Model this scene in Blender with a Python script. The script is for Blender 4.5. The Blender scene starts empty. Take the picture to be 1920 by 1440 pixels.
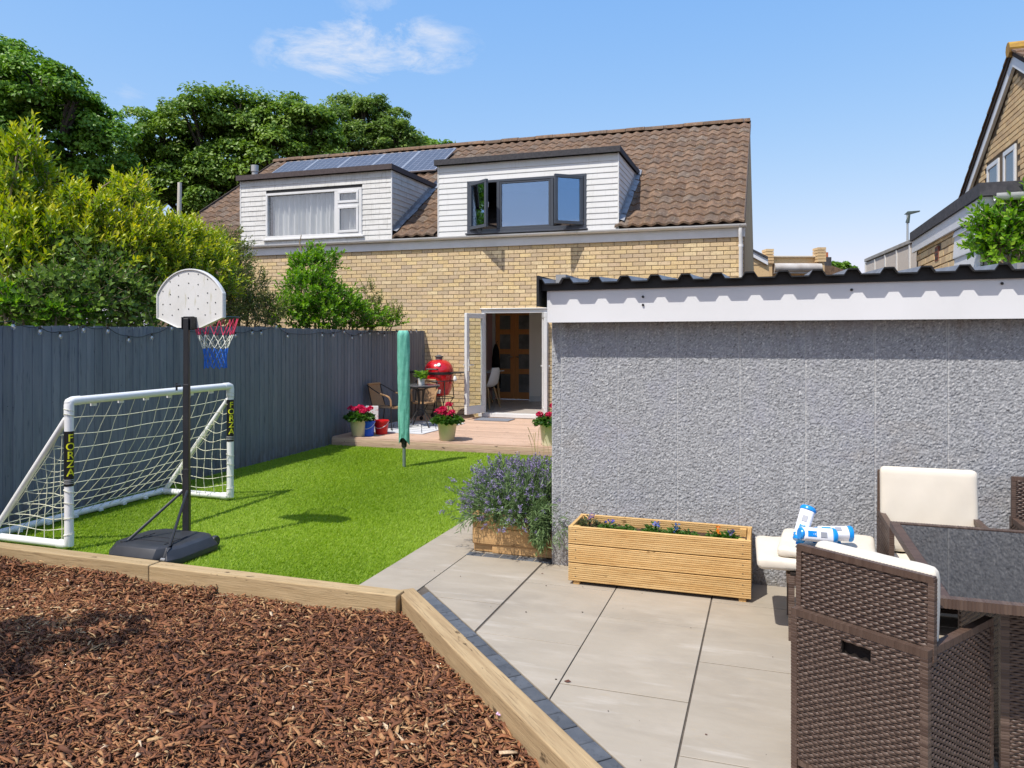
import bpy, bmesh, math, random
import numpy as np
from mathutils import Vector, Matrix, Euler

rng = np.random.default_rng(11)
random.seed(5)
S = bpy.context.scene
COL = S.collection

# ------------------------------------------------------------------ camera, sky, sun, exposure
HEAD = math.atan(481 / 1431)          # the lens looks 18.6 degrees left of the fence line
SA, CA = math.sin(HEAD), math.cos(HEAD)
cam = bpy.data.cameras.new("camera")
cam.sensor_width = 36
cam.lens = 1431 / 1920 * 36
cam.shift_y = -93 / 1920
cam.clip_start, cam.clip_end = 0.05, 3000
camo = bpy.data.objects.new("camera", cam)
COL.objects.link(camo)
camo.location = (0, 0, 1.7)
camo.rotation_euler = (math.pi / 2, 0, HEAD)
S.camera = camo

SUN_EL, SUN_AZ = math.radians(59.3), math.radians(204.8)
TO_SUN = Vector((math.sin(SUN_AZ) * math.cos(SUN_EL), math.cos(SUN_AZ) * math.cos(SUN_EL), math.sin(SUN_EL)))
W = bpy.data.worlds.new("World")
S.world = W
W.use_nodes = True
nt = W.node_tree
nt.nodes.clear()
def wn(t, **k):
    n = nt.nodes.new(t)
    for a, b in k.items():
        setattr(n, a, b)
    return n
sky = wn("ShaderNodeTexSky", sky_type="NISHITA", sun_disc=False, sun_elevation=SUN_EL, sun_rotation=SUN_AZ,
         altitude=20, air_density=1.0, dust_density=0.9, ozone_density=1.0)
bg = wn("ShaderNodeBackground")
bg.inputs[1].default_value = 0.15
out = wn("ShaderNodeOutputWorld")
tc = wn("ShaderNodeTexCoord")
def dot(vec, socket):
    d = wn("ShaderNodeVectorMath", operation="DOT_PRODUCT")
    nt.links.new(socket, d.inputs[0])
    d.inputs[1].default_value = vec
    return d.outputs["Value"]
def math_n(op, a, b=None, clamp=False):
    m = wn("ShaderNodeMath", operation=op, use_clamp=clamp)
    for i, x in enumerate((a, b)):
        if x is None:
            continue
        if isinstance(x, (int, float)):
            m.inputs[i].default_value = x
        else:
            nt.links.new(x, m.inputs[i])
    return m.outputs[0]
cl_noise = wn("ShaderNodeTexNoise")
cl_noise.inputs["Scale"].default_value = 11
cl_noise.inputs["Detail"].default_value = 8
cl_noise.inputs["Roughness"].default_value = .68
cl_noise.inputs["Distortion"].default_value = .5
cl_map = wn("ShaderNodeMapping")
cl_map.inputs["Scale"].default_value = (1, 1, 2.4)
nt.links.new(tc.outputs["Generated"], cl_map.inputs[0])
nt.links.new(cl_map.outputs[0], cl_noise.inputs["Vector"])
cloud = None
def look(u, v):
    return Vector((-SA + u * CA, CA + u * SA, v)).normalized()
# three wisps of fair-weather cloud, each a soft ellipse in the sky broken up by noise
for (u, v, wu, wv, amp) in ((-.185, .376, .16, .052, .78), (-.105, .382, .06, .035, .45), (-.505, .312, .03, .026, .3), (-.165, .437, .08, .022, .3)):
    d0 = look(u, v)
    ax = Vector((CA, SA, 0))
    ay = ax.cross(-d0).normalized()
    ay = d0.cross(ax).normalized() * -1
    a = math_n("DIVIDE", math_n("SUBTRACT", dot(ax, tc.outputs["Generated"]), ax.dot(d0)), wu)
    b = math_n("DIVIDE", math_n("SUBTRACT", dot(ay, tc.outputs["Generated"]), 0.0), wv)
    f = math_n("GREATER_THAN", dot(d0, tc.outputs["Generated"]), 0.5)
    r2 = math_n("ADD", math_n("MULTIPLY", a, a), math_n("MULTIPLY", b, b))
    m = math_n("SUBTRACT", 1.0, math_n("SQRT", r2), True)
    m = math_n("MULTIPLY", m, f)
    n = math_n("SUBTRACT", cl_noise.outputs[0], .5)
    soft = math_n("MULTIPLY", m, 2.2, True)
    m = math_n("ADD", math_n("MULTIPLY", m, 1.1), math_n("MULTIPLY", math_n("SUBTRACT", n, .09), 4.2), True)
    m = math_n("MULTIPLY", math_n("MULTIPLY", m, soft), math_n("MULTIPLY", f, amp), True)
    cloud = m if cloud is None else math_n("MAXIMUM", cloud, m)
# the camera's rendering of the sky: softer towards the horizon, bluer overhead, over the whole dome alike
sep = wn("ShaderNodeSeparateColor")
nt.links.new(sky.outputs[0], sep.inputs[0])
sky_gain = wn("ShaderNodeCombineColor")
for i, (ga, gp_) in enumerate(((1.20, 1.0), (.93, .568), (1.02, .17))):
    v_ = math_n("POWER", math_n("MULTIPLY", sep.outputs[i], .15), gp_)
    nt.links.new(math_n("MULTIPLY", v_, ga / (.15 * 2 ** .62)), sky_gain.inputs[i])
mixc = wn("ShaderNodeMix", data_type="RGBA")
nt.links.new(cloud, mixc.inputs[0])
nt.links.new(sky_gain.outputs[0], mixc.inputs[6])
mixc.inputs[7].default_value = (3.6, 3.75, 4.1, 1)
nt.links.new(mixc.outputs[2], bg.inputs[0])
nt.links.new(bg.outputs[0], out.inputs[0])

sun = bpy.data.lights.new("sun", "SUN")
sun.energy = 3.2
sun.angle = math.radians(.53)
sun.color = (1.0, .955, .88)
suno = bpy.data.objects.new("sun", sun)
COL.objects.link(suno)
suno.rotation_euler = TO_SUN.to_track_quat("Z", "Y").to_euler()
suno.location = (-20, -30, 40)
S.view_settings.view_transform = "Standard"
S.view_settings.look = "None"
S.view_settings.exposure = 0.62
S.view_settings.gamma = 1
S.view_settings.use_curve_mapping = False
S.render.engine = "CYCLES"
S.cycles.max_bounces = 7
S.cycles.transparent_max_bounces = 12
S.cycles.caustics_reflective = False
S.cycles.caustics_refractive = False

# ------------------------------------------------------------------ materials
def node(t, typ, **k):
    n = t.nodes.new(typ)
    for a, b in k.items():
        setattr(n, a, b)
    return n
def setin(t, n, key, val):
    s = n.inputs[key]
    if hasattr(val, "is_linked") or isinstance(val, bpy.types.NodeSocket):
        t.links.new(val, s)
    else:
        if isinstance(val, tuple) and len(val) == 3 and s.type == "RGBA":
            val = val + (1,)
        s.default_value = val
def c4(c):
    return (c[0], c[1], c[2], 1)
def noise(t, vec, scale, det=6, rough=.6, dist=0):
    n = node(t, "ShaderNodeTexNoise")
    setin(t, n, "Vector", vec)
    n.inputs["Scale"].default_value = scale
    n.inputs["Detail"].default_value = det
    n.inputs["Roughness"].default_value = rough
    n.inputs["Distortion"].default_value = dist
    return n.outputs[0]
def maprange(t, v, lo, hi, a=0., b=1.):
    n = node(t, "ShaderNodeMapRange")
    setin(t, n, 0, v)
    n.inputs[1].default_value, n.inputs[2].default_value = lo, hi
    n.inputs[3].default_value, n.inputs[4].default_value = a, b
    return n.outputs[0]
def mix(t, f, a, b, mode="MIX"):
    n = node(t, "ShaderNodeMix", data_type="RGBA", blend_type=mode)
    setin(t, n, 0, f)
    setin(t, n, 6, a)
    setin(t, n, 7, b)
    return n.outputs[2]
def ramp(t, v, cols):
    n = node(t, "ShaderNodeValToRGB")
    e = n.color_ramp.elements
    k = len(cols)
    for i, c in enumerate(cols):
        p = i / (k - 1) if len(c) == 3 else c[3]
        el = e[i] if i < 2 else e.new(p)
        el.position = p
        el.color = c4(c)
    t.links.new(v, n.inputs[0])
    return n.outputs[0]
def rnd_value(t):
    """the piece's own random number: mesh attribute plus the object's"""
    at = node(t, "ShaderNodeAttribute", attribute_name="rnd")
    oi = node(t, "ShaderNodeObjectInfo")
    ad = node(t, "ShaderNodeMath", operation="ADD")
    t.links.new(at.outputs["Fac"], ad.inputs[0])
    t.links.new(oi.outputs["Random"], ad.inputs[1])
    fr = node(t, "ShaderNodeMath", operation="FRACT")
    t.links.new(ad.outputs[0], fr.inputs[0])
    return fr.outputs[0]
def attr_value(t):
    return node(t, "ShaderNodeAttribute", attribute_name="rnd").outputs["Fac"]
def M(name, c, c2=None, sc=6, st=(1, 1, 1), lo=.35, hi=.65, c3=None, sc3=30, st3=(1, 1, 1), lo3=.55, hi3=.7, rc=None, rv=0,
      rough=.6, rough2=None, spec=.4, bump=0, bs=60, bst=(1, 1, 1), bdist=.004, metal=0, coat=0, obj=False, dist=0, own=True):
    m = bpy.data.materials.new(name)
    m.use_nodes = True
    t = m.node_tree
    b = t.nodes["Principled BSDF"]
    if obj:
        vec = node(t, "ShaderNodeTexCoord").outputs["Object"]
    else:
        vec = node(t, "ShaderNodeNewGeometry").outputs["Position"]
    def mp(s):
        n = node(t, "ShaderNodeMapping")
        t.links.new(vec, n.inputs[0])
        n.inputs["Scale"].default_value = s
        return n.outputs[0]
    col = c4(c)
    if rc:
        col = ramp(t, rnd_value(t) if own else attr_value(t), rc)
    if c2:
        f = maprange(t, noise(t, mp(st), sc, dist=dist), lo, hi)
        col = mix(t, f, col, c4(c2))
    if c3:
        f3 = maprange(t, noise(t, mp(st3), sc3), lo3, hi3)
        col = mix(t, f3, col, c4(c3))
    if rv:
        h = node(t, "ShaderNodeHueSaturation")
        setin(t, h, "Color", col)
        t.links.new(maprange(t, rnd_value(t), 0, 1, 1 - rv, 1 + rv), h.inputs["Value"])
        col = h.outputs[0]
    setin(t, b, "Base Color", col)
    if rough2 is not None:
        t.links.new(maprange(t, noise(t, vec, 9), .3, .7, rough, rough2), b.inputs["Roughness"])
    else:
        b.inputs["Roughness"].default_value = rough
    b.inputs["Specular IOR Level"].default_value = spec
    b.inputs["Metallic"].default_value = metal
    b.inputs["Coat Weight"].default_value = coat
    if bump:
        bn = node(t, "ShaderNodeBump")
        bn.inputs["Strength"].default_value = bump
        bn.inputs["Distance"].default_value = bdist
        t.links.new(noise(t, mp(bst), bs, 8), bn.inputs["Height"])
        t.links.new(bn.outputs[0], b.inputs["Normal"])
    return m
def leaf_mat(name, cols, trans=.45, rough=.42, spec=.35):
    m = bpy.data.materials.new(name)
    m.use_nodes = True
    t = m.node_tree
    b = t.nodes["Principled BSDF"]
    col = ramp(t, attr_value(t), cols)
    setin(t, b, "Base Color", col)
    b.inputs["Roughness"].default_value = rough
    b.inputs["Specular IOR Level"].default_value = spec
    tr = node(t, "ShaderNodeBsdfTranslucent")
    hs = node(t, "ShaderNodeHueSaturation")
    hs.inputs["Value"].default_value = 1.25
    hs.inputs["Saturation"].default_value = 1.1
    t.links.new(col, hs.inputs["Color"])
    t.links.new(hs.outputs[0], tr.inputs[0])
    ms = node(t, "ShaderNodeMixShader")
    ms.inputs[0].default_value = trans
    t.links.new(b.outputs[0], ms.inputs[1])
    t.links.new(tr.outputs[0], ms.inputs[2])
    t.links.new(ms.outputs[0], t.nodes["Material Output"].inputs[0])
    return m
def glass_mat(name, tint=(.9, .95, .95), refl=.12, rough=.0, coat_tint=(1, 1, 1)):
    m = bpy.data.materials.new(name)
    m.use_nodes = True
    t = m.node_tree
    t.nodes.remove(t.nodes["Principled BSDF"])
    tr = node(t, "ShaderNodeBsdfTransparent")
    tr.inputs[0].default_value = c4(tint)
    gl = node(t, "ShaderNodeBsdfGlossy")
    gl.inputs["Roughness"].default_value = rough
    gl.inputs[0].default_value = c4(coat_tint)
    lw_ = node(t, "ShaderNodeLayerWeight")
    lw_.inputs[0].default_value = .5
    p5 = node(t, "ShaderNodeMath", operation="POWER")
    t.links.new(lw_.outputs["Facing"], p5.inputs[0])
    p5.inputs[1].default_value = 4.5
    ad = node(t, "ShaderNodeMath", operation="ADD", use_clamp=True)
    t.links.new(p5.outputs[0], ad.inputs[0])
    ad.inputs[1].default_value = refl
    ms = node(t, "ShaderNodeMixShader")
    t.links.new(ad.outputs[0], ms.inputs[0])
    t.links.new(tr.outputs[0], ms.inputs[1])
    t.links.new(gl.outputs[0], ms.inputs[2])
    t.links.new(ms.outputs[0], t.nodes["Material Output"].inputs[0])
    return m

# ------------------------------------------------------------------ mesh helpers
ORG = {}
def tag(o, label=None, cat=None, group=None, kind=None):
    if label: o["label"] = label
    if cat: o["category"] = cat
    if group: o["group"] = group
    if kind: o["kind"] = kind
    return o
def thing(name, label, cat, loc=(0, 0, 0), rz=0, group=None, kind=None, local=False):
    """an Empty at the thing's base that parents its parts"""
    o = bpy.data.objects.new(name, None)
    COL.objects.link(o)
    o.empty_display_size = .1
    o.location = loc
    o.rotation_euler = (0, 0, rz)
    ORG[o.name] = Vector((0, 0, 0)) if local else Vector(loc)
    return tag(o, label, cat, group, kind)
def link(name, me, parent=None, loc=None, kind=None):
    o = bpy.data.objects.new(name, me)
    COL.objects.link(o)
    if parent is not None:
        o.parent = parent
        ORG[o.name] = ORG.get(parent.name, Vector((0, 0, 0)))
    if loc is not None:
        o.location = loc
        if parent is None:
            ORG[o.name] = Vector(loc)
    if kind:
        o["kind"] = kind
    return o
def V3(p):
    return Vector(p)
class MB:
    def __init__(s):
        s.v, s.f, s.r = [], [], []
    def add(s, V, F, r=None):
        if r is None:
            r = random.random()
        b = len(s.v)
        s.v += [tuple(p) for p in V]
        s.f += [tuple(i + b for i in f) for f in F]
        s.r += [r] * len(V)
        return s
    BOX = [(0, 3, 2, 1), (4, 5, 6, 7), (0, 1, 5, 4), (1, 2, 6, 5), (2, 3, 7, 6), (3, 0, 4, 7)]
    def box(s, a, b, r=None):
        x0, y0, z0 = a
        x1, y1, z1 = b
        return s.add([(x0, y0, z0), (x1, y0, z0), (x1, y1, z0), (x0, y1, z0), (x0, y0, z1), (x1, y0, z1), (x1, y1, z1), (x0, y1, z1)], MB.BOX, r)
    def obox(s, c, ax, ay, az, r=None):
        c, ax, ay, az = map(V3, (c, ax, ay, az))
        P = [c - ax - ay - az, c + ax - ay - az, c + ax + ay - az, c - ax + ay - az, c - ax - ay + az, c + ax - ay + az, c + ax + ay + az, c - ax + ay + az]
        return s.add(P, MB.BOX, r)
    def beam(s, p, q, w, h, up=(0, 0, 1), r=None):
        p, q = V3(p), V3(q)
        d = (q - p)
        x = d.cross(V3(up))
        if x.length < 1e-6:
            x = d.cross(Vector((1, 0, 0)))
        x.normalize()
        z = x.cross(d).normalized()
        return s.obox((p + q) / 2, d / 2, x * (-w / 2), z * h / 2, r)
    def tube(s, pts, rad, n=8, cap=True, r=None, closed=False):
        pts = [V3(p) for p in pts]
        k = len(pts)
        rads = [rad] * k if isinstance(rad, (int, float)) else list(rad)
        V, F = [], []
        prev = None
        for i, p in enumerate(pts):
            if closed:
                d = pts[(i + 1) % k] - pts[i - 1]
            else:
                d = pts[min(i + 1, k - 1)] - pts[max(i - 1, 0)]
            d.normalize()
            if prev is None:
                u = d.cross(Vector((0, 0, 1)))
                if u.length < 1e-4:
                    u = d.cross(Vector((1, 0, 0)))
            else:
                u = prev - d * prev.dot(d)
            u.normalize()
            prev = u
            w = d.cross(u)
            for j in range(n):
                a = 2 * math.pi * j / n
                V.append(p + (u * math.cos(a) + w * math.sin(a)) * rads[i])
        for i in range(k if closed else k - 1):
            i2 = (i + 1) % k
            for j in range(n):
                F.append((i * n + j, i * n + (j + 1) % n, i2 * n + (j + 1) % n, i2 * n + j))
        if cap and not closed:
            F.append(tuple(range(n - 1, -1, -1)))
            F.append(tuple((k - 1) * n + j for j in range(n)))
        return s.add(V, F, r)
    def lathe(s, prof, n=28, c=(0, 0, 0), r=None, M4=None):
        V, F = [], []
        for (q, z) in prof:
            for j in range(n):
                a = 2 * math.pi * j / n
                p = Vector((q * math.cos(a), q * math.sin(a), z))
                if M4 is not None:
                    p = M4 @ p
                V.append(p + V3(c))
        for i in range(len(prof) - 1):
            for j in range(n):
                F.append((i * n + j, i * n + (j + 1) % n, (i + 1) * n + (j + 1) % n, (i + 1) * n + j))
        F.append(tuple(range(n - 1, -1, -1)))
        F.append(tuple((len(prof) - 1) * n + j for j in range(n)))
        return s.add(V, F, r)
    def prism(s, poly, ext, r=None):
        poly = [V3(p) for p in poly]
        e = V3(ext)
        n = len(poly)
        F = [tuple(range(n - 1, -1, -1)), tuple(range(n, 2 * n))] + [(i, (i + 1) % n, n + (i + 1) % n, n + i) for i in range(n)]
        return s.add(poly + [p + e for p in poly], F, r)
    def frame(s, O, ux, w, h, bar, depth, r=None, bars=None):
        """four bars round an opening: O bottom left corner, ux the width direction"""
        O, ux = V3(O), V3(ux).normalized()
        up = Vector((0, 0, 1))
        nn = ux.cross(up)
        bl, br, bb, bt = bars or (bar, bar, bar, bar)
        def B(x0, x1, z0, z1):
            c = O + ux * (x0 + x1) / 2 + up * (z0 + z1) / 2 - nn * depth / 2
            s.obox(c, ux * (x1 - x0) / 2, -nn * depth / 2, up * (z1 - z0) / 2, r)
        B(0, w, 0, bb)
        B(0, w, h - bt, h)
        B(0, bl, bb, h - bt)
        B(w - br, w, bb, h - bt)
        return s
    def mesh(s, name, mat, off=Vector((0, 0, 0)), smooth=False, bevel=0, seg=1, sharp=.6):
        me = bpy.data.meshes.new(name)
        V = np.array(s.v, dtype=np.float64) - np.array(off)
        me.from_pydata(V.tolist(), [], s.f)
        at = me.attributes.new("rnd", "FLOAT", "POINT")
        at.data.foreach_set("value", s.r)
        me.validate()
        bm = bmesh.new()
        bm.from_mesh(me)
        bmesh.ops.recalc_face_normals(bm, faces=bm.faces)
        if bevel:
            ed = [e for e in bm.edges if len(e.link_faces) == 2 and e.calc_face_angle(0) > .5]
            bmesh.ops.bevel(bm, geom=ed, offset=bevel, segments=seg, affect="EDGES", profile=.5, clamp_overlap=True)
        bm.to_mesh(me)
        bm.free()
        if smooth:
            me.shade_smooth()
            me.set_sharp_from_angle(angle=sharp)
        if mat:
            me.materials.append(mat)
        return me
    def build(s, name, mat, parent=None, smooth=False, bevel=0, seg=1, loc=None, kind=None, sharp=.6):
        off = ORG.get(parent.name, Vector((0, 0, 0))) if parent is not None else (V3(loc) if loc is not None else Vector((0, 0, 0)))
        me = s.mesh(name, mat, off, smooth, bevel, seg, sharp)
        return link(name, me, parent, loc if parent is None else None, kind)
def bigmesh(name, V, F, R, mat, off=(0, 0, 0), smooth=False):
    me = bpy.data.meshes.new(name)
    V = np.asarray(V, dtype=np.float32) - np.array(off, dtype=np.float32)
    F = np.asarray(F, dtype=np.int32)
    k = F.shape[1]
    me.vertices.add(len(V))
    me.vertices.foreach_set("co", V.ravel())
    me.loops.add(F.size)
    me.loops.foreach_set("vertex_index", F.ravel())
    me.polygons.add(len(F))
    me.polygons.foreach_set("loop_start", np.arange(0, F.size, k, dtype=np.int32))
    if smooth:
        me.polygons.foreach_set("use_smooth", np.ones(len(F), dtype=bool))
    at = me.attributes.new("rnd", "FLOAT", "POINT")
    at.data.foreach_set("value", np.asarray(R, dtype=np.float32))
    me.update(calc_edges=True)
    me.materials.append(mat)
    return me
def big(name, V, F, R, mat, parent=None, loc=None, kind=None, smooth=False):
    off = ORG.get(parent.name, Vector((0, 0, 0))) if parent is not None else (loc or (0, 0, 0))
    return link(name, bigmesh(name, V, F, R, mat, off, smooth), parent, loc if parent is None else None, kind)
def unit(a):
    return a / np.maximum(np.linalg.norm(a, axis=1, keepdims=True), 1e-9)
def leaf_cards(P, T, N, L, Wd, R, fold=.18):
    """one small folded leaf (two triangles) per point"""
    n = len(P)
    L = np.broadcast_to(np.asarray(L, float).reshape(-1, 1), (n, 1))
    Wd = np.broadcast_to(np.asarray(Wd, float).reshape(-1, 1), (n, 1))
    side = unit(np.cross(T, N))
    N = unit(np.cross(side, T))
    a = P
    b = P + T * L * .5 + side * Wd * .5 + N * Wd * fold
    c = P + T * L - N * L * .12
    d = P + T * L * .5 - side * Wd * .5 + N * Wd * fold
    V = np.stack([a, b, c, d], 1).reshape(-1, 3)
    i = np.arange(n)[:, None] * 4
    F = np.concatenate([i + np.array([[0, 1, 2]]), i + np.array([[0, 2, 3]])], 1).reshape(-1, 3)
    return V, F, np.repeat(R, 4)
def rand_dirs(n, up=-1.):
    d = unit(rng.normal(size=(n, 3)))
    d[:, 2] = np.where(d[:, 2] < up, -d[:, 2], d[:, 2])
    return d
# ------------------------------------------------------------------ material palette
MORTAR = M("mortar", (.15, .105, .065), (.21, .155, .10), sc=30, bump=.5, bs=200, rough=.9)
BRICK = M("buff_brick", (.5, .35, .18), rc=[(.64, .47, .24), (.77, .59, .31), (.68, .50, .27), (.55, .42, .275), (.75, .56, .30), (.65, .49, .32), (.79, .63, .37), (.57, .43, .26), (.70, .53, .29), (.59, .46, .31), (.72, .55, .30), (.50, .39, .27)],
          c3=(.38, .27, .16), sc3=45, lo3=.50, hi3=.78, rough=.88, bump=.6, bs=120)
TILE = M("roof_tile", (.2, .12, .08), rc=[(.16, .094, .054), (.19, .116, .068), (.125, .077, .048), (.225, .142, .088), (.17, .10, .06), (.145, .10, .07), (.20, .15, .11)],
         c2=(.075, .052, .038), sc=11, lo=.45, hi=.72, c3=(.36, .32, .25), sc3=26, lo3=.59, hi3=.75, rough=.92, bump=.7, bs=90)
WHITE = M("white_plastic", (.74, .74, .74), (.67, .67, .65), sc=3, rough=.35, spec=.4)
CLAD = M("white_cladding", (.71, .71, .70), (.64, .64, .61), sc=2.5, st=(1, 1, 4), lo=.45, hi=.8, rough=.45)
CLAD_OLD = M("weathered_cladding", (.70, .69, .66), (.56, .55, .51), sc=3.5, st=(1, 1, 5), lo=.45, hi=.75, c3=(.42, .40, .34), sc3=16, lo3=.62, hi3=.78, rough=.55)
FELT = M("roof_felt", (.045, .045, .05), (.075, .072, .078), sc=20, rough=.95, bump=.5, bs=300)
FELT2 = M("brown_felt", (.07, .055, .055), (.10, .08, .078), sc=20, rough=.95, bump=.5, bs=300)
ANTH = M("anthracite_frame", (.060, .070, .088), rough=.38, spec=.45)
GLASS = glass_mat("window_glass", (.95, .96, .97), .13)
GLASS2 = glass_mat("reflective_window_glass", (.85, .92, .97), .30, coat_tint=(.55, .74, 1.0))
GLASS_CLEAR = glass_mat("door_glass", (.93, .96, .94), .03)
LEAD = M("lead_flashing", (.20, .21, .23), (.34, .35, .37), sc=7, rough=.6, bump=.3, bs=25, bdist=.01)
DARKROOM = M("unlit_room_dark", (.04, .04, .042), rough=.9)  # near-black colour stands in for the dimness inside the dormers
CREAM = M("cream_paint", (.88, .85, .80), rough=.8)
MAUVE = M("mauve_paint", (.62, .40, .41), rough=.8)
OAK = M("oak_veneer", (.72, .33, .12), (.58, .25, .085), sc=3, st=(14, 14, 1), rough=.4)
FLOORM = M("grey_laminate", (.55, .50, .46), (.46, .42, .38), sc=3, st=(3, 14, 1), rough=.4)
CURTAIN = M("net_curtain", (.80, .80, .77), (.68, .69, .66), sc=8, st=(1, 1, .2), rough=.9)
BLACK = M("black_metal", (.02, .02, .022), rough=.45)
FENCE = M("slate_painted_timber", (.138, .156, .186), (.182, .194, .222), sc=4, st=(6, 6, .35), lo=.38, hi=.68, c3=(.075, .088, .115), sc3=14, st3=(4, 4, .30), lo3=.57, hi3=.70,
          rv=.13, rough=.7, bump=.6, bs=16, bst=(8, 8, .4), bdist=.004)
TIMBER = M("pale_sleeper_timber", (.40, .285, .15), (.30, .205, .105), sc=5, st=(2.5, 2.5, 8), lo=.35, hi=.7, c3=(.19, .14, .085), sc3=9, st3=(1, 1, 5), lo3=.62, hi3=.8, rv=.1,
           rough=.82, bump=.6, bs=22, bst=(2, 2, 10), bdist=.004)

def sleeper_timber(name, ax, c, c2, c3):
    """timber whose grain runs along the given horizontal direction"""
    m = bpy.data.materials.new(name)
    m.use_nodes = True
    t = m.node_tree
    b = t.nodes["Principled BSDF"]
    g = node(t, "ShaderNodeNewGeometry").outputs["Position"]
    rot = node(t, "ShaderNodeVectorRotate", rotation_type="Z_AXIS")
    t.links.new(g, rot.inputs["Vector"])
    rot.inputs["Angle"].default_value = -math.atan2(ax[1], ax[0])
    def mp(s):
        n = node(t, "ShaderNodeMapping")
        t.links.new(rot.outputs[0], n.inputs[0])
        n.inputs["Scale"].default_value = s
        return n.outputs[0]
    col = mix(t, maprange(t, noise(t, mp((1, 14, 14)), 2.2, 7, .6, .6), .35, .68), c4(c), c4(c2))
    col = mix(t, maprange(t, noise(t, mp((1.2, 30, 30)), 4, 5), .56, .7), col, c4(c3))
    col = mix(t, maprange(t, noise(t, mp((3, 6, 6)), 2.3, 3), .66, .72), col, c4(tuple(x * .45 for x in c3)))
    h = node(t, "ShaderNodeHueSaturation")
    t.links.new(col, h.inputs["Color"])
    t.links.new(maprange(t, rnd_value(t), 0, 1, .88, 1.12), h.inputs["Value"])
    t.links.new(h.outputs[0], b.inputs["Base Color"])
    b.inputs["Roughness"].default_value = .8
    b.inputs["Specular IOR Level"].default_value = .25
    bn = node(t, "ShaderNodeBump")
    bn.inputs["Strength"].default_value = .7
    bn.inputs["Distance"].default_value = .005
    t.links.new(noise(t, mp((1.5, 30, 30)), 5, 7, .65, .4), bn.inputs["Height"])
    t.links.new(bn.outputs[0], b.inputs["Normal"])
    return m
SLEEPER_X = sleeper_timber("sleeper_grain_across", (1, 0), (.46, .34, .19), (.36, .255, .13), (.25, .17, .09))
SLEEPER_D = sleeper_timber("sleeper_grain_diagonal", (.697, -.717), (.46, .335, .185), (.34, .235, .125), (.22, .15, .08))
PLANTER = sleeper_timber("golden_decking_timber", (1, 0), (.71, .48, .215), (.62, .38, .145), (.42, .22, .07))
PLANTER_Y = sleeper_timber("golden_timber_end", (0, 1), (.66, .42, .165), (.56, .33, .12), (.34, .18, .06))
PINE = sleeper_timber("orange_pine_sleeper", (1, 0), (.56, .35, .16), (.46, .27, .115), (.30, .16, .07))
DECK = sleeper_timber("weathered_deck", (1, 0), (.55, .39, .285), (.44, .305, .225), (.30, .20, .145))

def stain(m, col, scale, st=(1, 1, 1), lo=.5, hi=.7, z=None, amt=1.):
    """weathering with a shape of its own, laid over a material's colour; z=(full, none) limits it to a band of heights"""
    t = m.node_tree
    b = t.nodes["Principled BSDF"]
    src = b.inputs["Base Color"].links[0].from_socket if b.inputs["Base Color"].is_linked else b.inputs["Base Color"].default_value[:]
    pos = node(t, "ShaderNodeNewGeometry").outputs["Position"]
    mp = node(t, "ShaderNodeMapping")
    t.links.new(pos, mp.inputs[0])
    mp.inputs["Scale"].default_value = st
    mp.inputs["Location"].default_value = (scale * .37, scale * .11, 3.1)
    f = maprange(t, noise(t, mp.outputs[0], scale, 5, .62), lo, hi, 0, amt)
    if z:
        sx = node(t, "ShaderNodeSeparateXYZ")
        t.links.new(pos, sx.inputs[0])
        g = maprange(t, sx.outputs[2], z[0], z[1], 1, 0)
        mu = node(t, "ShaderNodeMath", operation="MULTIPLY")
        t.links.new(f, mu.inputs[0])
        t.links.new(g, mu.inputs[1])
        f = mu.outputs[0]
    t.links.new(mix(t, f, src, c4(col)), b.inputs["Base Color"])
stain(FENCE, (.10, .085, .065), 8, (2, 2, 1), .38, .66, (.02, .30), .8)
stain(FENCE, (.055, .062, .075), 9, (3, 3, 1), .69, .73)
stain(FENCE, (.26, .27, .28), 5, (5, 5, .3), .60, .78, None, .6)
stain(BRICK, (.40, .31, .21), 1.3, (1, 1, 1.6), .50, .78, None, .55)
stain(BRICK, (.74, .68, .58), 2.2, (1, 1, .6), .64, .80, None, .5)
stain(TILE, (.42, .37, .24), 17, (1, 1, 1), .63, .70, None, .75)
stain(TILE, (.07, .06, .045), 1.6, (1, 1, 1), .52, .75, None, .6)
stain(CLAD, (.50, .49, .45), 5, (5, 5, .5), .56, .80, None, .6)
stain(CLAD_OLD, (.38, .37, .33), 7, (5, 5, .5), .52, .76, None, .7)
# ------------------------------------------------------------------ ground
GROUND = M("garden_soil", (.10, .075, .05), (.06, .045, .03), sc=2, rough=.95)
g = MB()
g.add([(-900, -900, -.32), (900, -900, -.32), (900, 900, -.32), (-900, 900, -.32)], [(0, 1, 2, 3)])
ground = g.build("ground", GROUND, kind="structure")
ROADM = M("far_tarmac", (.09, .085, .08), (.12, .115, .11), sc=.8, rough=.95)

# lawn: backing sheet and tufted blades
LX0, LX1, LY0, LY1 = -6.42, -2.64, 4.465, 10.32
TURFB = M("turf_backing", (.17, .26, .018), (.21, .30, .024), sc=40, rough=.95)
lw = MB()
nx, ny = 38, 58
def lawn_z(x, y):
    return .006 * math.sin(x * 1.7 + .4) * math.cos(y * 1.1) - .012
lv = [(LX0 + (LX1 - LX0) * i / nx, LY0 + (LY1 - LY0) * j / ny) for j in range(ny + 1) for i in range(nx + 1)]
lw.add([(x, y, lawn_z(x, y)) for x, y in lv], [(j * (nx + 1) + i, j * (nx + 1) + i + 1, (j + 1) * (nx + 1) + i + 1, (j + 1) * (nx + 1) + i) for j in range(ny) for i in range(nx)])
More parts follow.
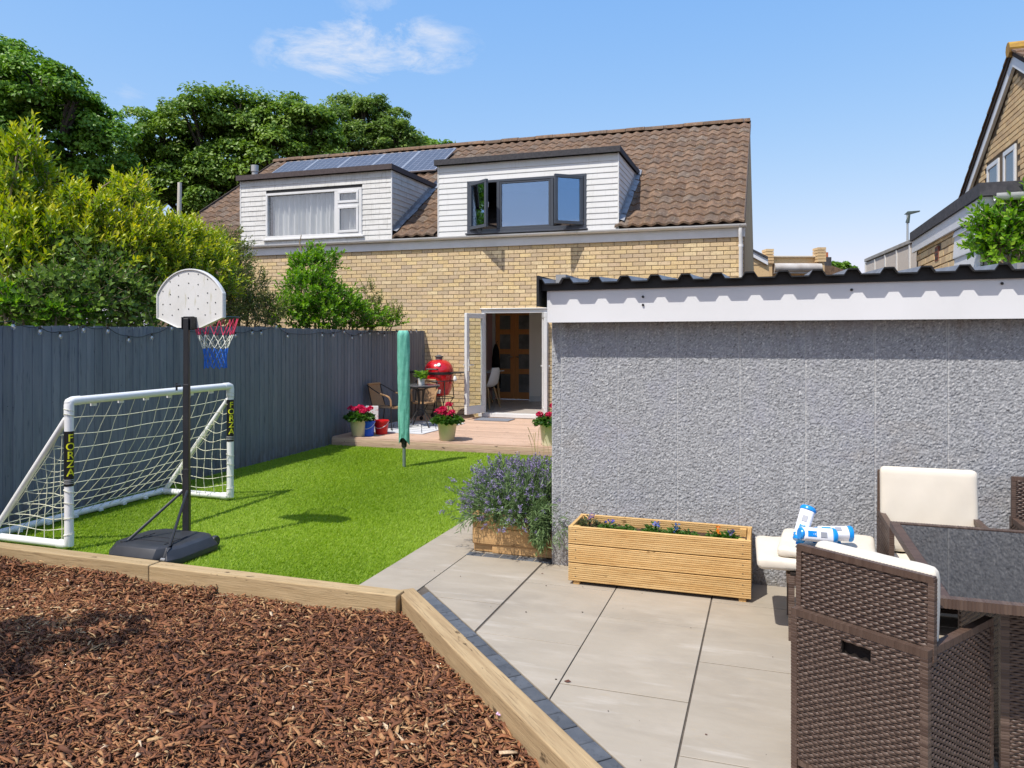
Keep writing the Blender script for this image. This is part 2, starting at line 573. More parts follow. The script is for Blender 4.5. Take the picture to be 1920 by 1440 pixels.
# it runs on beside the garage, as a narrow strip behind the lavender
lawn = lw.build("lawn", TURFB, smooth=True, kind="structure")
st = MB()
st.add([(-2.64, 6.75, -.012), (-1.5, 6.75, -.012), (-1.5, 10.32, -.012), (-2.64, 10.32, -.012)], [(0, 1, 2, 3)])
st.build("lawn_strip", TURFB, kind="structure")
TURF = leaf_mat("turf_blades", [(.16, .265, .018), (.25, .385, .026), (.335, .475, .04), (.42, .52, .09)], trans=.42, rough=.5, spec=.3)
n = 430000
pts = np.stack([rng.uniform(LX0, -1.5, n), rng.uniform(LY0, LY1, n)], 1)
pts = pts[(pts[:, 0] < LX1 - .005) | (pts[:, 1] > 6.77)]
dcam = np.hypot(pts[:, 0], pts[:, 1])
pts = pts[rng.uniform(size=len(pts)) < np.clip(1.25 - dcam / 22, .45, 1)]
n = len(pts)
wd = .0045 + .0006 * np.hypot(pts[:, 0], pts[:, 1])
a = rng.uniform(0, 2 * np.pi, n)
lean = rng.uniform(0, 2 * np.pi, n)
la = rng.uniform(.4, 1.3, n)
hgt = rng.uniform(.018, .034, n)
# the pile lies in soft drifts: its lean follows slow swirls
lean = np.where(rng.uniform(size=n) < .6, 1.2 + .9 * np.sin(pts[:, 0] * 2.1 + pts[:, 1]) + rng.normal(0, .5, n), lean)
z0 = .006 * np.sin(pts[:, 0] * 1.7 + .4) * np.cos(pts[:, 1] * 1.1) - .014
bx = np.stack([np.cos(a) * wd / 2, np.sin(a) * wd / 2], 1)
P0 = np.concatenate([pts - bx, z0[:, None]], 1)
P1 = np.concatenate([pts + bx, z0[:, None]], 1)
tip = pts + np.stack([np.cos(lean), np.sin(lean)], 1) * (hgt * np.sin(la))[:, None]
P2 = np.concatenate([tip, (z0 + hgt * np.cos(la))[:, None]], 1)
V = np.stack([P0, P1, P2], 1).reshape(-1, 3)
F = np.arange(3 * n).reshape(-1, 3)
patch = .5 + .5 * np.sin(pts[:, 0] * .9 + 2 * np.sin(pts[:, 1] * .7)) * np.sin(pts[:, 1] * 1.3 + .5) + .25 * np.sin(pts[:, 0] * 2.3 + 1.3 * np.sin(pts[:, 1] * 1.1)) + .2 * np.sin(pts[:, 1] * 3.1 + pts[:, 0])
R = np.repeat(np.clip(rng.normal(.38, .2, n) + .34 * (patch - .5), 0, 1), 3)
big("grass", V, F, R, TURF, kind="stuff")

# ------------------------------------------------------------------ patio slabs, setts
def clip(poly, nx_, ny_, c):
    """keep nx*x + ny*y >= c"""
    o = []
    for i in range(len(poly)):
        p, q = poly[i], poly[(i + 1) % len(poly)]
        dp, dq = nx_ * p[0] + ny_ * p[1] - c, nx_ * q[0] + ny_ * q[1] - c
        if dp >= 0:
            o.append(p)
        if dp * dq < 0:
            k = dp / (dp - dq)
            o.append((p[0] + (q[0] - p[0]) * k, p[1] + (q[1] - p[1]) * k))
    return o
DN = (.717, .697)                      # across the diagonal edge of the bark bed, towards the patio
D0 = DN[0] * -2.205 + DN[1] * 4.551    # its line
SLAB = M("porcelain_slab", (.39, .34, .27), (.34, .295, .232), sc=2.6, st=(1, 2.2, 1), lo=.3, hi=.7, c3=(.43, .38, .31), sc3=2.6, st3=(.8, 2.6, 1), lo3=.52, hi3=.8, rv=.05,
         rough=.55, rough2=.72, spec=.3, bump=.25, bs=30, dist=.8)
stain(SLAB, (.27, .235, .19), 1.6, (1, 1.4, 1), .52, .76, None, .6)
stain(SLAB, (.50, .455, .39), 3.2, (.45, 2.6, 1), .60, .74, None, .7)
stain(SLAB, (.20, .17, .135), 150, (1, 1, 1), .71, .77, None, .7)
stain(SLAB, (.40, .33, .235), 14, (1, 2.5, 1), .58, .75, None, .5)
GROUT = M("dark_grout", (.085, .07, .055), (.12, .10, .08), sc=30, rough=.95)
patio = thing("patio", "pale stone effect slab patio beside the grey garage wall", None, (0, 0, 0), kind="structure")
del patio["label"]
pb = MB()
base = [(-2.635, -1.5), (4.2, -1.5), (4.2, 5.6), (-1.6, 5.6), (-1.6, 6.75), (-2.635, 6.75)]
pb.prism([(x, y, -.04) for x, y in clip([(-2.2, -1.5), (4.2, -1.5), (4.2, 5.6), (-1.6, 5.6), (-1.6, 6.75), (-2.2, 6.75)], DN[0], DN[1], D0)], (0, 0, .032))
pb.prism([(-2.635, 4.465, -.04), (-2.2, 4.465, -.04), (-2.2, 6.75, -.04), (-2.635, 6.75, -.04)], (0, 0, .032))
pb.build("patio_bed", GROUT, patio)
cols = [(-2.83, 0), (-2.21, 1), (-1.588, 0), (-.968, 1), (-.345, 0), (.275, 1), (.895, 0), (1.515, 1), (2.135, 0), (2.755, 1), (3.375, 0)]
YB = [4.069, 4.536]
for ci, (x0, odd) in enumerate(cols):
    x1 = x0 + .6205
    ys = 4.069 - .935 * 6 if not odd else 4.536 - .935 * 6
    ys = (4.536 if not (ci % 2) == 0 else 4.069) - .935 * 6
    while ys < 6.7:
        gx, gy = .0036, .0042
        poly = [(x0 + gx, ys + gy), (x1 - gx, ys + gy), (x1 - gx, ys + .935 - gy), (x0 + gx, ys + .935 - gy)]
        if x1 < -2.19:
            poly = clip(poly, 0, 1, 4.467)
        else:
            poly = clip(poly, DN[0], DN[1], D0 + .108)
        if poly: poly = clip(poly, 1, 0, -2.635)
        if poly: poly = clip(poly, 0, 1, -1.5)
        if poly: poly = clip(poly, 0, -1, -6.74)
        if poly and x0 > -2.0: poly = clip(poly, 0, -1, -5.45)
        elif poly and x0 > -2.3: poly = clip(poly, -1, 0, 1.6)
        if poly and len(poly) > 2:
            m_ = MB()
            dz = random.uniform(-.0008, .0008)
            m_.prism([(x, y, -.02) for x, y in poly], (0, 0, .02 + dz), r=random.random())
            m_.build("paving_slab", SLAB, patio, bevel=.0015)
        ys += .935
SETT = M("slate_sett", (.075, .085, .10), (.11, .12, .135), sc=9, lo=.35, hi=.7, c3=(.05, .055, .065), sc3=30, rv=.25, rough=.7, bump=.5, bs=40)
dd = Vector((.697, -.717, 0))
dn = Vector((DN[0], DN[1], 0))
p0 = Vector((-2.205, 4.551, 0))
for k in range(36):
    a0, a1 = k * .138 + .004, (k + 1) * .138 - .004
    q = MB()
    A = p0 + dn * .004 + dd * a0
    B = p0 + dn * .004 + dd * a1
    w_ = dn * (.097 + random.uniform(-.004, .002))
    dz = random.uniform(-.002, .002)
    if k == 0:
        poly = [A + dd * .07, B, B + w_, A + w_ + dd * .0]
    else:
        poly = [A, B, B + w_, A + w_]
    q.prism([(p.x, p.y, -.02) for p in poly], (0, 0, .021 + dz), r=random.random())
    q.build("sett", SETT, patio, bevel=.004)
# a pair of slate strips at the foot of the lavender planter
for k in range(5):
    x = -2.22 + k * .138
    q = MB()
    q.box((x + .003, 5.47, -.02), (x + .135, 5.553, .003 + random.uniform(-.001, .001)), r=random.random())
    q.build("sett", SETT, patio, bevel=.003)

# ------------------------------------------------------------------ bark bed with sleeper edging
BARKB = M("bark_mulch_bed", (.075, .035, .018), (.035, .018, .01), sc=30, rough=.95, bump=1, bs=60, bdist=.02)
def bark_z(x, y):
    return -.115 + .022 * np.sin(x * 2.1 + .7) * np.cos(y * 2.7 + .2) + .015 * np.sin(x * 5.3 + y * 3.1) + .05 * np.exp(-((y - 4.34) / .18) ** 2) * (x < -3.6)
bb = MB()
nx, ny = 60, 50
gv = [(-6.45 + 8.05 * i / nx, -1.2 + 5.72 * j / ny) for j in range(ny + 1) for i in range(nx + 1)]
def in_bed(x, y, m=.12):
    return DN[0] * x + DN[1] * y < D0 - m + .06
keep = [(j * (nx + 1) + i, j * (nx + 1) + i + 1, (j + 1) * (nx + 1) + i + 1, (j + 1) * (nx + 1) + i) for j in range(ny) for i in range(nx) if in_bed(gv[j * (nx + 1) + i][0], gv[j * (nx + 1) + i][1])]
bb.add([(x, y, float(bark_z(x, y)) - .01) for x, y in gv], keep)
bb.build("bark_bed", BARKB, kind="structure", smooth=True)
CHIP = M("bark_chips", (.2, .1, .04), rc=None, rough=.85, spec=.25)
t = CHIP.node_tree
bsd = t.nodes["Principled BSDF"]
cc = ramp(t, attr_value(t), [(.045, .025, .019, 0), (.13, .06, .038, .18), (.235, .095, .048, .38), (.36, .148, .066, .56), (.46, .235, .105, .72), (.60, .39, .19, .86), (.80, .62, .42, 1)])
gp = node(t, "ShaderNodeNewGeometry").outputs["Position"]
cc = mix(t, maprange(t, noise(t, gp, 120, 4), .3, .7, 0, .5), cc, c4((.05, .022, .011)))
t.links.new(cc, bsd.inputs["Base Color"])
n = 88000
px_ = rng.uniform(-6.3, .9, n * 2)
py_ = rng.uniform(.6, 4.36, n * 2)
ok = (DN[0] * px_ + DN[1] * py_ < D0 - .10)
# thin out what lies well outside the view
dp_ = -SA * px_ + CA * py_
up_ = (CA * px_ + SA * py_) / np.maximum(dp_, .1)
vis = (dp_ > 2.4) & (np.abs(up_) < .8)
ok &= vis | (rng.uniform(size=2 * n) < .18)
px_, py_ = px_[ok][:n], py_[ok][:n]
n = len(px_)
Lc = np.clip(rng.lognormal(math.log(.027), .6, n), .008, .13)
slim = rng.uniform(size=n)
Wc = np.clip(Lc * np.where(slim < .55, rng.uniform(.06, .16, n), rng.uniform(.2, .55, n)), .0022, .019)
Tc = rng.uniform(.0015, .005, n)
th = rng.normal(-.35, .9, n)
tilt = rng.normal(0, .28, n)
roll = rng.normal(0, .5, n)
bend = rng.normal(0, .12, n)
X = np.stack([np.cos(th) * np.cos(tilt), np.sin(th) * np.cos(tilt), np.sin(tilt)], 1)
Y = unit(np.cross(np.array([[0, 0, 1.]]), X))
Z = np.cross(X, Y)
Y2 = Y * np.cos(roll)[:, None] + Z * np.sin(roll)[:, None]
Z2 = np.cross(X, Y2)
cz = bark_z(px_, py_) + rng.uniform(.0, .034, n)
Cc = np.stack([px_, py_, cz], 1)
ring = []
ta, tb_ = rng.uniform(.15, 1.0, n), rng.uniform(.15, .9, n)
for sx, tw in ((-1, ta), (0., np.ones(n)), (1, tb_)):
    for (sy, sz) in ((-1, -1), (1, -1), (1, 1), (-1, 1)):
        ring.append(Cc + X * (Lc * .5 * sx)[:, None] + Y2 * (Wc * .5 * sy * tw)[:, None] + Z2 * (Tc * .5 * sz + (bend * Lc if sx == 0 else 0))[:, None])
V = np.stack(ring, 1).reshape(-1, 3)
fb = []
for k in (0, 4):
    for j in range(4):
        fb.append([k + j, k + (j + 1) % 4, k + 4 + (j + 1) % 4, k + 4 + j])
fb += [[3, 2, 1, 0], [8, 9, 10, 11]]
F = (np.arange(n)[:, None, None] * 12 + np.array(fb)[None]).reshape(-1, 4)
dry = np.clip((cz - bark_z(px_, py_)) / .034, 0, 1)  # chips lying higher in the layer get a lighter tone
damp = .10 * np.sin(px_ * 2.7 + 1.5 * np.sin(py_ * 1.9)) * np.sin(py_ * 3.3 + px_)
rr = np.clip(rng.beta(1.5, 1.9, n) * .80 + .24 * dry * rng.uniform(.2, 1, n) + damp, 0, 1)
big("bark_chippings", V, F, np.repeat(rr, 12), CHIP, kind="stuff")

def sleeper(x0, x1, label, dz=0):
    t_ = MB()
    k = 14
    t_.box((x0, 4.345, -.16), (x1, 4.463, .045 + dz), r=random.random())
    o = t_.build("garden_sleeper", SLEEPER_X, None, bevel=.007, seg=2, loc=((x0 + x1) / 2, 4.5, -.16))
    return tag(o, label, "sleeper", "timber sleepers edging the bark bed")
sleeper(-6.4, -4.206, "pale timber sleeper between the goal's near post and the bark bed", .004)
sleeper(-4.2, -2.235, "weathered timber sleeper from the hoop base to the bed's corner", 0)
ds = MB()
A = p0 - dd * .02
B = p0 + dd * 4.4
m0 = -dn * .118
ds.prism([(q.x, q.y, -.16) for q in (A, B, B + m0, A + m0)], (0, 0, .190), r=.4)
o = ds.build("garden_sleeper", SLEEPER_D, None, bevel=.007, seg=2, loc=(-1.2, 3.3, -.16))
tag(o, "long diagonal timber sleeper alongside the dark slate setts", "sleeper", "timber sleepers edging the bark bed")
# ------------------------------------------------------------------ the semi-detached house
HY = 13.7                              # rear wall face
HX0, HX1 = -13.13, -.40
EY, EZ, SL = 13.45, 3.58, .6295        # eaves line and roof slope
RY, RZ = 18.2, 6.57                    # ridge
def zr(y):
    return EZ + SL * (y - EY)
SLOPE = math.atan(SL)
house = thing("semi_detached_house", "buff brick house with brown tiled roof and two white flat-roofed dormers", "house", (-6.7, HY, 0))
DX0, DX1, DZ1 = -5.22, -3.89, 2.18     # french door opening
w = MB()
w.box((HX0, HY + .008, -.1), (DX0, HY + .27, 3.42))
KX0, KX1, KZ0, KZ1 = -3.62, -1.50, .80, 2.0      # unseen window added behind the garage to brighten the room
w.box((DX1, HY + .008, -.1), (KX0, HY + .27, 3.42))
w.box((KX1, HY + .008, -.1), (HX1, HY + .27, 3.42))
w.box((KX0, HY + .008, -.1), (KX1, HY + .27, KZ0))
w.box((KX0, HY + .008, KZ1), (KX1, HY + .27, 3.42))
w.box((DX0, HY + .008, DZ1), (DX1, HY + .27, 3.42))
w.box((DX0, HY + .008, -.1), (DX1, HY + .27, .14))
wall = w.build("rear_wall", MORTAR, house)
BRICKFLAT = M("buff_brick_far", (.46, .33, .17), (.36, .25, .13), sc=9, rough=.9)
w = MB()
for x in (HX0, HX1 - .26):
    w.prism([(x, HY + .275, -.1), (x, 22.9, -.1), (x, 22.9, 3.4), (x, RY, RZ - .12), (x, HY + .275, 3.4)], (.26, 0, 0))
w.build("gable_wall", BRICKFLAT, house)
# bricks: stretcher bond, each brick 3-4 mm uneven
cells = []
row = 0
z = .0
while z < 3.36:
    x = HX1 - .002 - (.1125 if row % 2 else 0)
    if row % 2:
        cells.append((x + .005, HX1 - .002, z, False))
    while x > -11.2:
        a_, b_ = x - .225 + .005, x - .005
        if KZ0 - .07 < z < KZ1 and b_ > KX0 and a_ < KX1:
            if a_ < KX0 - .03: cells.append((a_, KX0, z, False))
            if b_ > KX1 + .03: cells.append((KX1, b_, z, False))
        elif z + .065 > DZ1 + .02 or b_ < DX0 or a_ > DX1:
            cells.append((a_, b_, z, True))
        else:
            if a_ < DX0 - .03: cells.append((a_, DX0, z, False))
            if b_ > DX1 + .03: cells.append((DX1, b_, z, False))
        x -= .225
    z += .075
    row += 1
def seen(x, z):
    d = -SA * x + CA * HY
    px = 960 + 1431 * (CA * x + SA * HY) / d
    py = 627 - 1431 * (z - 1.7) / d
    if px > 1020: return py < 520
    if px < 640: return False
    if px < 795: return py < 560 and px > 680
    return py < 790 and not (870 < px < 910 and py > 580)
full = sorted([c_ for c_ in cells if c_[3] and seen(c_[1] - .1, c_[2])], key=lambda c_: (c_[0] ** 2 + (c_[2] - 1.7) ** 2))
single = set((c_[0], c_[2]) for c_ in full[:298])
def brick_box(mb, a_, b_, z, y):
    mb.box((a_, y, z + .005), (b_, HY + .04, z + .070))
proto = []
for k in range(3):
    q = MB()
    q.box((-.1075, -.002 + .0015 * k, .005), (.1075, .04, .070), r=0)
    proto.append(q.mesh("brick", BRICK, bevel=.003))
rest = MB()
for (a_, b_, z, f_) in cells:
    if (a_, z) in single:
        o = link("brick", random.choice(proto), wall)
        o.location = Vector(((a_ + b_) / 2, HY, z)) - Vector(house.location)
    else:
        brick_box(rest, a_, b_, z, HY + random.uniform(-.002, .002))
rest.build("brickwork", BRICK, wall, kind="stuff")

# fascia, gutter, soffit, downpipe
q = MB()
q.box((HX0, HY - .036, 3.375), (HX1 + .02, HY - .012, 3.60))
q.box((HX0, HY - .012, 3.375), (HX1 + .02, HY + .006, 3.395))
q.build("fascia_board", WHITE, house, bevel=.003)
GUT = M("white_gutter", (.80, .80, .79), (.62, .62, .58), sc=4, st=(.6, 3, 3), lo=.5, hi=.8, rough=.35)
GYC, GZC = HY - .092, 3.588
prof = [(.054 * math.cos(a), .054 * math.sin(a)) for a in [math.pi + math.pi * i / 8 for i in range(9)]] + [(.05 * math.cos(a), .05 * math.sin(a)) for a in [2 * math.pi - math.pi * i / 8 for i in range(9)]]
q = MB()
def gx(y): return 3.545
q.prism([(HX0 - .02, GYC + py, GZC + pz) for py, pz in prof], (HX1 - HX0 + .06, 0, 0))
gut = q.build("gutter", GUT, house, smooth=True, sharp=.9)
x = HX0 + .3
while x < HX1:
    q = MB()
    q.prism([(x, GYC + py * 1.09, GZC + pz * 1.09) for py, pz in prof], (.028, 0, 0))
    q.build("gutter_bracket", WHITE, gut, smooth=True, sharp=.9)
    x += .95
q = MB()
q.tube([(-.455, GYC, 3.52), (-.455, GYC, 3.40), (-.45, HY - .055, 3.30), (-.45, HY - .05, .0)], .034, 12)
for zz in (3.2, 2.55, 1.2):
    q.tube([(-.45, HY - .05, zz), (-.45, HY - .05, zz + .04)], .042, 12)
q.build("downpipe", WHITE, house, smooth=True)

# roof deck and pantiles
ROOFD = M("roof_underlay", (.05, .035, .028), rough=.95)
q = MB()
q.prism([(HX0, HY - .09, zr(HY - .09) - .05), (HX0, RY, RZ - .05), (HX0, 22.95, EZ - .05), (HX0, 22.95, EZ - .15), (HX0, RY, RZ - .17), (HX0, HY - .09, zr(HY - .09) - .12)], (HX1 - HX0, 0, 0))
roof = q.build("roof", ROOFD, house)
TP, TG = .222, .312
LD = dict(x0=-10.70, x1=-7.09)
RDm = dict(x0=-6.09, x1=-2.556)
def tile_mesh(mb, c, r=None):
    """double-curved pantile: pan, roll and a thick lower edge"""
    nx_ = 9
    uy, uz = math.cos(SLOPE - .075), math.sin(SLOPE - .075)
    lift = .036
    top, bot, low = [], [], []
    for i in range(nx_):
        s = i / (nx_ - 1)
        hgt = .034 * (math.sin(2 * math.pi * (s - .18)) * .5 + .5) ** 1.2
        x = (s - .5) * (TP + .012)
        for L, lst in ((0, top), (.345, bot)):
            yy, zz = L * uy, L * uz
            lst.append((c[0] + x, c[1] + yy - uz * 0 - SL * hgt * .8, c[2] + zz + hgt + lift))
        low.append((top[-1][0], top[-1][1] + .006, top[-1][2] - .036))
    V = top + bot + low
    F = [(i, i + 1, nx_ + i + 1, nx_ + i) for i in range(nx_ - 1)] + [(2 * nx_ + i, 2 * nx_ + i + 1, i + 1, i) for i in range(nx_ - 1)]
    mb.add(V, F, r)
tl = []
ncol = int((HX1 - HX0) / TP)
for rw in range(18 - 1):
    y = HY - .160 + rw * TG * math.cos(SLOPE)
    zz = zr(y + .0) - .03
    for k in range(ncol + 1):
        x = HX1 + .01 - TP / 2 - k * TP
        if x < HX0: continue
        yend = y + .28
        if any(d_["x0"] - .02 < x < d_["x1"] + .05 for d_ in (LD, RDm)) and yend < 15.6: continue
        tl.append((x + random.uniform(-.003, .003), y + random.uniform(-.006, .006), zz + random.uniform(-.002, .003)))
def tile_seen(c):
    return c[0] > -7 or c[1] > 16.5
tl.sort(key=lambda c: (0 if tile_seen(c) else 1, c[0] ** 2 + c[1] ** 2 + (c[2] - 1.7) ** 2))
q = MB()
tile_mesh(q, (0, 0, 0), 0)
tmesh = q.mesh("roof_tile", TILE, smooth=True, sharp=.7)
for c in tl[:298]:
    o = link("roof_tile", tmesh, roof)
    o.location = Vector(c) - Vector(house.location)
    o.rotation_euler = (random.uniform(-.012, .012), random.uniform(-.012, .012), random.uniform(-.012, .012))
q = MB()
for c in tl[298:]:
    tile_mesh(q, c)
q.build("roof_tiling", TILE, roof, smooth=True, sharp=.7, kind="stuff")
k = 0
x = HX0
while x < HX1 - .05:
    x1 = min(x + .45, HX1 + .01)
    q = MB()
    pr = [(.135 * math.cos(a), .105 * math.sin(a)) for a in [math.pi * i / 7 for i in range(8)]]
    dz = random.uniform(-.008, .008)
    q.prism([(x + .004, RY + p, RZ - .045 + dz + r_) for p, r_ in pr], (x1 - x - .008, 0, 0))
    q.build("ridge_tile", TILE, roof, smooth=True, sharp=.7)
    x = x1
    k += 1
VERGE = M("verge_mortar", (.08, .06, .05), (.12, .09, .07), sc=20, rough=.95)
for x in (HX0 - .02, HX1 - .0):
    q = MB()
    q.prism([(x, HY - .12, zr(HY - .12) - .10), (x, RY, RZ - .14), (x, RY, RZ + .0), (x, HY - .12, zr(HY - .12) + .03)], (.02, 0, 0))
    q.build("verge_board", VERGE, roof)
q = MB()
q.tube([(-12.45, 16.4, 5.4), (-12.45, 16.4, 5.86)], .075, 12)
q.tube([(-12.45, 16.4, 5.86), (-12.45, 16.4, 6.02)], .095, 12)
q.build("flue_pipe", M("flue_metal", (.45, .45, .44), rough=.5, metal=.4), house, smooth=True)

# dormers
def dormer(x0, x1, zt, win, fm, cm, bands):
    """win = (xa, xb, za, zb) opening; boards lapped round it; returns the dormer part"""
    ym, yb = HY - .1, 13.45 + (zt - EZ) / SL
    xa, xb, za, zb = win
    q = MB()
    q.box((x0 + .02, ym + .012, 3.54), (xa, ym + .11, zt - .0))
    q.box((xb, ym + .012, 3.54), (x1 - .02, ym + .11, zt - .0))
    q.box((xa, ym + .012, zb), (xb, ym + .11, zt))
    q.box((xa, ym + .012, 3.54), (xb, ym + .11, za))
    for xx in (x0 + .02, x1 - .05):
        q.prism([(xx, ym + .11, 3.54), (xx, ym + .11, zt), (xx, yb, zt), (xx, ym + .12, zr(ym + .12) - .1)], (.03, 0, 0))
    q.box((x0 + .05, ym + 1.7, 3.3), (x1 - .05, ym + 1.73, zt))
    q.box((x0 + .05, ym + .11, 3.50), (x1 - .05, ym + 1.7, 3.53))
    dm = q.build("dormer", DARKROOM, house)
    q = MB()
    q.box((x0 - .045, ym - .09, zt + .002), (x1 + .045, yb + .12, zt + .018))
    q.box((x0 - .05, ym - .10, zt - .055), (x1 + .05, ym - .085, zt + .05))
    for xx in (x0 - .05, x1 + .035):
        q.prism([(xx, ym - .085, zt - .055), (xx, ym - .085, zt + .05), (xx, yb + .1, zt + .04), (xx, yb - .02, zt - .055)], (.015, 0, 0))
    q.build("dormer_roof", fm, dm)
    # cladding
    h = bands
    z = 3.585
    while z < zt - .06:
        z1 = min(z + h, zt - .056)
        spans = []
        if z1 <= za + .005 or z >= zb - .005:
            spans = [(x0 + .012, x1 - .012)]
        else:
            spans = [(x0 + .012, xa - .0), (xb + .0, x1 - .012)]
        for (sa, sb) in spans:
            q = MB()
            q.prism([(sa, ym + .011, z + .001), (sa, ym - .010, z + .001), (sa, ym - .010, z + .012), (sa, ym + .0, z1), (sa, ym + .011, z1)], (sb - sa, 0, 0))
            q.build("cladding_board", cm, dm)
        # right cheek board follows the slope of the tiles
        def yroof(zz): return EY + (zz - EZ) / SL
        ya, yb2 = yroof(z) + .02, yroof(z1) + .02
        if ya > ym + .05:
            q = MB()
            xx = x1 - .019
            lo = [(xx, ym + .012, z + .001), (xx, ya, z + .001), (xx, yb2, z1), (xx, ym + .012, z1)]
            q.prism(lo, (.016, 0, 0))
            q.prism([(xx + .016, ym + .012, z + .001), (xx + .016, ya, z + .001), (xx + .016, ya + .02, z + .014), (xx + .016, ym + .012, z + .014)], (.01, 0, 0))
            q.build("cladding_board", cm, dm)
        z += h
    q = MB()
    q.box((x1 - .011, ym - .014, 3.585), (x1 + .012, ym + .011, zt - .056))
    q.build("corner_trim", WHITE, dm)
    q = MB()
    q.box((x0 - .012, ym - .014, 3.585), (x0 + .011, ym + .011, zt - .056))
    q.build("corner_trim", WHITE, dm)
    # stepped lead where cheek meets tiles
    q = MB()
    nseg = 9
    for k in range(nseg):
        y0_, y1_ = ym + .02 + (yb - ym) * k / nseg, ym + .02 + (yb - ym) * (k + 1) / nseg
        wz = .05 + random.uniform(-.01, .012)
        q.add([(x1 + .011, y0_, zr(y0_) + .085), (x1 + .011, y1_ + .02, zr(y1_) + .085), (x1 + .09 + random.uniform(-.012, .02), y1_ + .02, zr(y1_) + wz), (x1 + .10, y0_, zr(y0_) + wz),
               (x1 + .006, y0_, zr(y0_) + .16), (x1 + .006, y1_, zr(y1_) + .16)], [(0, 1, 2, 3), (4, 5, 1, 0)])
    q.build("flashing", LEAD, dm)
    return dm
WZ0, WZ1 = 3.635, 4.63
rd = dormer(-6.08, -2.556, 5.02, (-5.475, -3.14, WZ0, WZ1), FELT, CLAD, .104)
ld = dormer(-10.68, -7.09, 5.02, (-10.04, -7.75, 3.70, 4.66), FELT2, CLAD_OLD, .104)

# right dormer window: anthracite, centre fixed, both casements open
wy = HY - .1
win = MB()
win.frame((-5.475, wy - .018, WZ0), (1, 0, 0), 2.335, WZ1 - WZ0, .055, .075, bars=(.05, .05, .065, .05))
for xm in (-4.843, -3.79):
    win.box((xm - .03, wy - .018, WZ0 + .065), (xm + .03, wy + .057, WZ1 - .05))
win.box((-5.50, wy - .06, WZ0 - .03), (-3.115, wy + .03, WZ0 - .001))
wo = win.build("window", ANTH, house, bevel=.004)
q = MB()
q.frame((-4.812, wy - .010, WZ0 + .066), (1, 0, 0), .99, WZ1 - WZ0 - .117, .035, .05)
q.build("sash", ANTH, wo, bevel=.004)
def pane(O, ux, w_, h_, name="pane", mat=GLASS, par=None, t_=.008):
    O, ux = V3(O), V3(ux).normalized()
    nn = ux.cross(Vector((0, 0, 1)))
    m_ = MB()
    m_.obox(O + ux * w_ / 2 + Vector((0, 0, h_ / 2)), ux * w_ / 2, nn * t_ / 2, Vector((0, 0, h_ / 2)))
    return m_.build(name, mat, par)
pane((-4.776, wy + .012, WZ0 + .102), (1, 0, 0), .918, WZ1 - WZ0 - .19, par=wo, mat=GLASS2)
for (hx, ux, flip) in ((-5.425, Vector((.82, -.573, 0)), 1), (-3.19, Vector((-.787, -.617, 0)), -1)):
    w_, h_ = .56, WZ1 - WZ0 - .10
    if flip == 1:
        O, U = Vector((hx, wy - .03, WZ0 + .06)), ux.normalized()
    else:
        U = -ux.normalized()
        O = Vector((hx, wy - .03, WZ0 + .06)) + ux.normalized() * w_
    q = MB()
    q.frame(O, U, w_, h_, .06, .055)
    ca = q.build("casement", ANTH, wo, bevel=.005)
    nn = U.cross(Vector((0, 0, 1)))
    pane(O + U * .058 + Vector((0, 0, .058)) - nn * .028, U, w_ - .116, h_ - .116, par=wo, mat=GLASS2)
    q = MB()
    hp = O + (U * (w_ - .03) if flip == 1 else U * .03) + Vector((0, 0, .42)) - nn * .065
    q.obox(hp, U * .012, nn * .012, Vector((0, 0, .05)))
    q.build("window_handle", WHITE, ca)
    q = MB()
    q.beam(O + U * w_ * .5 + Vector((0, 0, .005)), (hx + (.25 if flip == 1 else -.25), wy - .01, WZ0 + .066), .018, .012)
    q.build("window_stay", ANTH, ca)
# left dormer window: white with drawn nets
q = MB()
q.frame((-10.04, wy - .025, 3.70), (1, 0, 0), 2.29, .96, .055, .085, bars=(.05, .07, .06, .05))
q.box((-8.38, wy - .025, 3.76), (-8.30, wy + .06, 4.61))
q.box((-8.30, wy - .025, 4.30), (-7.82, wy + .06, 4.36))
q.box((-10.09, wy - .06, 3.665), (-7.70, wy + .03, 3.699))
wl = q.build("window", WHITE, house, bevel=.005)
q = MB()
q.frame((-8.298, wy - .040, 4.362), (1, 0, 0), .476, .246, .05, .05)
q.frame((-8.298, wy - .040, 3.762), (1, 0, 0), .476, .536, .05, .05)
q.build("sash", WHITE, wl, bevel=.005)
pane((-9.99, wy + .03, 3.76), (1, 0, 0), 1.61, .85, par=wl)
pane((-8.248, wy - .01, 4.412), (1, 0, 0), .376, .146, par=wl)
pane((-8.248, wy - .01, 3.812), (1, 0, 0), .376, .436, par=wl)
q = MB()
nn_ = 150
V, F = [], []
for i in range(nn_ + 1):
    x = -9.97 + 2.16 * i / nn_
    dep = .045 * math.sin(i * .82 + 1.4 * math.sin(i * .13)) + .02 * math.sin(i * .37)
    V += [(x, wy + .15 + dep, 3.72), (x + .01 * math.sin(i * .2), wy + .15 + dep * .6, 4.64)]
for i in range(nn_):
    F.append((2 * i, 2 * i + 2, 2 * i + 3, 2 * i + 1))
q.add(V, F)
q.build("curtain", CURTAIN, wl, smooth=True)

